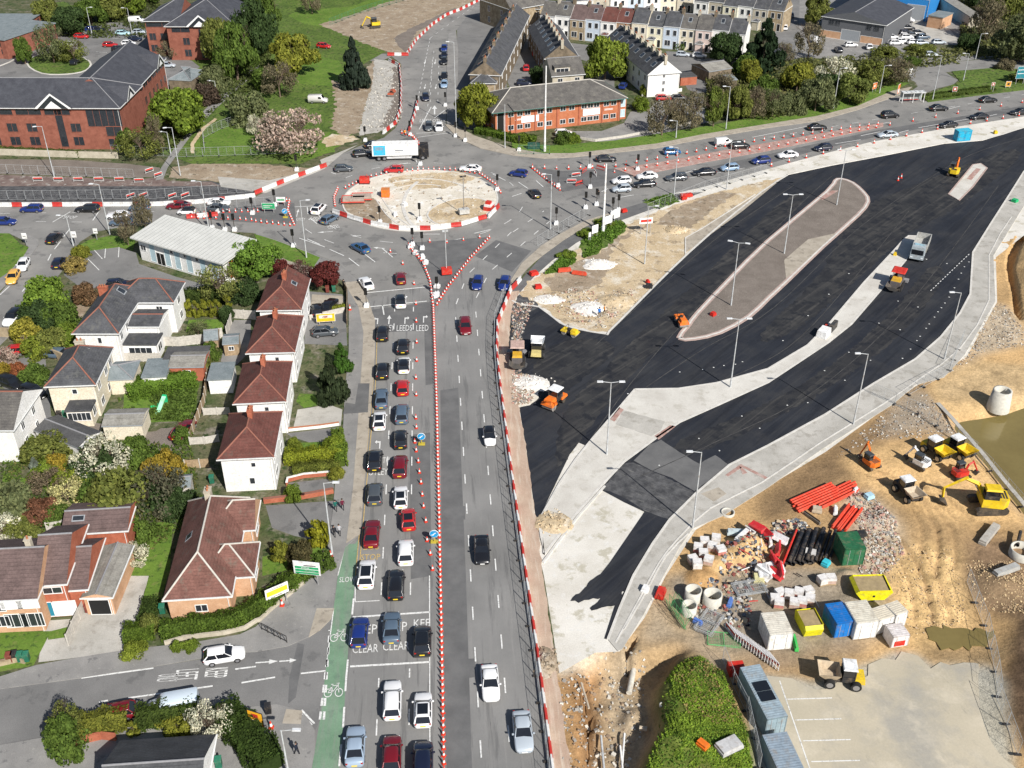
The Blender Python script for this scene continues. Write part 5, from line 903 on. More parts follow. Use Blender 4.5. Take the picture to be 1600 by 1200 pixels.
def quads_mesh(name,cen,nrm,size,seed,mat=LEAF):
 rs=np.random.RandomState(seed);n=len(cen)
 nrm=nrm+rs.normal(0,.75,(n,3));nrm/=np.linalg.norm(nrm,axis=1,keepdims=True)+1e-9
 t=np.cross(nrm,rs.normal(0,1,(n,3)));t/=np.linalg.norm(t,axis=1,keepdims=True)+1e-9;bt=np.cross(nrm,t)
 s=size*rs.uniform(.6,1.35,(n,1));w_=s*rs.uniform(.5,.9,(n,1))
 v=np.stack([cen-t*s,cen+bt*w_,cen+t*s,cen-bt*w_],1).reshape(-1,3)
 me=bpy.data.meshes.new(name);me.vertices.add(4*n);me.vertices.foreach_set('co',v.astype('f').ravel());me.loops.add(4*n);me.loops.foreach_set('vertex_index',np.arange(4*n,dtype='i'));me.polygons.add(n)
 me.polygons.foreach_set('loop_start',np.arange(0,4*n,4,dtype='i'));me.polygons.foreach_set('loop_total',np.full(n,4,'i'));me.materials.append(mat);me.update();return me
def crown(seed,kind='round',n=4500,size=.07):
 rs=np.random.RandomState(seed);cs=[];ns=[]
 k={'round':34,'airy':26,'bush':26,'cone':40,'column':20}[kind];per=n//k
 for i in range(k):
  u=rs.uniform(0,2*math.pi);z=rs.uniform(0,1)
  if kind in('round','airy'):
   rr=math.sqrt(max(0,1-(2*z-.9)**2/1.25))*rs.uniform(.45,.88);c=np.array([rr*math.cos(u),rr*math.sin(u),.08+z*.78]);cr=rs.uniform(.18,.36)if kind=='round' else rs.uniform(.16,.3)
  elif kind=='bush':
   rr=math.sqrt(1-z*z*.8)*rs.uniform(.3,.85);c=np.array([rr*math.cos(u),rr*math.sin(u),z*.75]);cr=rs.uniform(.2,.36)
  elif kind=='cone':
   rr=(1-z)*rs.uniform(.5,.95);c=np.array([rr*math.cos(u),rr*math.sin(u),z*.92]);cr=.1+.2*(1-z)
  else:
   rr=math.sin(math.pi*(.12+.86*z))*.62;c=np.array([rr*math.cos(u),rr*math.sin(u),z*.95]);cr=.34
  d=rs.normal(0,1,(per,3));d/=np.linalg.norm(d,axis=1,keepdims=True);r=cr*rs.uniform(.55,1.08,(per,1))**.6
  zs=.16 if kind=='column' else(.75 if kind!='cone' else .35)
  p=c+d*r*np.array([1,1,zs]);p[:,2]=np.maximum(p[:,2],0);cs.append(p);ns.append(d+.4*(p-np.array([0,0,.4])))
 return quads_mesh('crown_'+kind,np.concatenate(cs),np.concatenate(ns),size,seed)
def limbs(seed,h=1.0,levels=4,spread=.6,twig=0,r0=.03):
 rnd=random.Random(seed);mb=MB()
 def br(p,d,L,r,lv):
  q=p+d*L;mb.tube(p,q,r,r*.6,5 if lv<2 else 3,caps=False)
  if lv>=levels:return
  for k in range(3 if lv else 5):
   a=rnd.uniform(0,2*math.pi);t=rnd.uniform(.55,1.0)if lv else rnd.uniform(.6,1.0)
   nd=(d+Vector((math.cos(a),math.sin(a),rnd.uniform(-.1,.5)))*spread).normalized();br(p+(q-p)*t,nd,L*rnd.uniform(.6,.85),r*.55,lv+1)
 br(Vector((0,0,0)),Vector((rnd.uniform(-.05,.05),rnd.uniform(-.05,.05),1)),h*.34,r0,0)
 return mb.mesh('limbs',BARK)
CR={'round':[crown(k,'round',8500,.048)for k in(1,2,3)],'airy':[crown(4,'airy',2600,.036),crown(5,'airy',3000,.036)],'bush':[crown(k,'bush',5500,.05)for k in(6,7,10)],'cone':[crown(8,'cone',4200,.06)],'column':[crown(9,'column',1400,.1)]}
LB=[limbs(1),limbs(2),limbs(3)];TW=[limbs(5,1.05,5,.62,r0=.028),limbs(6,1.05,5,.7,r0=.028)]
TRD=random.Random(5);NT_=[0]
NAMES={'round':'tree','airy':'tree','bush':'shrub','cone':'conifer','column':'conifer','bare':'bare_tree','blossom':'blossom_tree'}
def tree(px,py,h,r,kind,colr,label,group=None,z0=0.0,bark=(.16,.12,.09)):
 p=P(px,py);NT_[0]+=1;i=NT_[0]
 cat={'shrub':'shrub','conifer':'conifer'}.get(NAMES[kind],'tree')
 root=empty(NAMES[kind],(p.x,p.y,z0),TRD.uniform(0,6.28),label,cat,group)
 def ch(me,name,sc,z,c):
  o=bpy.data.objects.new(name,me);C.objects.link(o);o.parent=root;o.scale=sc;o.location=(0,0,z);o.color=(*c,1);return o
 if kind in('round','airy','blossom'):
  hb=h*(.14 if r>h*.35 else .2);ch(LB[i%3]if kind=='round' else TW[i%2],'trunk',(h*.9 if r<h else r,)*2+(h,),0,bark)
  cm=CR['round'][i%3]if kind=='round' else CR['airy'][i%2];ch(cm,'crown',(r,r,h-hb),hb,colr)
 elif kind=='bare':
  ch(TW[i%2],'trunk',(r*1.6,r*1.6,h),0,bark);ch(CR['airy'][i%2],'crown',(r*.95,r*.95,h*.85),h*.15,colr).hide_render=False
 elif kind=='bush':
  ch(CR['bush'][i%3],'crown',(r,r,h),0,colr);ch(LB[i%3],'stem',(h*.6,h*.6,h*.6),0,bark)
 else:
  ch(CR[kind][0],'crown',(r,r,h*.97),h*.03,colr);ch(LB[i%3],'trunk',(h*.25,h*.25,h*.9),0,bark)
 return root
def hedge(label,pts,wd,h,colr,z0=0,dens_=85,size=.12):
 L=[tuple(p[:2])for p in pts];cx,cy=L[0];rs=np.random.RandomState(len(label));cs=[];ns=[]
 for a,b in zip(L,L[1:]):
  a=np.array(a);b=np.array(b);d=b-a;ln=np.linalg.norm(d);d/=ln;nn=np.array([-d[1],d[0]]);n=int(dens_*ln*(wd+2*h))
  t=rs.uniform(-.2,ln+.2,n);per=wd+2*h;s=rs.uniform(0,per,n)
  off=np.where(s<h,-wd/2,np.where(s<h+wd,s-h-wd/2,wd/2));z=np.where(s<h,s,np.where(s<h+wd,h,per-s))
  w1=1+.12*np.sin(t*1.9+1)+.1*np.sin(t*4.3);off=off*w1+rs.normal(0,.06,n);z=z*(1+.07*np.sin(t*2.7))+rs.normal(0,.06,n)
  cs.append(np.stack([a[0]+d[0]*t+nn[0]*off-cx,a[1]+d[1]*t+nn[1]*off-cy,np.maximum(z,0)],1));ns.append(np.stack([nn[0]*np.sign(off),nn[1]*np.sign(off),np.where((s>h)&(s<h+wd),2.,.2)],1))
 root=empty('hedge',(cx,cy,z0),0,label,'hedge')
 o=bpy.data.objects.new('foliage',quads_mesh('hedge_leaves',np.concatenate(cs),np.concatenate(ns),size,3));C.objects.link(o);o.parent=root;o.color=(*colr,1)
 mb=MB();strip(mb,[(x-cx,y-cy)for x,y in L],wd*.75,.02,h*.86);w_=mb.build('branches',BARK,root);w_.color=(colr[0]*.5,colr[1]*.5,colr[2]*.5,1)
G1=(.135,.19,.03);G2=(.09,.14,.03);G3=(.18,.22,.035);DG=(.045,.075,.028);YG=(.19,.20,.035);GG=(.13,.15,.075);BR=(.165,.145,.10);PK=(.42,.33,.31);WH=(.55,.54,.47);PU=(.075,.055,.045);RD=(.12,.03,.03);GO=(.27,.205,.035);OL=(.145,.165,.045)
TL=[(280,212,11,7.2,'round',G1,'large rounded green tree right of the office wing'),(222,245,6,5.5,'airy',OL,'straggly olive shrub tree at the foot of the office corner'),(200,232,5,3,'bush',G2,'green shrub against the office corner'),(372,128,15,6,'round',G2,'tall green tree beside the top footpath'),(345,100,12,5,'round',OL,'slender olive tree between the two offices'),(402,88,15,6,'round',DG,'tall dark tree left of the yellow green tree'),(462,120,11,6.6,'round',YG,'bright yellow green tree in the park'),(555,138,14,4.6,'cone',(.03,.045,.035),'dark grey pine beside the north arm diggings'),(458,240,10,8.6,'airy',PK,'large pink and white blossom tree on the bank'),(430,232,7,4,'airy',(.36,.28,.26),'low left limb of blossom beside the large pink tree'),(388,190,8,6,'bush',GG,'grey green rounded tree right of the footpath'),(322,162,5.5,4.2,'bush',PU,'dark purple shrub beside the footpath'),(335,142,7,5,'bush',GG,'grey green shrub above the purple one'),(438,152,9,5,'airy',BR,'brown leafless tree below the yellow green tree'),(415,140,6,4,'bush',G2,'dark green bush behind the brown tree'),(300,180,4,3,'bush',G2,'green bush at the footpath bend'),(85,98,11,5,'airy',GG,'tall birch on the planted car park island'),(118,100,7,4,'airy',OL,'smaller tree on the right of the planted island'),(100,92,4,4,'bush',OL,'low bushes on the planted island'),(40,100,7,2.6,'round',G2,'green tree by the brick wing in the corner'),(60,58,2.5,3,'bush',YG,'yellow shrubs along the brick wing'),(82,48,9,5,'round',OL,'olive tree left of the dark bushes at the top'),(112,55,8,5.5,'round',DG,'dark bushes at the left end of the top car park'),(145,40,8,5,'round',G2,'green tree behind the blue parked car'),(175,32,8,5.5,'round',OL,'olive tree at the top of the car park'),(205,22,8,5.5,'round',G1,'green tree by the white van'),(232,6,8,5,'round',G2,'green tree at the top edge near the office roof'),(265,92,5,3.5,'airy',BR,'brown shrub against the far brick office'),(345,55,12,6,'round',OL,'olive tree right of the far office gable'),(365,25,12,6,'round',DG,'dark tree at the top edge behind the far office'),(420,55,12,4,'round',G2,'green tree beside the side street'),(488,22,8,3.5,'airy',BR,'bare tree on the top lawn'),(560,-8,10,6,'round',DG,'dark tree casting shade on the top lawn'),(645,-6,9,5,'round',G2,'green tree at the top edge above the digger'),(470,-4,9,5,'round',G1,'pale green tree at the top edge beside the side street'),(248,240,9,2.2,'bare',BR,'white stemmed birch at the path entrance'),(398,212,5,2,'airy',WH,'small white blossom tree on the mown grass'),(745,200,10,5.2,'round',(.17,.19,.03),'yellow green tree beside the orange brick office'),(945,124,11,6.2,'round',(.18,.23,.04),'large fresh green tree between the two slate terraces'),(985,120,7,3.5,'bush',DG,'dark green bush left of the white gable terrace'),(842,128,5,3,'bush',DG,'dark bush in front of the stone cross wing'),(1001,172,3.5,2.8,'bush',G1,'green bush at the corner of the orange brick office'),(1008,148,3,2.2,'bush',G3,'bright green clipped bush below the white gable'),(975,60,6,3,'bush',G2,'green shrub in front of the painted terrace'),(1064,76,5,2.6,'bush',G2,'dark shrub in front of the yellow house'),(1190,112,15,7,'cone',(.022,.04,.02),'large dark cedar right of the painted terrace'),(1132,98,8,5.5,'round',DG,'dark green tree left of the cedar'),(1165,118,6,4,'bush',G2,'green bush at the foot of the cedar'),(1085,8,7,3,'cone',DG,'dark conifer between the two upper rows'),(1122,30,4,2.4,'bush',DG,'small dark bush in front of the upper terrace'),(1114,198,9,2.6,'round',(.13,.17,.04),'slender green tree beside the bare trees'),(1034,212,9,4.5,'bare',BR,'leftmost bare brown tree by the office car park'),(1056,206,8,3,'bare',BR,'middle bare brown tree by the office car park'),(1080,202,9,4,'bare',BR,'right bare brown tree by the office car park'),(1128,150,6,4,'airy',BR,'brown tangled tree beside the stone outbuilding'),(1150,188,8,3.6,'round',OL,'olive tree on the verge right of the slender tree'),(1178,186,8,3.2,'airy',BR,'brown sparse tree right of the olive tree on the verge'),(1172,130,6,3.2,'round',YG,'yellow tree behind the verge trees'),(1192,150,6,4,'bush',G2,'green shrub behind the verge trees'),(1206,182,7,3.5,'airy',GG,'grey sparse tree left of the yellow shrubs'),(1244,142,7,4.8,'round',YG,'yellow tree in the roadside thicket'),(1235,176,6,4,'bush',GG,'pale grey green shrub at the left of the thicket'),(1273,174,8,5,'round',GG,'pale greyish tree at the front of the thicket'),(1302,138,8,5.5,'airy',WH,'white blossom tree in the thicket'),(1296,146,6,5,'bush',DG,'dark bush under the white blossom tree'),(1327,160,7,5,'round',(.14,.17,.05),'green tree at the right of the thicket front'),(1362,132,6,4.5,'round',OL,'olive tree right of the white blossom'),(1398,132,7,5,'bare',BR,'brown bare tree beside the slip road'),(1382,88,3,5,'bush',OL,'low scrub beside the depot'),(1440,82,2.5,6,'bush',OL,'low scrub below the parked depot cars'),(1425,102,2.5,3,'bush',G2,'green scrub beside the white car on the track'),(1262,92,10,4.5,'airy',BR,'tall brown tree left of the grey unit'),(1275,40,9,4.5,'round',OL,'olive tree at the top left of the grey unit'),(1225,100,6,3,'airy',BR,'brown shrub by the rough lane'),(1360,26,6,5,'bush',GG,'grey green bush behind the grey unit'),(1590,96,12,7.5,'round',GG,'large grey green tree at the right edge'),(1538,62,12,6,'airy',BR,'brown twiggy tree left of the right edge tree'),(1560,30,12,6,'round',OL,'olive tree near the top right corner'),(1590,14,13,6,'round',DG,'dark tree in the top right corner'),(1510,76,5,4,'bush',DG,'dark shrub by the blue skip'),(1520,10,9,5,'round',DG,'dark tree beside the railway platform'),(1600,125,4,4,'bush',OL,'olive bush at the right edge verge'),(1570,108,3,3,'bush',BR,'brown scrub behind the grey box'),(75,482,6,4.6,'bush',(.15,.23,.04),'bright green rounded tree at the street corner'),(62,512,5,4,'bush',DG,'dark shrub below the bright green corner tree'),(98,512,5,3.6,'bush',G2,'green shrub beside the small garden'),(45,532,4,3,'bush',(.28,.26,.05),'yellow spotted shrub by the street'),(88,545,4,3.6,'bush',OL,'olive shrub above the stone wall'),(60,552,3,2.8,'bush',G3,'lime green shrub above the stone wall'),(112,538,4,2.6,'bush',G1,'green shrub beside the white house wall'),(135,472,3.5,3,'bush',(.16,.1,.06),'reddish brown shrub behind the white house'),(128,402,2.5,2,'bush',YG,'yellow brown shrub at the car park corner'),(118,422,2.5,2.6,'bush',(.28,.22,.08),'brown tinged shrub below the yellow one at the car park corner'),(345,474,7,4,'airy',(.17,.19,.06),'half bare green tree by the long white building'),(400,432,6,4.6,'round',(.13,.22,.04),'fresh green tree right of the long white building'),(385,470,4,3,'bush',DG,'dark shrub behind the farthest red roofed house'),(508,448,4.6,2.9,'round',RD,'dark red leaved tree behind the red roofed houses'),(443,438,3.6,2,'round',RD,'small dark red tree left of the larger one'),(472,440,4,2.6,'bare',(.13,.07,.07),'purple brown twiggy shrub between the two red trees'),(201,384,7,2.4,'bare',BR,'birch with bare twigs in front of the long white building'),(228,358,7,2.2,'bare',BR,'bare birch behind the long white building corner'),(520,626,8,2.8,'cone',(.035,.05,.025),'tall dark conifer beside the pavement'),(535,578,5,2.0,'cone',(.05,.11,.02),'fresh green conifer behind the tall dark one'),(522,706,2.6,1.7,'bush',(.17,.22,.03),'clipped lime green ball shrub at the pavement'),(461,700,1.8,1.1,'bush',G3,'small green ball shrub by the driveway'),(528,745,1.6,1.4,'bush',YG,'yellow green shrub at the hedge corner'),(498,850,3.4,1.7,'column',(.2,.2,.02),'golden rounded conifer beside the pavement lamp'),(438,874,2.6,1.3,'column',YG,'narrow golden conifer in front of the bungalow'),(470,876,3.0,2.2,'bush',(.08,.07,.035),'dark brown green shrub by the green sign'),(504,886,2.4,1.6,'bush',G2,'green shrub behind the green sign'),(458,780,2.4,1.4,'bush',G1,'small palm like shrub by the low brick wall'),(105,1178,5,2.4,'bush',G2,'dense green tree at the side road corner'),(112,1150,4.4,2,'airy',OL,'dark twiggy top of the corner tree'),(330,1152,4.4,2.5,'bare',WH,'white budded magnolia behind the parked van'),(210,1148,1.8,.8,'column',YG,'small golden conifer in the bottom hedge'),(276,1142,2,2,'bush',YG,'gold tinged shrub in the bottom hedge'),(84,716,3.6,4.8,'bush',OL,'wide olive domed shrub below the garage'),(59,742,3,1.3,'cone',(.17,.2,.18),'blue grey weeping conifer in the garden'),(78,746,3,2.6,'bush',G1,'green shrub beside the yellow one'),(95,740,3.2,2,'bush',GO,'bright yellow shrub in the back garden'),(140,706,3,3,'bush',G1,'light green shrub above the white blossom'),(166,738,5,4,'airy',WH,'white blossom tree in the back gardens'),(150,742,4,3.6,'bush',DG,'dark bush beneath the white blossom'),(214,722,4,3,'bush',G2,'green shrub right of the white blossom'),(258,744,4,2.8,'bush',GO,'golden shrub in the gravel lane garden'),(195,808,7,5.6,'bush',OL,'broad dark olive tree in the middle of the gardens'),(160,795,5,3.6,'bush',G2,'green shrub left of the broad olive tree'),(250,802,6.4,4.4,'airy',(.1,.1,.07),'grey brown tangled tree right of the olive tree'),(246,800,5,4,'bush',DG,'dark green bush inside the tangled tree'),(288,800,4,2.6,'bush',DG,'dark shrub by the red tiled roof'),(114,758,2.6,2.4,'bush',G3,'light green shrub in the garden centre'),(76,766,3,2.8,'airy',(.19,.15,.11),'mauve brown blossom shrub'),(110,790,3.6,2.8,'airy',(.5,.47,.25),'pale yellow flowering shrub'),(66,812,3,2.6,'bush',(.19,.09,.06),'copper red shrub above the fence'),(98,818,2.4,2.6,'bush',G2,'low green shrub beside the copper one'),(20,802,5,4,'bush',GG,'grey green tree at the left edge gardens'),(8,850,4,3,'airy',WH,'white blossom shrub at the left edge'),(38,846,3.4,2.6,'bush',OL,'olive shrub behind the brown roofed terrace'),(212,882,2.6,2.2,'bare',WH,'small white magnolia on the lawn'),(222,838,3,2.6,'bush',G2,'green shrub above the small magnolia'),(44,700,2,1.6,'bush',G1,'small green shrub beside the white gable house'),(30,700,2,1.4,'bush',OL,'small olive shrub beside the white gable wall'),(12,572,3,2.4,'airy',PK,'pink blossom shrub by the red car'),(8,590,2.6,2,'bush',GO,'yellow shrub below the pink blossom'),(28,588,2.4,1.8,'bush',(.27,.1,.05),'orange red shrub in the left garden'),(56,596,3.2,2.6,'bush',G2,'round green shrub in the left garden'),(236,985,2.4,1.4,'bush',OL,'spiky olive shrub beside the bungalow gate'),(280,1016,1.4,.9,'bush',G1,'left clipped ball shrub outside the bungalow wall'),(300,1014,1.4,.9,'bush',G1,'right clipped ball shrub outside the bungalow wall'),(212,1022,1.6,1.7,'bush',G3,'lime green low shrub at the drive entrance'),(312,528,3,2,'airy',GG,'spindly grey shrub in front of the long fence'),(356,500,3,1.6,'bush',DG,'dark shrub at the end of the golden conifers'),(286,690,2.4,1.6,'bush',G2,'green shrub beside the garden red car'),(330,560,3,1.8,'bush',G2,'green shrub between the sheds'),(318,580,3,1.8,'bush',OL,'olive shrub beside the brick garage'),(818,222,2.2,2.5,'bush',G1,'green bush beside the tall white mast'),(880,222,2.6,3,'bush',G2,'left rounded bush before the orange brick office'),(893,222,2.4,2.2,'bush',G1,'right rounded bush before the orange brick office')]
for t in TL:tree(*t)
tree(918,368,1.4,2.2,'bush',G1,'low weeds along the sandy verge beside the white poles');tree(945,352,1.4,2.4,'bush',G1,'low weeds right of the thick white pole');tree(885,402,1.3,2.0,'bush',G1,'low weeds at the tip of the sandy verge')
for k,(x,y)in enumerate(((278,488),(297,494),(309,496),(320,494),(332,495),(342,494),(357,486))):
 tree(x,y,3.2,.85,'column',(.19,.2,.03),'slim golden conifer, %s in the row behind the lawn'%('leftmost','second from left','third from left','middle','third from right','second from right','rightmost')[k],'slim golden conifers behind the lawn')
TP_=TP
hedge('clipped green hedge around the tan bungalow front',TP(0,3,[(1020,375),(1200,340),(1450,310),(1600,235)])+TP(1,3,[(60,190),(200,80),(330,-10)]),1.8,1.5,(.075,.12,.02))
hedge('short clipped hedge left of the bungalow gate',TP(0,3,[(790,395),(965,365)]),1.9,1.5,(.09,.14,.02));hedge('narrow dark hedge beside the garage drive',TP(0,3,[(925,320),(950,190)]),1.6,1.4,(.05,.08,.02))
hedge('yellow green hedge beside the nearest red roofed house',TP(1,2,[(190,480),(350,470),(530,440)]),2.2,1.3,(.2,.23,.025));hedge('low rough hedge along the brick garden wall',TP(1,2,[(240,560),(360,545),(520,530)]),1.8,1.1,(.13,.15,.03));hedge('green hedge down the pavement side of the front garden',TP(1,2,[(510,330),(535,420),(535,520)]),1.3,1.4,(.13,.19,.03))
hedge('yellow tinged hedge behind the dark red parked car',TP(0,3,[(500,990),(640,950),(800,925)]),2.2,1.7,(.15,.16,.03));hedge('dark green hedge behind the pale blue van',TP(0,3,[(870,930),(1000,905),(1240,880)]),2.2,1.7,(.06,.09,.02));hedge('broad dark hedge running down to the bottom edge',TP(0,3,[(1390,880),(1500,980),(1620,1120),(1700,1230)]),3.0,2.0,(.045,.075,.018))
hedge('dark hedge behind the golden conifers',TP(0,1,[(1000,690),(1300,680),(1400,700)]),2.5,2.0,(.05,.075,.02));hedge('thick leafy green hedge mass between the lawns',TP(0,2,[(800,70),(900,40),(1040,20),(1220,-20)]),4.5,1.8,(.10,.17,.025));hedge('hedge in front of the orange brick office',TP(1,0,[(1380,830),(1500,850),(1600,880)])+TP(2,0,[(40,880),(150,885)]),2,1.3,(.08,.13,.02))
hedge('overgrown ivy along the office frontage wall',TP(0,0,[(-60,950),(120,960),(420,975),(500,980)]),1.2,1.3,(.08,.11,.03));hedge('scrubby green verge along the slip road',TP(3,0,[(960,620),(1100,600),(1400,560)]),3,.7,(.09,.13,.03));hedge('lime hedge between the end driveway and the two dark cars',TP(1,1,[(430,745),(550,735)]),1.2,.8,(.19,.21,.03))
def cover(name,label,polys,n,size,h,colr,seed,zf=lambda p:0.02):
 rs=np.random.RandomState(seed);out=[]
 for pl in polys:
  a=np.array(pl);lo=a.min(0);hi=a.max(0);m=n*3;q_=rs.uniform(lo,hi,(m,2));ok=inpoly(q_[:,0],q_[:,1],pl);q_=q_[ok][:n]
  cl=vnoise(q_[:,0]+500,q_[:,1]+500,2.5,seed,2)>-.25;q_=q_[cl]
  z=np.array([zf(p)for p in q_])+rs.uniform(0,h,len(q_));out.append(np.column_stack([q_,z]))
 c=np.concatenate(out);o=bpy.data.objects.new(name,quads_mesh(name,c,np.tile([[0,0,1.6 if name=='weeds' else .7]],(len(c),1)),size,seed));C.objects.link(o);o.color=(*colr,1);tag(o,label,'plants',kind='stuff')
cover('weeds','thick green weeds covering the earth mound at the bottom',[TP(2,3,[(1010,600),(1080,560),(1170,550),(1320,650),(1350,760),(1440,1000),(1510,1300),(830,1300),(860,1120),(950,1010),(930,900),(930,740),(970,670)])],21000,.1,.22,(.19,.28,.04),1,zat)
cover('weeds','dark weeds among the mound plants',[TP(2,3,[(1080,560),(1320,640),(1440,980),(1300,1100),(1100,1000),(1000,700)])],1500,.1,.3,(.26,.2,.09),5,zat)
cover('weeds','darker green weeds on the lower slopes of the mound',[TP(2,3,[(1000,620),(1150,540),(1330,650),(1360,760),(1460,1000),(1520,1300),(830,1300),(930,900)])],5000,.1,.25,(.10,.18,.03),8,zat)
cover('garden_plants','mixed low plants filling the back gardens',[XY([(20,700),(200,690),(300,700),(320,800),(240,860),(100,850),(0,870),(-20,760)]),XY([(25,480),(110,480),(120,560),(40,560)]),XY([(180,590),(310,585),(305,660),(190,655)])],9000,.2,.5,(.09,.14,.03),2)
cover('garden_plants','grey green ground plants in the back gardens',[XY([(20,700),(200,690),(300,700),(320,800),(240,860),(100,850),(0,870)])],3500,.16,.4,(.16,.15,.06),3)
cover('scrub','rough scrub beside the depot and lanes',[XY([(1180,100),(1420,84),(1500,78),(1500,100),(1410,110),(1420,128),(1200,190),(1120,180)]),XY([(1100,110),(1200,100),(1210,180),(1110,190)]),XY([(1500,0),(1640,0),(1640,100),(1500,90)])],9000,.4,1.0,(.12,.13,.05),4)
cover('scrub','rough undergrowth in the park beneath the trees',[XY([(190,205),(330,140),(420,60),(440,130),(350,160),(270,235),(200,245)]),XY([(60,20),(250,-10),(250,60),(100,60)])],6000,.4,.9,(.07,.09,.03),6)
cover('tall_grass','coarse tufts on the sandy verge',[TP(2,1,[(420,330),(470,270),(680,170),(720,230),(560,370),(450,420)]),TP(2,1,[(200,520),(300,420),(380,380),(400,440),(300,500)]),TP(2,1,[(820,60),(1000,20),(1040,60),(900,110)])],2600,.18,.5,(.10,.18,.03),7)
def paintmat():
 m,nt,b=newmat('car_paint',.28,.6);oi=nt.nodes.new('ShaderNodeObjectInfo');nt.links.new(oi.outputs['Color'],b.inputs['Base Color']);b.inputs['Coat Weight'].default_value=.6;b.inputs['Coat Roughness'].default_value=.08
 return m
PAINT=paintmat()
def objmat(name,rough,spec=.3,metal=0):
 m,nt,b=newmat(name,rough,spec,metal);oi=nt.nodes.new('ShaderNodeObjectInfo');tc=nt.nodes.new('ShaderNodeTexCoord');f,_=noise(nt,tc.outputs['Object'],2.5,4)
 c=mix(nt,oi.outputs['Color'],ramp(nt,f,[(.3,.8),(.7,1.15)]),1,'MULTIPLY');f2,_=noise(nt,tc.outputs['Object'],1.3,6,.75,(1,1,1),0,(3,9,1))
 nt.links.new(mix(nt,c,(.24,.18,.12),ramp(nt,f2,[(.5,0.),(.68,.5)])),b.inputs['Base Color']);return m
OM=objmat('painted_steel',.55)
VM={'glass':flat('car_glass',(.012,.014,.018),.06,.9,var=.05),'tyre':flat('tyre',(.02,.02,.02),.9),'rim':flat('alloy_rim',(.4,.4,.42),.35,.5,.7),'lamp':flat('headlamp',(.75,.78,.8),.15,.7),'tail':flat('tail_lamp',(.4,.015,.01),.3,.6),'py':flat('yellow_plate',(.75,.55,.03),.6),'pw':flat('white_plate',(.75,.75,.72),.6),'black':flat('black_trim',(.02,.02,.022),.5)}
def car_parts(L,W,H,hood=.98,boot=1.0,hx=.55,t1=.02,t2=-1.3,bx=-1.9,belt=.95,van=False):
 hl=L/2;hw=W/2;P_={}
 def ring(x,w,z1,z0=.22):
  k=[(-.92,z0),(-1.0,z0+.16),(-1.0,z0+(z1-z0)*.62),(-.95,z1-.05),(-.8,z1),(0,z1+.03),(.8,z1),(.95,z1-.05),(1.0,z0+(z1-z0)*.62),(1.0,z0+.16),(.92,z0)]
  return[(x,a*w,z)for a,z in k]
 st=[(hl,.62,.56,.3),(hl-.07,.8,.68,.26),(hl-.3,.95,.78,.22),(hl-.8,1,hood*.93,.22),(hx,1,hood,.22),(0,1,belt+.02,.22),(bx*.6,1,belt+.04,.22),(max(bx,-hl+.35),.99,belt+.04,.22),(-hl+.22,.95,boot,.24),(-hl+.05,.84,boot-.16,.28),(-hl,.72,boot-.4,.34)]
 mb=MB();mb.loft([ring(x,hw*w,z,z0)for x,w,z,z0 in st]);P_['body']=mb
 g=MB();b0=hw*.9;b1=hw*.72
 def gr(x,wb,wt,zt):return[(x,-wb,belt-.05),(x,-wt,zt),(x,0,zt+.02),(x,wt,zt),(x,wb,belt-.05)]
 v=[(hx+.15,-b0,belt-.04),(hx+.2,b0,belt-.04),(t1,-b1,H-.03),(t1,b1,H-.03),(t2,-b1,H-.05),(t2,b1,H-.05),(bx,-b0,belt),(bx,b0,belt)]
 g.add(v,[(0,2,3,1),(2,4,5,3),(4,6,7,5),(0,6,4,2),(1,3,5,7)]);P_['windows']=g
 r=MB();m=b1*1.0
 rr=[(t1+.08,.86),(t1-.1,1),((t1+t2)/2,1.02),(t2+.1,1),(t2-.06,.9)]
 rows=[]
 for i,(x,k)in enumerate(rr):
  zz=H-(.035 if i in(0,4)else 0);rows.append([(x,-m*k-.03,zz-.07),(x,-m*k,zz-.01),(x,-m*k*.5,zz+.02),(x,m*k*.5,zz+.02),(x,m*k,zz-.01),(x,m*k+.03,zz-.07)])
 r.loft(rows,caps=True)
 for s in(-1,1):
  for(xa,ya,za,xb,yb,zb,ww)in((t1+.05,b1*s,H-.04,hx+.17,b0*s,belt-.02,.05),(t2,b1*s,H-.06,bx-.0,b0*s,belt,.09),((t1+t2)/2-.1,b1*s*1.01,H-.04,(hx+bx)/2,b0*s,belt,.05)):r.tube((xa,ya,za),(xb,yb,zb),ww*.7,ww,5,caps=False)
 P_['roof']=r;P_['dims']=(hl,hw,H,boot,hood,t1,t2,b1);return P_
def wheel(r=.33,w=.22):
 a=MB();a.tube((0,-w/2,0),(0,w/2,0),r,r,16);b=MB();b.tube((0,-w/2-.012,0),(0,w/2+.012,0),r*.62,r*.62,10);return a.mesh('tyre',VM['tyre']),b.mesh('rim',VM['rim'])
WH_T,WH_R=wheel();BIG_T,BIG_R=wheel(.5,.3)
def mkobj(name,me,parent,loc=(0,0,0),col=None,sc=None,rz=0):
 o=bpy.data.objects.new(name,me);C.objects.link(o);o.parent=parent;o.location=loc;o.rotation_euler=(0,0,rz)
 if col:o.color=(*col,1)
 if sc:o.scale=sc
 return o
TYPES={'hatch':car_parts(4.1,1.78,1.48,.95,1.02,.75,.1,-1.5,-1.98,.93),'saloon':car_parts(4.7,1.84,1.44,.92,.98,.85,.15,-1.05,-1.75,.9),'suv':car_parts(4.45,1.88,1.66,1.06,1.1,.9,.3,-1.65,-2.12,1.05),'estate':car_parts(4.65,1.84,1.52,.94,1.0,.85,.15,-1.85,-2.25,.92),'mini':car_parts(3.6,1.66,1.47,.95,1.0,.8,.2,-1.3,-1.72,.93)}
MESH={}
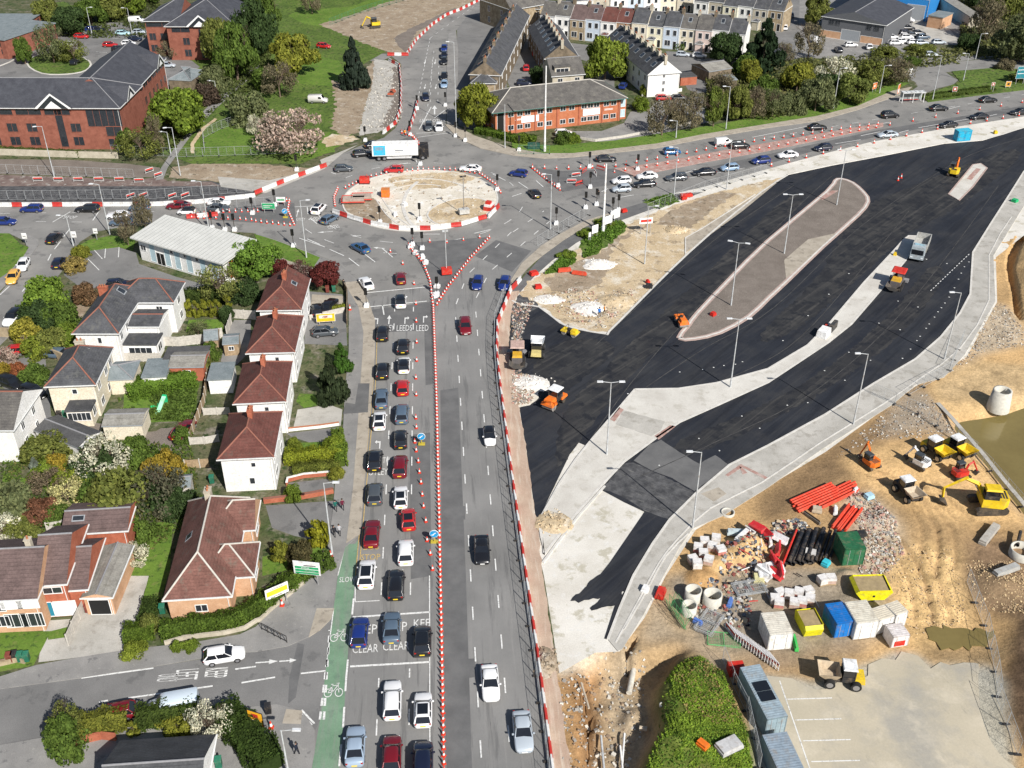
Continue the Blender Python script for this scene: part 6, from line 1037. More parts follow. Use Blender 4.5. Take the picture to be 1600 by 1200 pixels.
for k,p in TYPES.items():
 hl,hw,H,boot,hood,t1,t2,b1=p['dims'];d={}
 d['body']=p['body'].mesh('car_body',PAINT);d['windows']=p['windows'].mesh('car_windows',VM['glass']);d['roof']=p['roof'].mesh('car_roof',PAINT)
 mb=MB();mb.add([(t1-.12,-b1*.8,H+.025),(t1-.12,b1*.8,H+.025),(t2+.2,b1*.8,H+.025),(t2+.2,-b1*.8,H+.025),(t1-.12,-b1*.8,H),(t1-.12,b1*.8,H),(t2+.2,b1*.8,H),(t2+.2,-b1*.8,H)],[(0,1,2,3),(4,5,1,0),(5,6,2,1),(6,7,3,2),(7,4,0,3)]);d['sunroof']=mb.mesh('sunroof',VM['glass'])
 for nm,sx,z,mt in(('headlight',1,.66,'lamp'),('tail_light',-1,boot-.14,'tail')):
  mb=MB();mb.obox((0,0,0),(.22 if sx>0 else .12,.3,.12),0);d[nm]=mb.mesh(nm,VM[mt])
 mb=MB();mb.obox((0,0,0),(.05,.52,.13));d['py']=mb.mesh('rear_plate',VM['py']);mb=MB();mb.obox((0,0,0),(.05,.52,.13));d['pw']=mb.mesh('front_plate',VM['pw'])
 mb=MB();mb.obox((0,0,0),(.12,.2,.14));d['mirror']=mb.mesh('mirror',PAINT);MESH[k]=d
def head(px,py,dx,dy):
 a=P(px,py);b=P(px+dx,py+dy);return math.atan2(b.y-a.y,b.x-a.x)
def put_car(px,py,hd,typ,colr,label,pano=0,group=None,detail=1,cat='car',name='car',z0=0.0):
 p=P(px,py,.75);M_=MESH[typ];hl,hw,H,boot,hood,t1,t2,b1=TYPES[typ]['dims']
 z0=z0+.05;v_=math.sin(px*1.7+py*.9)
 root=empty(name,(p.x,p.y,z0),hd+.02*math.sin(px*2.3),label,cat,group);root.scale=(1+.045*v_,1+.02*math.sin(px),1-.04*math.sin(py*1.3))
 mkobj('body',M_['body'],root,(0,0,0),colr);wn=mkobj('windows',M_['windows'],root);mkobj('roof',M_['roof'],root,(0,0,0),VM_BLACK if pano==2 else colr)
 if pano==1:mkobj('sunroof',M_['sunroof'],root)
 for sx in(hl*.62,-hl*.6):
  for sy in(-1,1):
   w_=mkobj('wheel',WH_T,root,(sx,sy*(hw-.1),.31));mkobj('rim',WH_R,w_)
 if detail:
  for sy in(-1,1):
   mkobj('headlight',M_['headlight'],root,(hl-.2,sy*hw*.66,.6),None,None,-sy*.5);mkobj('tail_light',M_['tail_light'],root,(-hl+.09,sy*hw*.7,boot-.2),None,None,sy*.35);mkobj('mirror',M_['mirror'],root,(.62 if typ!='mini' else .55,sy*(hw+.08),.98),colr)
  mkobj('rear_plate',M_['py'],root,(-hl-.005,0,boot-.42));mkobj('front_plate',M_['pw'],root,(hl-.005,0,.42))
 return root
VM_BLACK=(.01,.01,.012)
W_=(.8,.8,.8);K_=(.012,.012,.014);GY=(.07,.08,.09);SV=(.42,.47,.52);BL=(.012,.03,.17);NV=(.01,.014,.035);RD_=(.45,.015,.015);DR=(.16,.008,.014);LB_=(.25,.36,.5);MB_=(.02,.12,.3);SB=(.09,.13,.18);YE=(.75,.42,.08)
N_=R(93.8);S_=R(-86.2)
q_='queue'
CARS=[(562,986,N_,'hatch',BL,'bright blue hatchback with white plate beside the green cycle lane'),(612,979,N_,'saloon',SB,'steel blue saloon between the blue hatchback and the black one at KEEP CLEAR'),(660,1000,N_,'suv',K_,'black car with dark sunroof beside the cones at the KEEP CLEAR box',1),(613,1092,N_,'estate',W_,'white estate with narrow rear window behind the KEEP CLEAR box'),(661,1107,N_,'hatch',W_,'white car with full black glass roof beside the cones',1),(555,1164,N_,'saloon',(.3,.38,.48),'pale blue grey saloon at the bottom beside the green lane'),(612,1176,N_,'hatch',DR,'maroon car in the middle lane cut by the bottom edge'),(661,1188,N_,'suv',NV,'dark navy car at the bottom edge beside the cones'),(619,912,N_,'estate',K_,'long black estate with yellow plate in the middle lane'),(573,895,N_,'suv',W_,'white car with black roof beside the narrow end of the green lane',1),(634,861,N_,'suv',W_,'all white car between the red hatchback and the black estate'),(581,832,N_,'saloon',DR,'dark red saloon stopped over the bus stop lettering'),(638,810,R(97),'hatch',RD_,'bright red car with dark sunroof angled into the right queue lane',1),(626,775,N_,'hatch',W_,'white car with black glass roof right behind the bright red car',1),(586,770,N_,'suv',GY,'dark grey car with roof rails in the left queue lane below the lane lettering'),(625,727,N_,'suv',DR,'maroon car beside the first blue keep left sign'),(586,718,N_,'suv',K_,'black car hiding the lane lettering in the left queue lane',1),(626,685,N_,'hatch',K_,'black hatchback left of the first blue keep left sign'),(593,656,N_,'hatch',W_,'white car with small sunroof in the left queue lane',1),(628,645,N_,'suv',SB,'slate blue car with yellow plate above the black hatchback'),(596,621,N_,'saloon',SB,'blue grey car above the white one in the left queue lane'),(629,604,N_,'hatch',RD_,'red hatchback in the right queue lane, below the white black roofed car'),(598,578,N_,'suv',K_,'second black car from the lane arrows in the left queue lane'),(631,569,N_,'hatch',W_,'white car with black top in the right queue lane',2),(630,540,N_,'suv',K_,'black car nearest the lane arrows in the right queue lane'),(598,519,N_,'suv',K_,'black car on the lane lettering at the head of the left queue lane'),(626,469,N_,'suv',W_,'white pickup with dark load bed at the stop lines',2),(626,433,R(97),'hatch',DR,'red car just past the stop lines near the triangle island'),(572,441,R(112),'saloon',W_,'white saloon turning past the kerb with pale footway'),(563,386,R(132),'saloon',(.03,.09,.2),'blue saloon on the lower side of the roundabout'),(727,509,S_,'suv',DR,'dark red car alone on the southbound lanes below the triangle island'),(746,441,head(746,441,-10,40),'hatch',BL,'blue car leaving the roundabout beside the triangle island'),(788,442,head(788,442,-9,30),'hatch',BL,'blue car close to the fence and barrier at the road edge'),(765,681,S_,'mini',W_,'white small car with black roof in the right southbound lane',2),(753,857,S_,'saloon',K_,'black saloon driving toward the camera in the middle of the southbound side'),(766,1065,S_,'saloon',W_,'white saloon driving toward the camera on the southbound side'),(817,1141,S_,'saloon',SV,'silver blue saloon close to the barriers at the bottom'),(498,325,head(498,325,12,-12),'suv',W_,'white car with sunroof waiting at the west entry line',1),(515,341,head(515,341,14,-8),'hatch',SB,'grey blue hatchback below the white one at the west entry'),(537,262,R(10),'hatch',GY,'slate grey car circulating on the north west of the roundabout'),(615,264,R(178),'hatch',RD_,'bright red car on top of the roundabout below the lorry'),(735,262,R(172),'saloon',W_,'white car on the upper right of the roundabout'),(566,239,R(15),'hatch',K_,'black car behind the lorry nearest the kerb'),(585,225,R(22),'saloon',K_,'dark car directly behind the lorry near the cones'),(810,270,R(160),'hatch',BL,'blue car approaching from the right of the roundabout'),(835,301,R(110),'hatch',K_,'black car on the right side of the roundabout'),(665,151,R(-85),'hatch',NV,'navy car coming down the north arm past the arrows'),(670,197,R(-88),'hatch',GY,'grey car at the north stop line left of the white one'),(686,198,R(-88),'hatch',W_,'white car at the north stop line'),(694,131,R(-90),'hatch',LB_,'light blue parked car, lowest of the line on the north arm'),(694,119,R(-90),'hatch',K_,'black parked car just above the light blue one'),(694,95,R(-90),'hatch',K_,'black parked car below the two blue ones on the north arm'),(694,86,R(-90),'hatch',NV,'navy parked car between the black and bright blue ones'),(694,75,R(-90),'hatch',BL,'bright blue parked car at the top of the line'),(506,71,R(-20),'hatch',RD_,'red car on the side street near the yellow green tree'),(947,247,R(5),'saloon',K_,'black car leaving onto the east arm beside the first cones'),(1050,236,R(9),'hatch',MB_,'bright blue car on the upper east lanes'),(1157,227,R(10),'suv',K_,'black car just behind the small white van on the east arm'),(1189,250,R(193),'hatch',BL,'dark blue car on the lower east lanes between the light blue and white cars'),(1140,261,R(192),'hatch',LB_,'light blue car on the lower east lanes'),(1101,268,R(190),'saloon',K_,'black car left of the light blue car on the lower east lanes'),(1057,276,R(190),'estate',GY,'dark grey car left of the black one on the lower east lanes'),(1011,274,R(190),'saloon',W_,'white car second in the queue at the east stop line'),(971,281,R(190),'hatch',W_,'white car first in the queue at the east stop line'),(1007,286,R(190),'saloon',K_,'black car in the lower lane of the east queue'),(971,294,R(190),'hatch',SV,'silver car in front of the lower lane of the east queue'),(1277,198,R(9),'saloon',K_,'black car on the upper east lanes left of the bus shelter'),(1231,241,R(193),'saloon',W_,'white car alone below the dense cones on the east arm'),(1286,230,R(193),'hatch',NV,'navy car below the right end of the dense cones'),(1391,179,R(11),'suv',K_,'black car below the bus shelter'),(1467,168,R(9),'saloon',K_,'black car with shiny roof right of the bus shelter'),(1544,155,R(8),'saloon',K_,'black car nearest the right edge on the upper east lanes'),(1387,209,R(193),'saloon',SV,'silver car on the pale patch of the lower east lanes'),(1482,194,R(192),'saloon',K_,'black car above the blue portable toilet'),(1530,181,R(192),'saloon',K_,'black car right of the portable toilet on the lower east lanes'),(1594,174,R(192),'saloon',K_,'black car cut by the right edge'),(49,325,R(180),'estate',BL,'blue car by the barriers on the far left of the west arm'),(136,325,R(180),'estate',K_,'black car by the barriers on the west arm'),(184,335,R(180),'saloon',W_,'white car in the second lane of the west arm'),(190,346,R(180),'saloon',SB,'dark blue car half hidden by the bare birch'),(218,323,R(180),'hatch',SB,'slate blue car by the barriers right of the black one'),(279,320,R(180),'saloon',DR,'dark red car by the barriers on the west arm'),(291,329,R(180),'mini',W_,'small white car with black bonnet below the dark red one',2),(342,315,R(0),'saloon',W_,'white car beside the barriers above the west cones'),(341,324,R(0),'saloon',GY,'grey car below the white one above the west cones'),(7,345,R(0),'hatch',BL,'blue car cut by the left edge in the lower lane'),(85,371,head(85,371,10,-9),'hatch',K_,'black hatchback with red lights leaving the side street'),(92,409,head(92,409,6,-11),'hatch',NV,'navy car in the side street beside the small shrubs'),(36,413,head(36,413,-7,12),'hatch',W_,'white car behind the orange one in the side street'),(20,432,head(20,432,-7,12),'hatch',YE,'orange yellow car in the side street'),(20,496,head(20,496,-12,12),'suv',W_,'white car with black bonnet parked by the shrubs on the left',2),(20,547,R(190),'hatch',RD_,'bright red car behind the stone wall'),(84,551,R(170),'hatch',SB,'blue car partly hidden behind the white house wall'),(17,597,R(-30),'suv',K_,'black car at the top of the left driveway group'),(27,624,R(-35),'suv',NV,'dark navy car in the middle of the left driveway group'),(52,612,R(-30),'suv',K_,'black car nearest the cream house'),(37,655,R(-40),'suv',K_,'black car beside the white gable house'),(286,670,R(75),'saloon',DR,'dark red car parked in the gravel lane'),(185,443,R(10),'hatch',NV,'dark blue car roof showing behind the large white house'),(350,1022,R(12),'hatch',W_,'white hatchback on the side road outside the tan bungalow'),(179,1113,R(195),'hatch',DR,'dark red car parked behind the bottom hedge'),(508,517,R(12),'hatch',GY,'dark grey hatchback on the driveway below the yellow banner'),(495,483,R(100),'hatch',K_,'left dark car on the paved drive beside the farthest red roofed house'),(514,476,R(75),'saloon',K_,'right dark car on the paved drive beside the farthest red roofed house')]
for c in CARS:put_car(*c[:6],**({'pano':c[6]}if len(c)>6 else{}))
FAR=[(144,45,0,BL,'blue car at the top of the offices car park'),(127,56,0,RD_,'red car at the left of the offices car park'),(111,68,0,(.6,.62,.58),'pale car beside the planted island'),(192,51,5,(.4,.6,.65),'pale turquoise car in the offices car park'),(218,49,5,SV,'silver blue car next to the far office wall'),(211,60,-5,NV,'navy car in the lower row by the far office'),(201,67,0,W_,'white car in the lower row by the far office'),(172,69,0,RD_,'red car in the lower row of the offices car park'),(186,76,0,K_,'dark car hidden behind the office roof edge'),(117,96,90,K_,'dark car among the planted island trees'),(262,101,0,SV,'silver car between the two offices'),(152,45,0,NV,'dark blue car right of the blue one at the top of the offices car park'),(832,43,20,W_,'white car at the top of the terrace back street'),(822,105,90,RD_,'red car on the terrace back street'),(838,64,90,BL,'blue car parked beside the pink chimneyed terrace'),(836,82,90,RD_,'red car parked beside the pink chimneyed terrace'),(970,116,70,W_,'white car beside the fresh green tree'),(974,133,70,BL,'blue car behind the orange brick office'),(819,129,0,NV,'dark blue car at the lower end of the back street'),(1067,84,-10,SV,'silver car in front of the painted terrace'),(1093,86,-10,W_,'white car in front of the painted terrace'),(1037,152,5,RD_,'red car beside the bright white gable'),(1062,152,5,K_,'black car beside the bright white gable'),(1172,172,20,W_,'white car hidden among the verge trees'),(881,207,5,W_,'white car by the orange brick office wall'),(1236,23,80,SB,'slate car on the rough lane, upper'),(1226,42,80,W_,'white car on the rough lane'),(1330,69,5,W_,'left white car outside the grey unit'),(1358,72,80,W_,'right white car outside the grey unit'),(1310,77,90,K_,'dark car in the grey unit bays'),(1455,84,5,SV,'white car parked alone on the track below the depot',0)]
for x,y,h,c,l in[f[:5]for f in FAR]:put_car(x,y,R(h),'hatch',c,l,detail=0)
DEP=[(1394,48,W_),(1393,57,W_),(1419,43,K_),(1416,50,NV),(1436,51,K_),(1443,57,SB),(1400,66,W_),(1417,57,W_),(1428,65,W_),(1440,66,SV),(1467,65,SV),(1398,38,K_),(1410,63,W_),(1427,54,GY)]
PN=['topmost left','second in the left row','upper middle','middle','upper right','right','lower left','centre','lower centre','lower right','rightmost','behind the white vans','between two white ones at the bottom','tucked behind the centre one']
CN={W_:'white',K_:'black',NV:'navy',SB:'slate',SV:'silver',GY:'grey'}
for(x,y,c),n in zip(DEP,PN):put_car(x,y,R(5),'hatch',c,'%s car in the crowded depot yard, %s'%(CN[c],n),detail=0,group='cars crowded in the depot yard')
def van(px,py,hd,colr,label,L=4.9,H=2.0):
 p=P(px,py,.9);root=empty('van',(p.x,p.y,.04),hd,label,'van');hl=L/2;hw=.93
 def rg(x,w,z):return[(x,-w,.3),(x,-w,z*.6),(x,-w*.93,z-.08),(x,-w*.8,z),(x,w*.8,z),(x,w*.93,z-.08),(x,w,z*.6),(x,w,.3)]
 mb=MB();mb.loft([rg(hl,.8,.8),rg(hl-.25,.9,1.0),rg(hl-.95,.93,1.15),rg(hl-1.5,.93,H-.05),(rg(hl-1.9,.93,H)),rg(-hl+.1,.93,H),rg(-hl,.9,H-.1)]);b=mb.build('body',PAINT,root);b.color=(*colr,1)
 mb=MB();mb.add([(hl-.98,-.78,1.2),(hl-.98,.78,1.2),(hl-1.42,.7,H-.1),(hl-1.42,-.7,H-.1)],[(0,1,2,3)]);
 for v in range(4):mb.v[v]=(mb.v[v][0]+.04,mb.v[v][1],mb.v[v][2]+.04)
 for s in(-1,1):mb.obox((hl-1.85,s*.925,1.45),(.75,.03,.5))
 mb.build('windows',VM['glass'],root)
 for sx in(hl*.62,-hl*.6):
  for sy in(-1,1):mkobj('rim',WH_R,mkobj('wheel',WH_T,root,(sx,sy*.85,.33)))
 return root
van(1132,221,R(10),W_,'small white van on the upper east lanes',4.3,1.8);van(214,31,R(5),W_,'white van at the top of the offices car park');van(1275,63,R(80),W_,'white van left of the grey unit');van(1398,29,R(-5),W_,'left white van by the blue warehouse door',5.5,2.3);van(1416,30,R(-5),W_,'right white van by the blue warehouse door',5.0,2.2)
van(270,1099,R(193),(.55,.63,.7),'pale blue people carrier parked behind the bottom hedge',4.9,1.8);van(497,155,R(0),(.6,.58,.56),'white and red works van parked on the green bank',4.8,2.0)
def col_box(root,name,dims,col,mat=None,loc=(0,0,0),rz=0,tp=0):
 mb=MB();mb.box(*dims,tp=tp);o=mb.build(name,mat or OM,root,loc,rz);o.color=(*col,1);return o
p=P(622,238,1.5);lr=empty('lorry',(p.x,p.y,.04),R(4),'white box lorry with pale blue panel and black cab on the roundabout','lorry')
col_box(lr,'cargo_box',(-5.6,4.4,-1.25,1.25,1.15,3.7),(.82,.82,.8));col_box(lr,'blue_panel',(-5.3,-2.7,-1.262,-1.255,1.3,3.5),(.05,.45,.7));col_box(lr,'cab',(4.6,6.7,-1.2,1.2,.6,3.3),(.015,.015,.018),tp=.12);col_box(lr,'windscreen',(6.62,6.69,-1,1,1.9,2.8),(.02,.03,.04),VM['glass']);col_box(lr,'chassis',(-5.6,5.5,-.5,.5,.6,1.1),(.03,.03,.03));col_box(lr,'side_guard',(-2.5,3.0,-1.2,-1.12,.5,.95),(.6,.6,.6))
mb=MB()
for yy in(2.9,2.5):mb.box(-4.9,-3.2,-1.28,-1.27,yy,yy+.2)
mb.box(-.6,1.2,-1.28,-1.27,2.2,2.5);mb.box(-.6,.6,-1.28,-1.27,1.9,2.0);o=mb.build('lettering_strip',OM,lr);o.color=(.3,.32,.35,1)
for sx in(-4.2,-3.0,5.4):
 for sy in(-1,1):mkobj('rim',BIG_R,mkobj('wheel',BIG_T,lr,(sx,sy*1.05,.5)))
YL=(.72,.5,.02);OR=(.75,.17,.02);RE=(.55,.03,.02);WT=(.75,.77,.78);DK=(.03,.03,.032);TN=(.5,.42,.32)
def big_wheels(root,xs,yw,r):
 for sx in xs:
  for sy in(-1,1):mkobj('rim',BIG_R,mkobj('wheel',BIG_T,root,(sx,sy*yw,r),None,(r/.5,1.4,r/.5)))
def cab(root,x0,x1,y0,y1,z0,z1,roofc=WT,name='cab'):
 c=MB()
 for x in(x0+.04,x1-.04):
  for y in(y0+.04,y1-.04):c.box(x-.05,x+.05,y-.05,y+.05,z0,z1)
 c.box(x0,x1,y0,y1,z0-.12,z0+.5);o=c.build(name,OM,root);o.color=(*DK,1)
 g=MB();g.box(x0+.05,x1-.05,y0+.05,y1-.05,z0+.5,z1-.02);g.build('windows',VM['glass'],o)
 r=MB();r.box(x0-.1,x1+.1,y0-.1,y1+.1,z1,z1+.14,tp=.08);k=r.build('cab_roof',OM,o);k.color=(*roofc,1);return o
def dumper(px,py,hd,skipc,bodyc,label,sc=1.0,z0=.05):
 p=P(px,py,1);root=empty('site_dumper',(p.x,p.y,z0),hd,label,'dumper')
 mb=MB();rim=[(2.3,-1.1),(2.3,1.1),(.1,1.0),(.1,-1.0)];bt=[(1.6,-.7),(1.6,.7),(.4,.65),(.4,-.65)];n=4
 v=[(x,y,1.75)for x,y in rim]+[(x,y,.9)for x,y in bt]+[(x*.95+.05,y*.92,1.72)for x,y in rim]+[(x*.95+.05,y*.9,1.0)for x,y in bt]
 f=[(i,(i+1)%4,4+(i+1)%4,4+i)for i in range(4)]+[(8+i,12+i,12+(i+1)%4,8+(i+1)%4)for i in range(4)]+[(i,8+i,8+(i+1)%4,(i+1)%4)for i in range(4)]+[(7,6,5,4),(12,13,14,15)]
 mb.add(v,f);o=mb.build('skip',OM,root);o.color=(*skipc,1)
 col_box(root,'chassis',(-2.2,1.6,-.55,.55,.5,.95),DK);col_box(root,'engine_cover',(-2.4,-1.2,-.8,.8,.7,1.35),bodyc,tp=.08);cab(root,-1.35,-.1,-.75,.75,.95,2.5);big_wheels(root,(1.1,-1.5),.95,.55);root.scale=(sc,)*3;return root
def excavator(px,py,hd,bodyc,boomc,label,sc=1.0,reach=1.0,z0=.05,mini=True,lift=1.0,boom_dir=0):
 p=P(px,py,.8*sc);root=empty('excavator',(p.x,p.y,z0),hd,label,'excavator')
 for s in(-1,1):
  mb=MB();pr=[(-1.3,.25),(-1.1,.05),(1.1,.05),(1.3,.25),(1.3,.5),(1.1,.65),(-1.1,.65),(-1.3,.5)]
  mb.add([(x,s*.85-.2,z)for x,z in pr]+[(x,s*.85+.2,z)for x,z in pr],[tuple(range(8)),tuple(range(15,7,-1))]+[(i,i+8,(i+1)%8+8,(i+1)%8)for i in range(8)]);o=mb.build('track',OM,root);o.color=(.05,.045,.04,1)
 mb=MB();mb.prism([(.75,-.9),(.75,.9),(-.9,.95),(-1.35,.55),(-1.35,-.55),(-.9,-.95)],.7,1.45);o=mb.build('body',OM,root,(0,0,0),boom_dir);o.color=(*bodyc,1)
 g=MB();
 for k in range(4):g.box(-1.2+k*.22,-1.1+k*.22,-.5,.5,1.455,1.49)
 k_=g.build('engine_grille',OM,o);k_.color=(.04,.04,.04,1)
 c=cab(root,-.45,.65,.1,.85,1.3,2.35,bodyc if not mini else(.05,.06,.07));c.rotation_euler=(0,0,boom_dir)
 e1=Vector((2.0*reach,-.2,2.6*lift));e2=Vector((3.4*reach,-.2,1.5));e3=Vector((3.3*reach,-.2,.3));s0=Vector((.6,-.2,1.2));m_=Matrix.Rotation(boom_dir,3,'Z')
 mb=MB();md=(s0+e1)/2+Vector((-.25,0,.3));mb.tube(s0,md,.2,.2,4,sm=False);mb.tube(md,e1,.2,.15,4,sm=False);o=mb.build('boom',OM,root,(0,0,0),boom_dir);o.color=(*boomc,1)
 mb=MB();mb.tube(e1+Vector((-.15,0,.15)),e3+Vector((0,0,.3))if mini else e2,.15,.11,4,sm=False)
 if not mini:mb.tube(e2,e3+Vector((0,0,.3)),.12,.1,4,sm=False)
 o=mb.build('dipper_arm',OM,root,(0,0,0),boom_dir);o.color=(*boomc,1)
 mb=MB();mb.add([(e3.x-.1,-.6,.5),(e3.x+.25,-.6,.5),(e3.x-.45,-.6,0),(e3.x-.1,.2,.5),(e3.x+.25,.2,.5),(e3.x-.45,.2,0)],[(0,2,1),(3,4,5),(0,1,4,3),(1,2,5,4),(2,0,3,5)]);o=mb.build('bucket',OM,root,(0,0,0),boom_dir);o.color=(.08,.07,.06,1)
 mb=MB();mb.tube(s0+Vector((0,.05,-.1)),md+Vector((.2,.05,-.1)),.06,.06,6);mb.build('hydraulic_ram',VM['rim'],root,(0,0,0),boom_dir);root.scale=(sc,)*3;return root
def roller(px,py,hd,bc,label,sc=1.0,canopy=None,tandem=True):
 p=P(px,py,.8);root=empty('road_roller',(p.x,p.y,.06),hd,label,'road roller')
 for x in(1.15,-1.15):
  mb=MB();mb.tube((x,-.75,.52),(x,.75,.52),.5,.5,20);o=mb.build('drum',OM,root);o.color=(.3,.28,.26,1)if tandem or x>0 else(.03,.03,.03,1)
  col_box(root,'drum_frame',(x-.62,x+.62,-.85,.85,.75,1.05),bc,tp=.05)
 col_box(root,'engine_cover',(.3,1.6,-.6,.6,1.0,1.5),bc,tp=.1);col_box(root,'chassis',(-.9,.5,-.5,.5,.6,.95),DK);col_box(root,'seat',(-.5,-.1,-.25,.25,1.0,1.5),DK)
 if canopy:
  cab(root,-.9,.35,-.65,.65,1.0,2.3,canopy)
 else:
  mb=MB();mb.path([(-.8,-.55,1),(-.8,-.55,2.0),(-.8,.55,2.0),(-.8,.55,1)],.04);o=mb.build('roll_bar',OM,root);o.color=(*DK,1)
 root.scale=(sc,)*3;return root
roller(1065,500,R(-80),OR,'orange tandem roller on the fresh asphalt beside the tip of the brown island',.95);roller(866,626,R(-125),OR,'large orange roller with white cab roof at the left edge of the new road',1.15,WT,False);roller(891,517,R(-35),YL,'small yellow roller by the kerb corner',.8)
roller(612,145,R(80),(.45,.1,.05),'small orange roller on the stripped road beside the north arm',.9)
dumper(839,543,R(85),WT,(.6,.5,.2),'cream and white dumper on the fresh asphalt near the junction',1.0);dumper(1465,703,R(-62),YL,YL,'left of the two yellow skip dumpers near the pond',.95);dumper(1500,701,R(-62),YL,YL,'right of the two yellow skip dumpers near the pond',.95);dumper(1420,767,R(-72),TN,DK,'dumper with empty tan skip and white cab roof on the sand',.95);dumper(1313,1055,R(172),(.5,.4,.28),YL,'yellow dumper with raised earthy skip and white cab roof in the car park',1.0)
excavator(1360,722,R(118),OR,OR,'orange mini excavator with raised boom left of the white one',.9,.7,lift=1.3);excavator(1438,722,R(130),WT,WT,'white mini excavator beside the yellow skip dumpers',.9,.75);excavator(1501,739,R(20),RE,RE,'red mini excavator in front of the right yellow dumper',.85,.9);excavator(1545,782,R(2),YL,YL,'large yellow tracked excavator with its long boom reaching left',1.55,1.05,mini=False,boom_dir=R(170))
excavator(585,38,R(200),YL,YL,'yellow digger working on the bare bank at the top',1.3,.9);excavator(1491,268,R(60),YL,OR,'small yellow and orange excavator beside the small concrete island',1.1,.6,lift=1.2)
p=P(1438,386,1.4);tp_=empty('tipper_lorry',(p.x,p.y,.06),head(1438,386,-9,22),'silver grey tipper lorry at the end of the long concrete island','lorry')
col_box(tp_,'cab',(1.9,4.0,-1.2,1.2,.6,2.9),(.35,.4,.43),tp=.1);col_box(tp_,'windscreen',(3.93,4.0,-1,1,1.5,2.4),DK,VM['glass']);col_box(tp_,'chassis',(-4,3.4,-.5,.5,.6,1.1),DK)
mb=MB();mb.box(-4.2,1.7,-1.25,1.25,1.1,1.25);mb.box(-4.2,1.7,-1.25,-1.15,1.25,2.4);mb.box(-4.2,1.7,1.15,1.25,1.25,2.4);mb.box(1.6,1.7,-1.15,1.15,1.25,2.6);mb.box(-4.2,-4.1,-1.15,1.15,1.25,2.4);o=mb.build('tipping_body',OM,tp_);o.color=(.42,.42,.4,1);col_box(tp_,'beacon_bar',(2.6,2.9,-.8,.8,2.9,3.1),(.3,.5,.6));big_wheels(tp_,(2.9,-1.6,-2.9),1.05,.5)
for s in(-.9,.9):col_box(tp_,'headlight',(3.99,4.03,s-.2,s+.2,.85,1.05),(.8,.8,.8),VM['lamp'])
def paver(px,py,hd,label,canopy,sc=1):
 p=P(px,py,1);r=empty('asphalt_paver',(p.x,p.y,.06),hd,label,'paver')
 for s in(-1,1):col_box(r,'track',(-1.7,1.7,s*1.05-.2,s*1.05+.2,0,.7),DK,tp=.1)
 col_box(r,'body',(-1.8,1.4,-.85,.85,.5,1.5),(.12,.11,.11));col_box(r,'engine_cover',(-.2,1.3,-.8,.8,1.5,1.9),(.6,.35,.03),tp=.1)
 mb=MB();mb.add([(1.4,-1.3,1.3),(3,-1.3,1.1),(3,-.5,.5),(1.4,-.5,.5),(1.4,1.3,1.3),(3,1.3,1.1),(3,.5,.5),(1.4,.5,.5)],[(0,1,2,3),(4,7,6,5),(3,2,6,7),(2,1,5,6)]);o=mb.build('hopper',OM,r);o.color=(.08,.075,.07,1)
 for x in(-1.5,.0):
  for y in(-.8,.8):col_box(r,'canopy_post',(x-.04,x+.04,y-.04,y+.04,1.5,2.8),DK)
 col_box(r,'canopy',(-1.9,.6,-1.15,1.15,2.8,2.95),canopy,tp=.12);col_box(r,'screed',(-2.9,-2.1,-1.6,1.6,.1,.6),(.25,.25,.26));col_box(r,'seat',(-1.3,-.9,-.6,-.2,1.5,2.1),DK);r.scale=(sc,)*3
paver(1401,440,head(1401,440,-14,26),'asphalt paver with bright red canopy beside the long concrete island',RE,1.0);paver(808,557,head(808,557,0,20),'dark asphalt paver with pale canopy at the left edge of the fresh asphalt',(.5,.35,.3),.95)
def thing(name,label,cat,px,py,rz,parts,z0=.0,group=None,sc=1):
 "parts: (name, [boxes x0 x1 y0 y1 z0 z1], colour)"
 p=P(px,py);root=empty(name,(p.x,p.y,z0),rz,label,cat,group);root.scale=(sc,)*3
 for nm,bs,c in parts:
  mb=MB()
  for b in bs:mb.box(*b)
  o=mb.build(nm,OM,root);o.color=(*c,1)
 return root
STEEL=(.48,.5,.51);WHT=(.78,.78,.77)
def lamp(px,py,label,h=11.4,kind='single',az=180,r=.11,col=STEEL,z0=.1,group='street lamps'):
 p=P(px,py);root=empty('street_lamp',(p.x,p.y,z0),R(az),label,'street lamp',group)
 mb=MB();mb.tube((0,0,0),(0,0,1.2),r*1.25,r*1.25,8);mb.tube((0,0,1.2),(0,0,h),r,r*.55,8);o=mb.build('pole',OM,root);o.color=(*col,1)
 for s in((1,-1)if kind=='double' else(1,)):
  if kind=='none':break
  mb=MB();mb.tube((0,0,h-.05),(s*1.1,0,h+.1),.05,.04,6);o=mb.build('arm',OM,root);o.color=(*col,1)
  mb=MB();mb.box(min(s*1.0,s*1.8),max(s*1.0,s*1.8),-.16,.16,h+.05,h+.2,tp=.03);o=mb.build('lamp_head',OM,root);o.color=(.62,.64,.66,1)
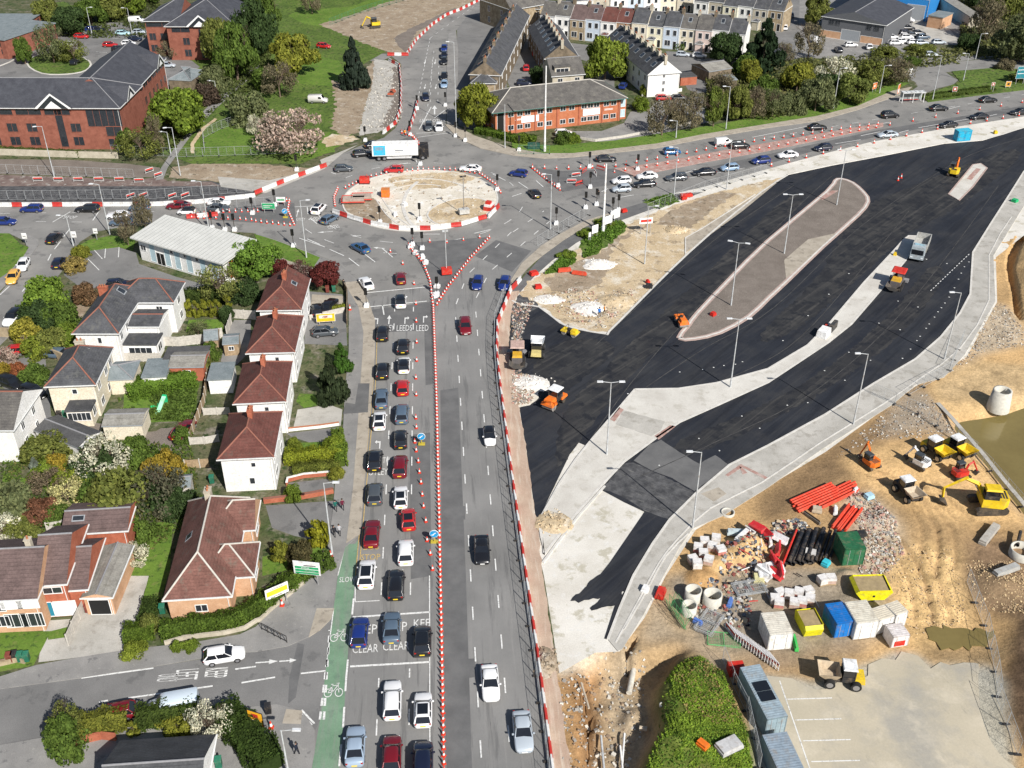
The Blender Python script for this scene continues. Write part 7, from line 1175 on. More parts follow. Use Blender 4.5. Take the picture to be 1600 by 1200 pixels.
for a in((1082,826,'street lamp on the pavement above the pipe yard, nearest the camera on the new road'),(948,711,'double headed street lamp in the middle of the wide concrete island',11.4,'double',0),(1141,606,'double headed street lamp at the start of the narrow concrete island',11.4,'double',0),(1333,664,'street lamp on the pavement above the pond'),(1475,562,'street lamp on the pavement at the bend of the new road'),(1142,478,'double headed street lamp at the near end of the brown gravel island',11.4,'double',160),(1225,397,'double headed street lamp in the middle of the brown gravel island',11.4,'double',0),(1307,321,'double headed street lamp at the far end of the brown gravel island',11.4,'double',0),(1007,413,'street lamp on the sandy ground beside the new road',11,'single',0),(860,359,'slim white lamp column right of the roundabout',11,'single',180),(1056,216,'slim column on the grass beside the bare trees',4,'single',180),(1134,202,'lamp column on the verge right of the bare trees',10,'single',180),(1053,305,'lamp column at the edge of the east arm queue',10,'single',180),(1135,296,'lamp column beside the light blue car on the east arm',10,'single',0),(1302,171,'lamp column in front of the thicket',10,'single',0),(1374,146,'lamp column beside the brown bare tree on the slip road',7,'single',0),(1457,156,'lamp column right of the bus shelter',11,'single',180),(1505,126,'lamp column on the grassy corner of the slip road',7,'single',180),(1524,93,'lamp column behind the slip road at the depot corner',7,'single',0),(713,201,'tall lamp column on the north arm pavement',20,'single',180),(789,232,'white lamp column in front of the orange brick office',10,'none'),(479,403,'white lamp column on the south west side of the roundabout',11,'single',0),(172,367,'white lamp column beside the long white building',10,'single',180),(327,362,'white lamp column behind the ribbed metal roof',10,'single',180),(85,277,'lamp column in front of the nearest brick office',11,'single',200),(282,275,'lamp column at the park path entrance',10.5,'single',200),(267,241,'short lamp column beside the birch at the park path',5,'single',180),(340,158,'short lamp column halfway along the park path',5,'single',180),(144,55,'lamp column in the offices car park beside the blue car',8,'single',0),(207,56,'lamp column in the offices car park beside the silver car',8,'single',180),(519,866,'lamp column on the pavement beside the golden conifer',10.5,'single',0),(452,1215,'lamp column at the bottom edge of the side road corner',6.5,'single',0),(115,385,'short lamp at the side street corner',6,'single',180)):lamp(*a)
lamp(942,363,'very thick white pole behind the white boards right of the roundabout',13.5,'none',r=.26,col=WHT,group=None);lamp(851,237,'tall white telecoms mast in front of the orange brick office',19,'none',r=.24,col=WHT,group=None);thing('cabinet','dark green equipment cabinet beside the telecoms mast','cabinet',834,233,0,[('cabinet_body',[(-1.4,1.4,-.4,.4,0,1.5)],(.02,.08,.06)),('door_frame',[(-.03,.03,-.42,-.4,.1,1.4)],(.01,.04,.03))])
def signal(px,py,label,az=0,sc=1.0,z0=.05):
 thing('traffic_light',label,'traffic light',px,py,R(az),[('pole',[(-.05,.05,-.05,.05,.5,2.6)],DK),('signal_head',[(-.26,.26,-.16,.14,2.3,3.5)],(.012,.012,.012)),('base_block',[(-.42,.42,-.42,.42,0,.5),(-.3,.3,-.3,.3,.5,.75)],WHT)],z0,'temporary traffic lights',sc)
SG=[(594,349,'on the lower left of the roundabout kerb'),(656,344,'on the bottom kerb of the roundabout'),(645,384,'left one at the top corner of the triangle island'),(660,390,'right one at the top corner of the triangle island'),(459,386,'on the grass verge behind the red trees'),(573,480,'at the left end of the stop line below the white turning car'),(683,462,'at the bottom tip of the triangle island'),(332,358,'left one of three above the ribbed metal roof'),(352,361,'middle one of three above the ribbed metal roof'),(367,361,'right one of three above the ribbed metal roof'),(464,267,'on the verge left of the roundabout top'),(571,221,'left of the cones at the north entry'),(641,212,'beside the lorry cab'),(652,171,'at the end of the barriers in the north arm'),(657,258,'right of the lorry cab on the roundabout edge'),(777,298,'on the right side of the roundabout ring'),(696,166,'on the pavement of the north arm'),(712,214,'left one at the north arm corner'),(727,221,'right one at the north arm corner'),(996,266,'among the cones of the east island'),(872,292,'left one in the east island'),(811,236,'beside the cabinet at the upper right corner'),(921,262,'upper one in the east island'),(922,294,'lower one in the east island'),(869,351,'right of the slim white column'),(915,326,'left one by the east stop line'),(932,321,'middle one by the east stop line'),(957,335,'right one above the white boards'),(966,330,'tallest right one above the white boards'),(395,335,'in the western cone island'),(430,322,'at the right end of the western cone island')]
for x,y,l in SG:signal(x,y,'temporary traffic light '+l)
mb=MB();mb.box(-.24,.24,-.24,.24,0,.06,0);mb.lathe([(.19,.06),(.155,.3)],n=10,mi=0);mb.lathe([(.155,.3),(.1,.66)],n=10,mi=1);mb.lathe([(.1,.66),(.045,.98),(.0,1.0)],n=10,mi=0)
CONE=mb.mesh('traffic_cone',[flat('cone_red',(.62,.05,.025),.5,var=.2),flat('cone_white',(.78,.78,.76),.45)])
def pl(c,r,pts):return[(c*400+x/4,r*300+y/4)for x,y in pts]
CL=[([(694,1206),(690,1000),(686,800),(682,620),(677,480)],.85,'centre'),([(677,480),(672,440),(661,412),(637,384)],1.1,'tri'),([(683,477),(700,450),(735,405),(767,370)],1.1,'tri'),([(645,378),(700,380),(766,370)],3.2,'tri'),(pl(1,0,[(560,1180),(700,1110),(850,1080),(1050,1065),(1250,1065),(1400,1090),(1500,1160),(1530,1210)]),1.15,'ring'),([(528,296),(522,310),(524,325)],1.1,'ring'),([(832,264),(855,283),(878,300)],1.2,'east'),([(832,263),(880,265),(955,262),(1030,249),(1150,226),(1380,194)],2.6,'east2'),([(960,270),(1040,257),(1200,232),(1380,198)],2.6,'east2'),([(1205,260),(1290,240),(1380,221),(1470,201),(1600,180)],5,'east3'),([(1390,196),(1460,184),(1600,160)],7,'east3'),(pl(0,1,[(1200,155),(1400,130),(1600,125)])+pl(1,1,[(0,130),(120,90),(200,55)]),1.2,'west'),(pl(0,1,[(1200,165),(1500,175),(1600,185)])+pl(1,1,[(0,190),(230,215)]),1.2,'west'),(pl(1,1,[(210,60),(200,120),(240,210)]),1.2,'west'),(pl(1,0,[(1040,930),(980,860),(900,830)]),1.3,'north'),(pl(1,0,[(700,970),(780,990)]),1.3,'north')]
CLAB={'centre':('red and white cone in the close-set line down the middle of the main road','cones down the middle of the main road'),'tri':('red and white cone edging the black triangle island below the roundabout','cones round the triangle island'),'ring':('red and white cone on the roundabout rim','cones on the roundabout rim'),'east':('red and white cone along the left edge of the east island','cones along the east island edge'),'east2':('red and white cone lining the red median of the east arm','cones lining the red median'),'east3':('red and white cone spaced out along the far right lanes','spaced cones on the far right lanes'),'west':('red and white cone edging the west arm island','cones round the west island'),'north':('red and white cone at the mouth of the north arm','cones at the north arm mouth'),'lane':('red cone with a white band standing alone in the empty right queue lane','single cones in the empty queue lane')}
pts_=[]
for L_,d,k in CL:
 for x,y,h in walk([tuple(P(*q)[:2])for q in L_],d):pts_.append((x,y,k))
for x,y in pl(1,2,[(1002,75),(1000,220),(1003,280),(993,370),(1002,425),(1015,492),(1022,558),(1032,625),(1040,700),(1048,775),(1062,865),(1070,985),(1090,1070),(1104,1165)])+pl(1,1,[(840,378),(918,455),(988,580),(1000,705),(1002,815),(1005,945),(1005,1060),(1000,1170)]):p=P(x,y);pts_.append((p.x,p.y,'lane'))
pts_.sort(key=lambda q:q[0]**2+q[1]**2-(1e9 if q[2]=='lane' else 0))
for i,(x,y,k)in enumerate(pts_[:292]):
 o=bpy.data.objects.new('traffic_cone',CONE);C.objects.link(o);o.location=(x,y,.08);o.rotation_euler=(0,0,i*.7);o.scale=(.82,.82,.8+.06*math.sin(i*2.3));tag(o,CLAB[k][0],'traffic cone',CLAB[k][1])
mb=MB()
for x,y,k in pts_[292:]:
 n0=len(mb.v);mb.box(x-.24,x+.24,y-.24,y+.24,.1,.16,0);mb.lathe([(.19,.16),(.155,.4)],(x,y,0),6,0);mb.lathe([(.155,.4),(.1,.76)],(x,y,0),6,1);mb.lathe([(.1,.76),(.02,1.1)],(x,y,0),6,0)
if mb.v:o=mb.build('far_traffic_cones',CONE.materials[:]);tag(o,'the farthest red and white cones on the far side of the junction','traffic cones',kind='stuff')
for x,y,l in((1403,282,'right cone of the pair alone on the new asphalt'),(1408,278,'left cone of the pair alone on the new asphalt'),(517,870,'cone at the foot of the lamp by the green sign'),(441,946,'cone beneath the yellow board'),(424,1137,'cone beside the orange roadworks sign'),(547,484,'cone beside the fence of the paved drive')):o=bpy.data.objects.new('traffic_cone',CONE);C.objects.link(o);o.location=P(x,y,.1);tag(o,l,'traffic cone')
mb=MB();pr=[(-.3,0),(.3,0),(.28,.18),(.13,.45),(.11,.95),(-.11,.95),(-.13,.45),(-.28,.18)]
mb.add([(-.98,y,z)for y,z in pr]+[(.98,y,z)for y,z in pr],[tuple(range(8)),tuple(range(15,7,-1))]+[(i,i+8,(i+1)%8+8,(i+1)%8)for i in range(8)]);BARR=mb.mesh('plastic_barrier',OM)
def barriers(pts,where,pat='rw',z0=.06):
 for i,(x,y,h)in enumerate(walk([tuple(P(*q)[:2])for q in pts],2.0)):
  r_=pat[i%len(pat)]=='r';o=bpy.data.objects.new('road_barrier',BARR);C.objects.link(o);o.location=(x,y,z0);o.rotation_euler=(0,0,h+.03*math.sin(i*3.1));o.scale=(1,.8,.9);o.color=(.47,.035,.03,1)if r_ else(.66,.66,.65,1)
  tag(o,('red' if r_ else 'white')+' water filled barrier in the line '+where,'barrier',('red' if r_ else 'white')+' barriers '+where)
barriers([(866,1230),(862,1197),(842,1040),(821,897),(800,747),(781,600),(776,550),(777,507),(797,457),(812,440)],'along the right edge of the main road')
barriers([(-4,323),(240,322),(312,318),(400,308)],'along the upper side of the west arm','wwrw');barriers([(404,302),(452,282),(508,261)],'at the upper left of the roundabout','rww')
barriers([(526,335),(550,343),(585,353),(625,360),(665,360),(720,354),(765,340),(782,322)],'round the near rim of the roundabout','wrw',.14);barriers([(601,208),(618,194),(626,172),(627,135),(624,104),(605,94)],'along the left kerb of the north arm','wr')
barriers([(611,87),(635,87),(650,64),(675,40),(697,25),(720,16),(752,0)],'up the curve of the north road');barriers([(640,203),(648,180),(652,160)],'splitting the north arm');barriers([(300,341),(335,338),(345,330)],'at the tip of the west island','rw')
GALV=(.42,.44,.45)
def tubes(mb,segs,r,n=4):
 for a,b in segs:mb.tube(a,b,r,r,n,caps=False)
mb=MB();tubes(mb,[((-1.7,0,.1),(1.7,0,.1)),((-1.7,0,2.0),(1.7,0,2.0)),((-1.7,0,.05),(-1.7,0,2.05)),((1.7,0,.05),(1.7,0,2.05)),((0,0,.1),(0,0,2))],.025);FFR=mb.mesh('fence_frame',OM)
mb=MB();tubes(mb,[((x/4,0,.1),(x/4,0,2))for x in range(-6,7)]+[((-1.7,0,z),(1.7,0,z))for z in(.5,1.0,1.5)],.006,3);FIN=mb.mesh('wire_infill',OM);mb=MB();mb.box(-.35,.35,-.12,.12,0,.13);FFT=mb.mesh('fence_foot',OM)
def fence(pts,where,col=GALV,z0=.06,zf=None):
 for x,y,h in walk([tuple(P(*q)[:2])for q in pts],3.5):
  r_=empty('mesh_fence_panel',(x,y,(zf((x,y))if zf else 0)+z0),h,'temporary mesh fence panel '+where,'fence panel','fence panels '+where);mkobj('frame',FFR,r_,(0,0,0),col);mkobj('wire_infill',FIN,r_,(0,0,0),col);mkobj('foot',FFT,r_,(1.7,0,0),DK,None,R(90))
fence([(858,1215),(838,1060),(816,905),(796,760),(777,612),(772,550),(773,505),(788,465)],'beside the barriers on the right of the main road');fence([(0,313),(240,311),(400,300)],'above the west arm barriers');fence([(0,271),(210,279)],'below the brick office pavement');fence([(186,241),(245,244),(275,246),(400,242),(500,238)],'along the park bank')
fence([(520,38),(560,22),(635,0)],'round the top lawn',(.05,.25,.15));fence([(320,236),(318,216),(345,202),(375,192)],'climbing the mown grass');fence([(848,380),(885,357),(920,337)],'along the sandy verge');fence([(1380,625),(1440,650),(1510,700),(1560,745),(1600,790)],'along the edge of the pond',zf=zat,z0=.1)
fence([(1517,925),(1540,985),(1552,1045),(1560,1110),(1590,1190)],'at the right edge of the car park',zf=zat);fence([(1136,1055),(1150,1090),(1165,1120),(1180,1190)],'between the weedy mound and the cabins',zf=zat);fence([(1500,540),(1480,585),(1430,612)],'at the bend of the new pavement');fence([(1020,330),(1100,298),(1200,270)],'along the lower side of the east arm');fence([(300,333),(430,322)],'behind the western cones')
fence([(822,241),(870,241)],'beside the telecoms mast',(.1,.25,.2))
def pedb(px,py,rz,label,col=(.7,.7,.68),n=1,z0=.08):
 thing('pedestrian_barrier',label,'barrier',px,py,R(rz),[('rail_frame',[(-1,1,-.03,.03,.9,1.0),(-1,1,-.03,.03,.15,.22),(-1,-.94,-.03,.03,0,1),(.94,1,-.03,.03,0,1)],col),('board',[(-.9,.9,-.02,.02,.6,.85)],(.6,.05,.04))],z0,'row of white rail barriers' if 'leaning row' in label else None)
for i,(x,y)in enumerate(((60,284),(92,284),(123,284),(155,284),(187,284),(218,286),(234,270),(248,277),(205,310),(225,309),(270,310),(290,309))):pedb(x,y,5 if i<6 else 50,'white pedestrian barrier, number %s from the left along the western works strip'%('one two three four five six seven eight nine ten eleven twelve'.split()[i]))
for i,(x,y)in enumerate(((900,277),(913,270),(930,274),(938,266),(893,287),(905,290))):pedb(x,y,20+40*i,'%s barrier of the tangle inside the east island'%('first','second','third','fourth','fifth','sixth')[i],(.6,.06,.05)if i%2 else WHT)
for i,(x,y,w,h,l)in enumerate(((553,317,4.2,1.0,'left pallet stack ringed by red rails'),(566,313,3.6,.9,'right pallet stack ringed by red rails'))):thing('material_stack',l+' on the roundabout','stack',x,y,.05,[('slab_stack',[(-w/2,w/2,-1,1,.15+.3*k,.4+.3*k)for k in range(3)],(.45,.36,.3)),('red_rail',[(-w/2-.3,w/2+.3,1.3,1.38,.8,1),(-w/2-.3,w/2+.3,-1.38,-1.3,.5,.7),(-w/2-.3,-w/2-.2,-1.3,1.3,.8,1)],(.65,.06,.04))],.12)
thing('red_barrier_stack','stack of red and white blocks at the right of the roundabout','stack',764,328,1.2,[('red_block',[(-1,1,-.8,.8,0,.8)],RE),('white_block',[(-.9,.9,-.7,.7,.8,1.3)],WHT),('top_block',[(-.7,.3,-.5,.5,1.3,1.8)],RE)],.13)
thing('portable_cabin','small orange tank at the top of the roundabout sand','tank',603,308,0,[('tank',[(-.8,.8,-.7,.7,.1,1.6)],OR),('lid',[(-.85,.85,-.75,.75,1.6,1.7)],(.6,.2,.05))],.12);thing('generator','red generator near the lorry side of the roundabout','generator',570,287,0,[('housing',[(-1,1,-.6,.6,.2,1.4)],RE),('exhaust',[(.4,.5,-.05,.05,1.4,1.8)],DK),('skid',[(-1.1,1.1,-.7,.7,0,.2)],DK)],.12);thing('lighting_tower','grey lighting tower trailer in the roundabout','lighting tower',725,336,.3,[('trailer',[(-1,1,-.6,.6,.3,1.2)],(.5,.5,.48)),('mast',[(-.06,.06,-.06,.06,1.2,8)],(.2,.2,.2)),('floodlight',[(-.6,-.1,-.1,.1,7.7,8),(.1,.6,-.1,.1,7.7,8)],DK)],.13)
thing('lighting_tower','red lighting tower trailer with tall mast on the triangle island','lighting tower',698,430,.2,[('trailer',[(-.9,.9,-.6,.6,.3,1.3)],RE),('mast',[(-.05,.05,-.05,.05,1.3,8.5)],STEEL),('floodlight',[(-.5,-.1,-.1,.1,8.2,8.5),(.1,.5,-.1,.1,8.2,8.5)],STEEL)],.1)
for i,(x,y)in enumerate(((642,388),(650,398),(660,404),(665,413),(632,322),(618,338),(683,450),(680,465))):thing('sand_bag_pile','%s pale block pile near the traffic lights of the junction'%('first','second','third','fourth','fifth','sixth','seventh','eighth')[i],'block',x,y,i,[('block',[(-.5,.5,-.4,.4,0,.5)],WHT),('upper_block',[(-.3,.2,-.3,.3,.5,.8)],WHT)],.12)
def board(px,py,rz,w,h,zb,col,label,stripes=(),posts=2,edge=WHT,cat='sign',z0=.05):
 ps=[('post',[(x-.06,x+.06,-.05,.05,0,zb)],(.3,.3,.3))for x in((-w*.35,w*.35)if posts==2 else(0,))]
 thing('road_sign',label,cat,px,py,R(rz),ps+[('sign_board',[(-w/2,w/2,-.06,0,zb,zb+h)],edge),('sign_face',[(-w/2+.06,w/2-.06,-.075,-.065,zb+.06,zb+h-.06)],col)]+[('sign_lettering',[(a*w-w/2,b*w-w/2,-.09,-.08,zb+c*h,zb+d*h)],k)for a,b,c,d,k in stripes],z0)
GN=(.02,.33,.13)
board(483,913,-8,3.1,1.9,1.5,WHT,'white and green direction sign board on the corner by the bungalow',[(.06,.94,.45,.62,GN),(.06,.94,.22,.4,GN),(.06,.94,.04,.18,GN),(.4,.85,.68,.74,DK),(.3,.6,.5,.56,WHT),(.45,.8,.28,.34,WHT)]);board(436,946,35,2.7,1.5,1.4,(.85,.85,.8),'white and yellow advertising board on the corner verge',[(.05,.95,.3,.75,(.8,.65,.03)),(.2,.8,.82,.86,DK),(.2,.7,.1,.15,DK)])
board(403,1140,-20,1.7,2.2,.4,(.85,.42,.02),'orange yellow roadworks board by the bottom hedge',[(.25,.75,.12,.45,WHT),(.3,.7,.6,.85,RE)],edge=DK);board(421,333,0,2.6,1.3,.8,GN,'green board lying among the western cones',[(.1,.8,.55,.62,WHT),(.1,.6,.3,.37,WHT)]);board(440,322,0,1.8,1.1,.8,WHT,'white and green board right of the green one in the western island',[(.1,.9,.3,.6,GN)])
for i,(x,y,w,h)in enumerate(((929,372,1.5,1.6),(950,357,1.9,1.6),(963,348,1.6,1.9),(921,378,.6,.9))):board(x,y,38,w,h,1.0,WHT,'%s white board along the sandy verge, counted from the left'%('second','third','fourth','first')[i],[(.1,.9,.45,.5,STEEL)])
board(1365,144,40,1.8,1.6,.8,OR,'orange roadworks sign on the verge left of the bus stop',[(.2,.8,.3,.7,(.8,.6,.5))]);board(1402,150,55,1.8,2.4,.6,(.75,.2,.05),'orange and white sign beside the bus shelter',[(.2,.8,.1,.5,WHT)]);board(1592,132,10,3,3.2,1.5,(.02,.2,.25),'large blue green direction sign near the right edge',[(.1,.8,.7,.75,WHT),(.1,.7,.4,.45,WHT)]);board(1419,128,0,1.0,1.6,2,WHT,'plain white sign at the mouth of the slip road',[(.2,.8,.5,.55,DK)],1);board(1490,149,0,1.2,1.2,1,(.35,.08,.04),'dark red round style sign on the grassy triangle',[(.3,.7,.3,.7,WHT)],2);board(1549,144,0,.9,.9,1.6,(.4,.08,.04),'small red sign on posts near the right verge',[(.3,.7,.3,.7,WHT)],2);board(1574,138,0,1.4,1.4,.4,(.7,.35,.05),'small orange sign on the grass near the right edge',[(.3,.7,.3,.7,DK)]);board(1008,365,10,2.6,1.2,2.0,WHT,'white framed portal sign on the sandy ground',[(.1,.9,.3,.7,RE)]);board(510,507,8,3.0,1.5,.5,(.8,.5,.02),'yellow banner board on the driveway above the grey hatchback',[(.15,.85,.45,.8,(.8,.75,.7)),(.3,.6,.5,.7,RE)]);board(119,382,0,.9,1.2,1.4,WHT,'white sign at the side street mouth',[(.2,.8,.4,.5,DK)],1);board(42,384,0,.9,1.1,1.4,WHT,'white sign on the left grass corner',[(.2,.8,.4,.5,DK)],1);board(152,375,0,.8,1.0,1.3,WHT,'white sign at the car park grass',[(.2,.8,.4,.5,DK)],1)
def keepleft(px,py,label):
 p=P(px,py);r_=empty('keep_left_sign',(p.x,p.y,.08),0,label,'sign');mb=MB();mb.tube((0,.0,1.4),(0,.06,1.4),.55,.55,20);mb.build('sign_rim',VM['pw'],r_);mb=MB();mb.tube((0,-.03,1.4),(0,.0,1.4),.5,.5,20);o=mb.build('sign_disc',OM,r_);o.color=(.01,.3,.62,1)
 mb=MB();mb.obox((-.02,-.045,1.4),(.55,.02,.1),0,ry=R(-40));mb.obox((-.2,-.046,1.24),(.3,.02,.09),0);mb.build('arrow',VM['pw'],r_);mb=MB();mb.box(-.05,.05,0,.05,.1,1.4);mb.obox((0,.1,.12),(.9,.5,.2));o=mb.build('stand',OM,r_);o.color=(.5,.4,.05,1)
keepleft(659,696,'blue round keep left sign in the cones beside the maroon car');keepleft(679,849,'blue round keep left sign in the centre cone line beside the white car');keepleft(446,341,'blue round keep left sign at the right of the western island')
thing('bus_shelter','glass bus shelter with ribbed white roof on the east arm','bus shelter',1424,160,R(6),[('shelter_roof',[(-3,3,-.8,1,2.45,2.6)]+[(x-.05,x+.05,-.8,1,2.6,2.68)for x in(-2.9,-1.7,-.6,.6,1.7,2.9)],(.6,.62,.62))]+[('shelter_post',[(x-.06,x+.06,y-.06,y+.06,0,2.45)],WHT)for x in(-2.8,0,2.8)for y in(-.6,.9)]+[('glass_panel',[(-2.7,2.7,.86,.9,.4,2.2)],(.25,.3,.3)),('bench',[(-2,2,.3,.7,.45,.5)],(.5,.06,.05))],.12)
thing('portable_toilet','bright blue portable toilets on the concrete strip of the east arm','portable toilet',1502,219,R(12),[('cabin',[(-1.7,1.7,-.9,.9,.1,2.4)],(.01,.3,.5)),('roof',[(-1.75,1.75,-.95,.95,2.4,2.5)],(.05,.45,.62)),('door',[(-1.4,-.2,-.93,-.9,.2,2.2)],(.02,.4,.6)),('door',[(.2,1.4,-.93,-.9,.2,2.2)],(.02,.4,.6))],.02)
BINC={'green':(.02,.13,.08),'black':(.02,.02,.022),'brown':(.16,.04,.03)}
for x,y,c,l in((17,1034,'brown','leftmost in the row on the corner lawn'),(25,1032,'black','second from left in the row on the corner lawn'),(34,1033,'green','third from left in the row on the corner lawn'),(43,1033,'green','rightmost in the row on the corner lawn'),(181,947,'green','beside the open garage'),(139,956,'brown','left one inside the open garage door'),(147,955,'brown','right one inside the open garage door'),(94,653,'black','beside the cream house bay'),(103,652,'green','beside the cream house bay, next to the black one'),(332,755,'green','beside the nearest red roofed house'),(343,1198,'green','beside the bottom bungalow gable'),(512,457,'brown','on the paved drive behind the dark cars'),(522,456,'green','on the paved drive behind the dark cars'),(255,958,'green','beside the bungalow hedge gap'),(420,1114,'black','on the pavement corner by the side road')):
 thing('wheelie_bin',c+' wheelie bin '+l,'bin',x,y,.2,[('bin_body',[(-.29,.29,-.33,.33,.08,1.0)],BINC[c]),('lid',[(-.32,.32,-.38,.36,1.0,1.1)],tuple(min(1,k*1.4)for k in BINC[c])),('wheels',[(-.28,.28,.25,.37,0,.18)],DK)],.1)
p=P(253,640);r_=empty('garden_slide',(p.x,p.y,0),R(80),'pale green children slide on the lawn','slide');mb=MB();mb.add([(-1.6,-.3,.1),(1.2,-.3,1.5),(1.2,.3,1.5),(-1.6,.3,.1),(-1.6,-.3,0),(1.2,-.3,1.4),(1.2,.3,1.4),(-1.6,.3,0)],[(0,1,2,3),(7,6,5,4),(0,4,5,1),(3,2,6,7),(0,3,7,4),(1,5,6,2)]);o=mb.build('chute',OM,r_);o.color=(.35,.75,.5,1);mb=MB();mb.box(1.2,1.5,-.3,.3,0,1.6);o=mb.build('ladder',OM,r_);o.color=(.02,.5,.2,1)
thing('paddling_toy','small bright green toy on the lawn left of the slide','toy',243,638,.3,[('seat',[(-.6,.6,-.25,.25,.1,.4)],(.02,.6,.2)),('handle',[(.4,.5,-.2,.2,.4,.7)],(.02,.4,.15))]);thing('pavement_railing','black guard railing at the side road corner','railing',429,995,R(-32),[('rail',[(-1.8,1.8,-.03,.03,.95,1.02),(-1.8,1.8,-.03,.03,.2,.26)],DK)]+[('upright',[(x-.03,x+.03,-.03,.03,0,1)],DK)for x in(-1.8,-.9,0,.9,1.8)],.1)
def person_mesh():
 J=[(0,0,.93),(0,0,1.15),(0,0,1.38),(0,0,1.5),(0,.01,1.62),(0,.01,1.74)];E_=[(0,1),(1,2),(2,3),(3,4),(4,5)];rd=[.15,.14,.17,.06,.1,.07]
 def ad(p,q,r):J.append(q);E_.append((p,len(J)-1));rd.append(r);return len(J)-1
 for s,f in((-1,.22),(1,-.2)):
  h_=ad(0,(s*.1,0,.86),.1);k=ad(h_,(s*.11,f*.6+.04,.48),.065);a=ad(k,(s*.11,f,.08),.045);ad(a,(s*.12,f+.16,.04),.04)
  sh=ad(2,(s*.2,0,1.38),.07);el=ad(sh,(s*.26,-f*.4,1.1),.048);wr=ad(el,(s*.25,-f*.9+.08,.88),.032);pm=ad(wr,(s*.25,-f+.12,.8),.032)
  for t in range(4):ad(pm,(s*(.22+.02*t),-f+.14-.015*t,.71+.012*abs(t-1.5)),.009)
  ad(wr,(s*.2,-f+.15,.8),.01)
 me=bpy.data.meshes.new('person_body');me.from_pydata(J,E_,[]);o=bpy.data.objects.new('t',me);C.objects.link(o);m=o.modifiers.new('s','SKIN')
 for i,r in enumerate(rd):me.skin_vertices[0].data[i].radius=(r,r*.8)
 me.skin_vertices[0].data[0].use_root=True;o.modifiers.new('b','SUBSURF').levels=1;bpy.context.view_layer.update()
 r_=bpy.data.meshes.new_from_object(o.evaluated_get(bpy.context.evaluated_depsgraph_get()));bpy.data.objects.remove(o)
 m,nt,b=newmat('clothed_body',.9,.1);tc=nt.nodes.new('ShaderNodeTexCoord');sp=nt.nodes.new('ShaderNodeSeparateXYZ');nt.links.new(tc.outputs['Object'],sp.inputs[0]);dv=nt.nodes.new('ShaderNodeMath');dv.operation='DIVIDE';dv.inputs[1].default_value=2;nt.links.new(sp.outputs[2],dv.inputs[0])
 rp=nt.nodes.new('ShaderNodeValToRGB');rp.color_ramp.interpolation='CONSTANT';e=rp.color_ramp.elements;e[0].position=0;e[0].color=(.02,.02,.025,1);e[1].position=.755;e[1].color=(.5,.3,.22,1);nt.links.new(dv.outputs[0],rp.inputs[0])
 gt=nt.nodes.new('ShaderNodeMath');gt.operation='GREATER_THAN';gt.inputs[1].default_value=.44;nt.links.new(dv.outputs[0],gt.inputs[0]);lt=nt.nodes.new('ShaderNodeMath');lt.operation='LESS_THAN';lt.inputs[1].default_value=.755;nt.links.new(dv.outputs[0],lt.inputs[0]);ml=nt.nodes.new('ShaderNodeMath');ml.operation='MULTIPLY';nt.links.new(gt.outputs[0],ml.inputs[0]);nt.links.new(lt.outputs[0],ml.inputs[1])
 oi=nt.nodes.new('ShaderNodeObjectInfo');nt.links.new(mix(nt,rp.outputs[0],oi.outputs['Color'],ml.outputs[0]),b.inputs['Base Color']);r_.materials.clear();r_.materials.append(m);r_.polygons.foreach_set('use_smooth',[True]*len(r_.polygons));return r_
PM=person_mesh();mb=MB();mb.lathe([(.105,-.06),(.115,.0),(.1,.07),(.05,.11),(0,.12)],n=10);HAIR=mb.mesh('hair',OM)
for x,y,h,c,l in((525,800,10,(.02,.12,.1),'person in dark green coat walking on the pavement, left of a pair above'),(536,798,10,(.12,.02,.04),'person in dark red coat walking on the pavement, right of a pair above'),(523,840,0,(.03,.03,.035),'person in black on the pavement by the lamp, left of the lower pair'),(531,838,0,(.4,.4,.42),'person in pale grey top on the pavement by the lamp, right of the lower pair'),(465,1180,60,(.02,.025,.04),'person in dark jacket with white bag on the bottom corner pavement'),(538,452,0,(.02,.02,.02),'person in black at the fence by the footway bend'),(935,311,0,(.02,.02,.02),'person in black between the lights at the east stop line'),(958,324,0,(.03,.03,.04),'person in dark clothes right of the east stop line lights'),(936,496,0,(.02,.15,.5),'person in blue standing among tools at the kerb corner'),(944,492,90,(.8,.3,.02),'person in orange beside the one in blue at the kerb corner'),(633,214,0,(.8,.25,.02),'person in orange at the cones of the north entry')):
 p=P(x,y);r_=empty('person',(p.x,p.y,.12),R(h),l,'person');mkobj('body',PM,r_,(0,0,0),c);mkobj('hair',HAIR,r_,(0,-.01,1.73),(.03,.02,.015))
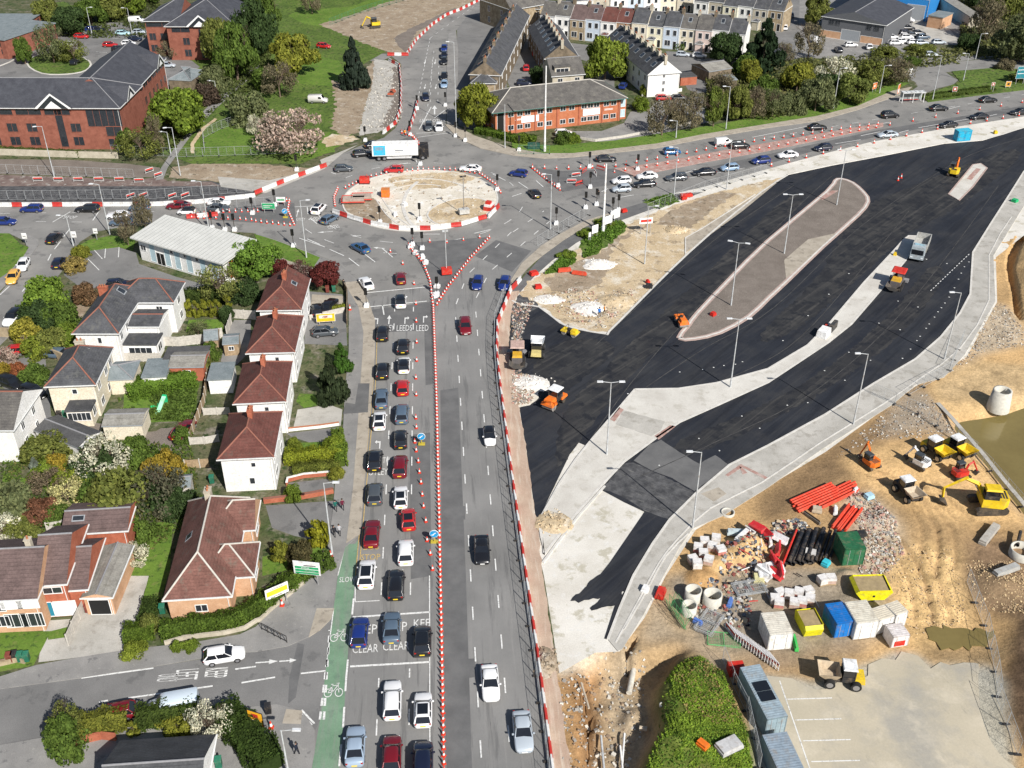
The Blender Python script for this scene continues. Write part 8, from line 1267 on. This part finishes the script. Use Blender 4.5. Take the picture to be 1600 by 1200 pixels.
def cont(bl,br,ln,h,col,label,roofc=None,name='shipping_container',cat='container',ribs=True,panels=False):
 A,rz,L=frame_of(P(*bl),P(*br));r_=empty(name,(A.x,A.y,zat(A)+.12),rz,label,cat);mb=MB();mb.box(0,L,0,ln,.1,h);n=int(ln/.28)
 if ribs:
  for k in range(n):y=.1+k*(ln-.2)/n;mb.box(-.03,0,y,y+.13,.15,h-.1);mb.box(L,L+.03,y,y+.13,.15,h-.1)
 o=mb.build('body',OM,r_);o.color=(*col,1);rc=roofc or tuple(k*.9 for k in col);mb=MB();mb.box(.02,L-.02,.02,ln-.02,h,h+.03)
 for k in range(n):y=.1+k*(ln-.2)/n;mb.box(.1,L-.1,y,y+.12,h+.03,h+.06)
 o=mb.build('roof',OM,r_);o.color=(*rc,1);mb=MB()
 for x in(.0,L-.1):mb.box(x,x+.1,-.03,0,.1,h)
 mb.box(0,L,-.03,0,h-.12,h);o=mb.build('door_frame',OM,r_);o.color=(*tuple(k*.7 for k in col),1)
 for s in(0,1):o=col_box(r_,'door',(.12+s*(L/2-.1),L/2-.02+s*(L/2-.1),-.025,0,.18,h-.15),tuple(min(1,k*1.08)for k in col));col_box(r_,'lock_bar',(L*(.25+.5*s)-.02,L*(.25+.5*s)+.02,-.06,-.03,.2,h-.2),(.4,.4,.4))
 if panels:
  for k in range(2):col_box(r_,'solar_panel',(.35,L-.3,ln*.3+k*1.25,ln*.3+1.15+k*1.25,h+.12,h+.17),(.015,.018,.03),VM['glass'])
 return r_
cont((1314,888),(1347,886),3.0,2.6,(.025,.13,.06),'dark green shipping container beside the black pipes');cont((1198,1018),(1235,1015),3.2,2.4,(.72,.72,.69),'white container at the left end of the row, green strip leaning on it',(.6,.57,.5));cont((1302,999),(1330,995),3.0,2.2,(.01,.16,.5),'bright blue container between the yellow skip and white container');cont((1332,1001),(1367,997),3.2,2.5,(.76,.76,.74),'white container right of the blue one',(.58,.55,.47));cont((1368,994),(1392,986),1.8,2.2,(.74,.74,.72),'left small white cabin right of the large white container',(.6,.55,.45),ribs=False);cont((1394,985),(1413,978),1.8,2.2,(.74,.74,.72),'right small white cabin at the end of the row',(.6,.55,.45),ribs=False);cont((1391,1014),(1417,1010),1.8,1.7,(.7,.66,.65),'white tank unit with red front at the right end of the row',ribs=False,name='tank_unit');col_box(bpy.data.objects['tank_unit'],'red_front',(.3,1.5,-.08,-.031,.3,1.0),RE)
cont((1192,1158),(1224,1152),6.6,2.6,(.25,.33,.37),'long blue grey welfare cabin with dark roof panels beside the car park',(.28,.35,.4),name='welfare_cabin',cat='cabin',ribs=False,panels=True);cont((1222,1262),(1262,1256),6.0,2.6,(.22,.29,.35),'blue grey cabin cut by the bottom edge',(.25,.31,.37),name='welfare_cabin',cat='cabin',ribs=False)
cont((1138,1068),(1162,1066),1.2,1.1,RE,'red tool box with white strips beside the welfare cabin',name='tool_box',cat='box',ribs=False)
def skip(px,py,rz,label,w=1.9,hexa=True,fill=(.35,.27,.15)):
 p=P(px,py);r_=empty('skip',(p.x,p.y,zat(p)+.1),R(rz),label,'skip');mb=MB();a,b,h=(2.1,1.25,1.5)if hexa else(1.6,1.35,1.5)
 sd=[(-b,.05),(b,.05),(a,h*.75),(a-.35,h),(-a+.35,h),(-a,h*.75)];n=6
 mb.add([(x,-w/2,z)for x,z in sd]+[(x,w/2,z)for x,z in sd],[tuple(range(6)),tuple(range(11,5,-1)),(0,6,7,1),(1,7,8,2),(2,8,9,3),(4,10,11,5),(5,11,6,0)]);o=mb.build('skip_body',OM,r_);o.color=(.72,.66,.01,1);mb=MB();mb.prism([(-a+.4,-w/2+.06),(a-.4,-w/2+.06),(a-.4,w/2-.06),(-a+.4,w/2-.06)],h-.4,h-.18);o=mb.build('contents',OM,r_);o.color=(*fill,1);col_box(r_,'rim',(-a+.35,a-.35,-w/2-.05,-w/2,h-.1,h+.03),(.7,.6,.02));col_box(r_,'lifting_lug',(-.1,.1,-w/2-.1,-w/2,.6,.8),DK)
skip(1358,926,2,'yellow skip with pointed ends on the gravel below the green container',2.6);skip(1262,980,98,'yellow skip full of brown soil between white and blue containers',2.0,False)
rp_=random.Random(4)
def pipe(a,b,r,col,label,group,z=.3,hollow=True):
 A_=P(*a);B_=P(*b);mb=MB();d=B_-A_;mb.tube((0,0,0),(d.x,d.y,0),r,r,12,caps=not hollow)
 if hollow:mb.tube((0,0,0),(d.x,d.y,0),r*.86,r*.86,12,caps=False);u=d.normalized();mb.tube((0,0,0),tuple(u*.35),r*1.1,r*1.1,12,caps=False)
 o=mb.build('pipe',OM,None,(A_.x,A_.y,zat(A_)+z+r));o.color=(*col,1);tag(o,label,'pipe',group)
for nm,a,b,n,dx,lay in(('in the left bundle above the brick pallets',(1236,786),(1300,758),6,(2.2,3.2),2),('in the middle bundle with loose ends',(1272,782),(1330,754),5,(2.6,3.6),2),('in the short bundle beside the green container',(1298,826),(1324,792),6,(4.0,1.2),2)):
 for k in range(n):
  for l_ in range(lay):j=rp_.uniform(-3,3);pipe((a[0]+dx[0]*k+j,a[1]+dx[1]*k-j*.5),(b[0]+dx[0]*k+j,b[1]+dx[1]*k-j*.5),.14,(.68,.06,.03),'long red duct pipe '+nm,'red ducts '+nm,.05+.26*l_,False)
for k in range(11):x=1224+k*7;pipe((x,886-k*.6),(x+17+rp_.uniform(-3,5),832+rp_.uniform(-4,8)),.27 if k<7 else .18,(.015,.017,.022),'black ribbed pipe lying in the pile left of the green container','black pipes left of the green container',.1+.25*(k%2))
pipe((1219,896),(1243,836),.13,RE,'single red pipe laid over the black pipes',None,.8);pipe((1587,860),(1592,838),.2,DK,'black pipe standing in the concrete ring at the right edge',None,.6)
for k in range(16):
 x,y=1150+rp_.uniform(0,135),842+rp_.uniform(0,100);c,n_=((WHT,'white'),((.3,.32,.33),'grey'),((.5,.05,.04),'red'),(DK,'black'))[k%4];pipe((x,y),(x+rp_.uniform(-18,18),y+rp_.uniform(-16,16)),.07,c,'loose thin %s pole strewn over the material pile'%n_,'loose %s poles'%n_,.25,False)
RG=flat('precast_concrete',(.52,.5,.44),.95,var=.15)
def ringo(px,py,r,h,label,z=0,wall_=.15,taper=1.0):
 p=P(px,py);mb=MB();mb.lathe([(r,0),(r*taper,h),(r*taper-wall_,h),(r-wall_,0)],n=24);o=mb.build('concrete_ring',RG,None,(p.x,p.y,zat(p)+z));tag(o,label,'concrete ring')
ringo(1082,935,.95,1.5,'upper left concrete ring of the three near the fence stack');ringo(1112,942,1.05,1.5,'right concrete ring of the three near the fence stack');ringo(1076,957,.85,1.3,'lower left concrete ring of the three near the fence stack');ringo(1595,868,1.4,1.1,'large concrete ring with a black pipe inside at the right edge');ringo(1560,634,1.6,3.2,'tall tapering concrete chamber standing in the pond corner',.2,.3,.8);ringo(1137,802,.85,.35,'shallow concrete ring beside the new pavement');ringo(1034,1108,.3,.3,'small ring on the weedy mound');ringo(944,511,.4,.1,'small concrete ring at the kerb corner')
for a,b,r_,c,l in(((977,1132),(972,1200),.1,WHT,'right white pole in the open trench'),((970,1152),(975,1196),.1,WHT,'left white pole in the open trench'),((940,1135),(946,1200),.12,STEEL,'grey rail along the deep trench side'),((984,1070),(996,1008),.3,(.6,.57,.5),'pale kerb length beside the excavated gully'),((908,1070),(920,1110),.12,TN,'timber prop in the tan trench'),((1000,1128),(1012,1130),.25,TN,'short clay pipe poking from the bank')):pipe(a,b,r_,c,l,None,.5,False)
PKP=[(1090,862),(1100,852),(1112,860),(1098,872),(1118,848),(1082,880),(1125,868),(1088,893),(1106,885),(1216,948),(1232,934),(1240,948),(1252,946),(1262,930),(1264,942),(1247,932),(1284,912),(1297,910),(1218,932),(1210,942)]
WD='one two three four five six seven eight nine'.split()
for i,(x,y)in enumerate(PKP):
 g=i<9;c=((.48,.2,.17),(.62,.6,.57),(.5,.36,.3))[i%3]
 thing('brick_pack','%s pack of blocks in the group %s'%(('pinkish','white wrapped','tan')[i%3],'beside the new pavement corner' if g else 'left of the yellow skip'),'brick pack',x,y,rp_.uniform(-.4,.4),[('blocks',[(-.5,.5,-.45,.45,.14,.95)],c),('wrap',[(-.53,.53,-.48,.48,.6,.98)],(.7,.68,.66)),('pallet',[(-.55,.55,-.5,.5,0,.12)],(.4,.3,.18))],zat(P(x,y))+.1,('%s packs '%('pinkish','white wrapped','tan')[i%3])+('by the corner' if g else 'by the skip'))
for i,(x,y,rz,n,c,l)in enumerate(((1170,922,10,6,GALV,'flat stack of grey mesh fence panels right of the concrete rings'),(1107,975,55,6,GALV,'pile of grey fence panels leaning below the concrete rings'),(1058,968,110,4,(.05,.35,.12),'green mesh panels standing at the left of the rings'),(1130,1003,-10,3,(.1,.45,.15),'green mesh panels on the bank left of the white rails'))):
 p=P(x,y);r_=empty('fence_panel_stack',(p.x,p.y,zat(p)+.1),R(rz),l,'fence stack')
 for k in range(n):
  for nm,me_ in(('frame',FFR),('wire_infill',FIN)):o=mkobj(nm,me_,r_,(rp_.uniform(-.2,.2),rp_.uniform(-.2,.2)+(1.1 if i!=2 else 0),.05+.09*k),c,(1,1,1));o.rotation_euler=(R(90 if i!=2 else 15*k-20),0,rp_.uniform(-.08,.08))
for k in range(17):x,y=1140+k*4.2,992+k*2.9;pedb(x,y,112,'white rail barrier in the long leaning row between the green mesh and white container',WHT,z0=zat(P(x,y))+.15)
for k in range(15):
 p=P(1176+rp_.uniform(0,42),842+rp_.uniform(0,62));o=bpy.data.objects.new('road_barrier',BARR);C.objects.link(o);o.location=(p.x,p.y,zat(p)+rp_.uniform(.15,.8));o.rotation_euler=(rp_.uniform(-.5,1.5),rp_.uniform(-.2,.2),R(105+rp_.uniform(-35,35)));o.color=(.62,.03,.04,1)if k%2 else(.76,.76,.76,1);tag(o,('red' if k%2 else 'white')+' plastic barrier tumbled in the heap left of the black pipes','barrier',('red' if k%2 else 'white')+' barriers in the heap')
SC_=[(1155,838,(.5,.58,.6),'bundle of pale blue boards',3.0,.7),(1160,846,WHT,'bundle of white boards',3.2,.6),(1276,800,TN,'timber boards',1.2,.8),(1268,812,(.2,.18,.16),'dark beam',.2,2.6),(1357,780,(.4,.6,.7),'pale blue crate',1.2,.8),(1343,838,DK,'black crate',1.6,.8),(1290,883,(.05,.5,.6),'turquoise sheet',1.0,.8),(1218,845,(.75,.6,.05),'yellow bucket',.6,.6),(1214,893,(.75,.6,.05),'yellow spool',.7,.7),(1305,800,WHT,'white cross shaped frame',.5,1.4),(1032,930,RE,'red cage',1.0,1.6),(1008,924,WHT,'white bag',.8,.9),(1242,1008,(.05,.5,.1),'green strip',.4,2.0),(1266,868,(.6,.58,.55),'pale slab pile',1.4,1.0),(1140,945,(.1,.2,.5),'blue drum pair',.5,1.2),(1090,975,(.1,.2,.55),'blue post bases',.5,1.0),(1185,907,(.6,.56,.3),'yellowish fence tray',1.2,1.2),(1095,1187,OR,'orange box on the weeds',.8,1.1),(1135,1190,(.5,.5,.5),'grey frame pile on the weeds',2.4,1.4),(1012,443,RE,'red box beside the black tyre',.6,.6),(1570,898,(.4,.4,.38),'grey kerb stones',3.5,.8),(1545,838,(.42,.4,.36),'timber and steel rack',4.5,.9),(1114,494,RE,'small red pump',.9,.7),(834,430,RE,'red compressor',1.5,1.0),(1072,308,RE,'red barrier pile on the verge',2.6,.9),(1068,312,RE,'second red heap on the verge',1.2,.8),(975,332,RE,'red block behind the white boards',1.2,.7),(841,451,RE,'red sheet',1.2,.8),(882,425,(.62,.08,.04),'tangle of red rails',2.4,.6),(905,430,(.62,.08,.04),'line of red rails',2.6,.5),(1585,316,(.02,.4,.15),'green machine',1.2,1.0),(1555,209,YL,'yellow bin',.8,.7),(1398,400,YL,'yellow spray marker',.6,.4),(1014,450,DK,'coil of black pipe',1.2,.9),(1336,770,WHT,'white angle',.8,.3)]
for x,y,c,l,a,b in SC_:
 on=' in the compound' if y>740 and x>1000 else ' on the works area'
 thing('site_material',l+on,'site material',x,y,rp_.uniform(-.5,.9),[('stack',[(-a/2,a/2,-b/2,b/2,0,.35),(-a/2+.08,a/2-.12,-b/2+.05,b/2-.03,.35,.62)],c),('bearer',[(-a*.3,-a*.2,-b/2-.06,b/2+.06,-.05,.0),(a*.2,a*.3,-b/2-.06,b/2+.06,-.05,.0)],DK)],zat(P(x,y))+.12)
o=rubble('debris',[TP(3,2,[(40,860),(220,850),(330,960),(120,940),(0,1000)]),TP(2,2,[(1300,1000),(1600,940),(1600,1200),(1300,1200)]),TP(2,3,[(1100,60),(1500,20),(1500,330),(1150,300)])],330,.1,.5,[flat('debris_%d'%i,c,.8)for i,c in enumerate(((.03,.03,.035),(.5,.49,.46),(.3,.1,.08),(.3,.25,.2),(.12,.14,.17),(.45,.36,.24)))],9);tag(o,'jumbled scraps and offcuts among the stacked pipes','debris')
p=P(1290,521);r_=empty('site_plant_stand',(p.x,p.y,.15),head(1290,521,14,-15),'white and dark equipment skid on the narrow concrete island','equipment');col_box(r_,'white_box',(-2.2,.2,-.8,.8,0,1.1),WHT,tp=.08);col_box(r_,'dark_box',(.4,2.8,-.8,-.2,0,1.2),(.05,.05,.05));col_box(r_,'red_drum',(1.0,1.5,.2,.7,0,.7),RE)
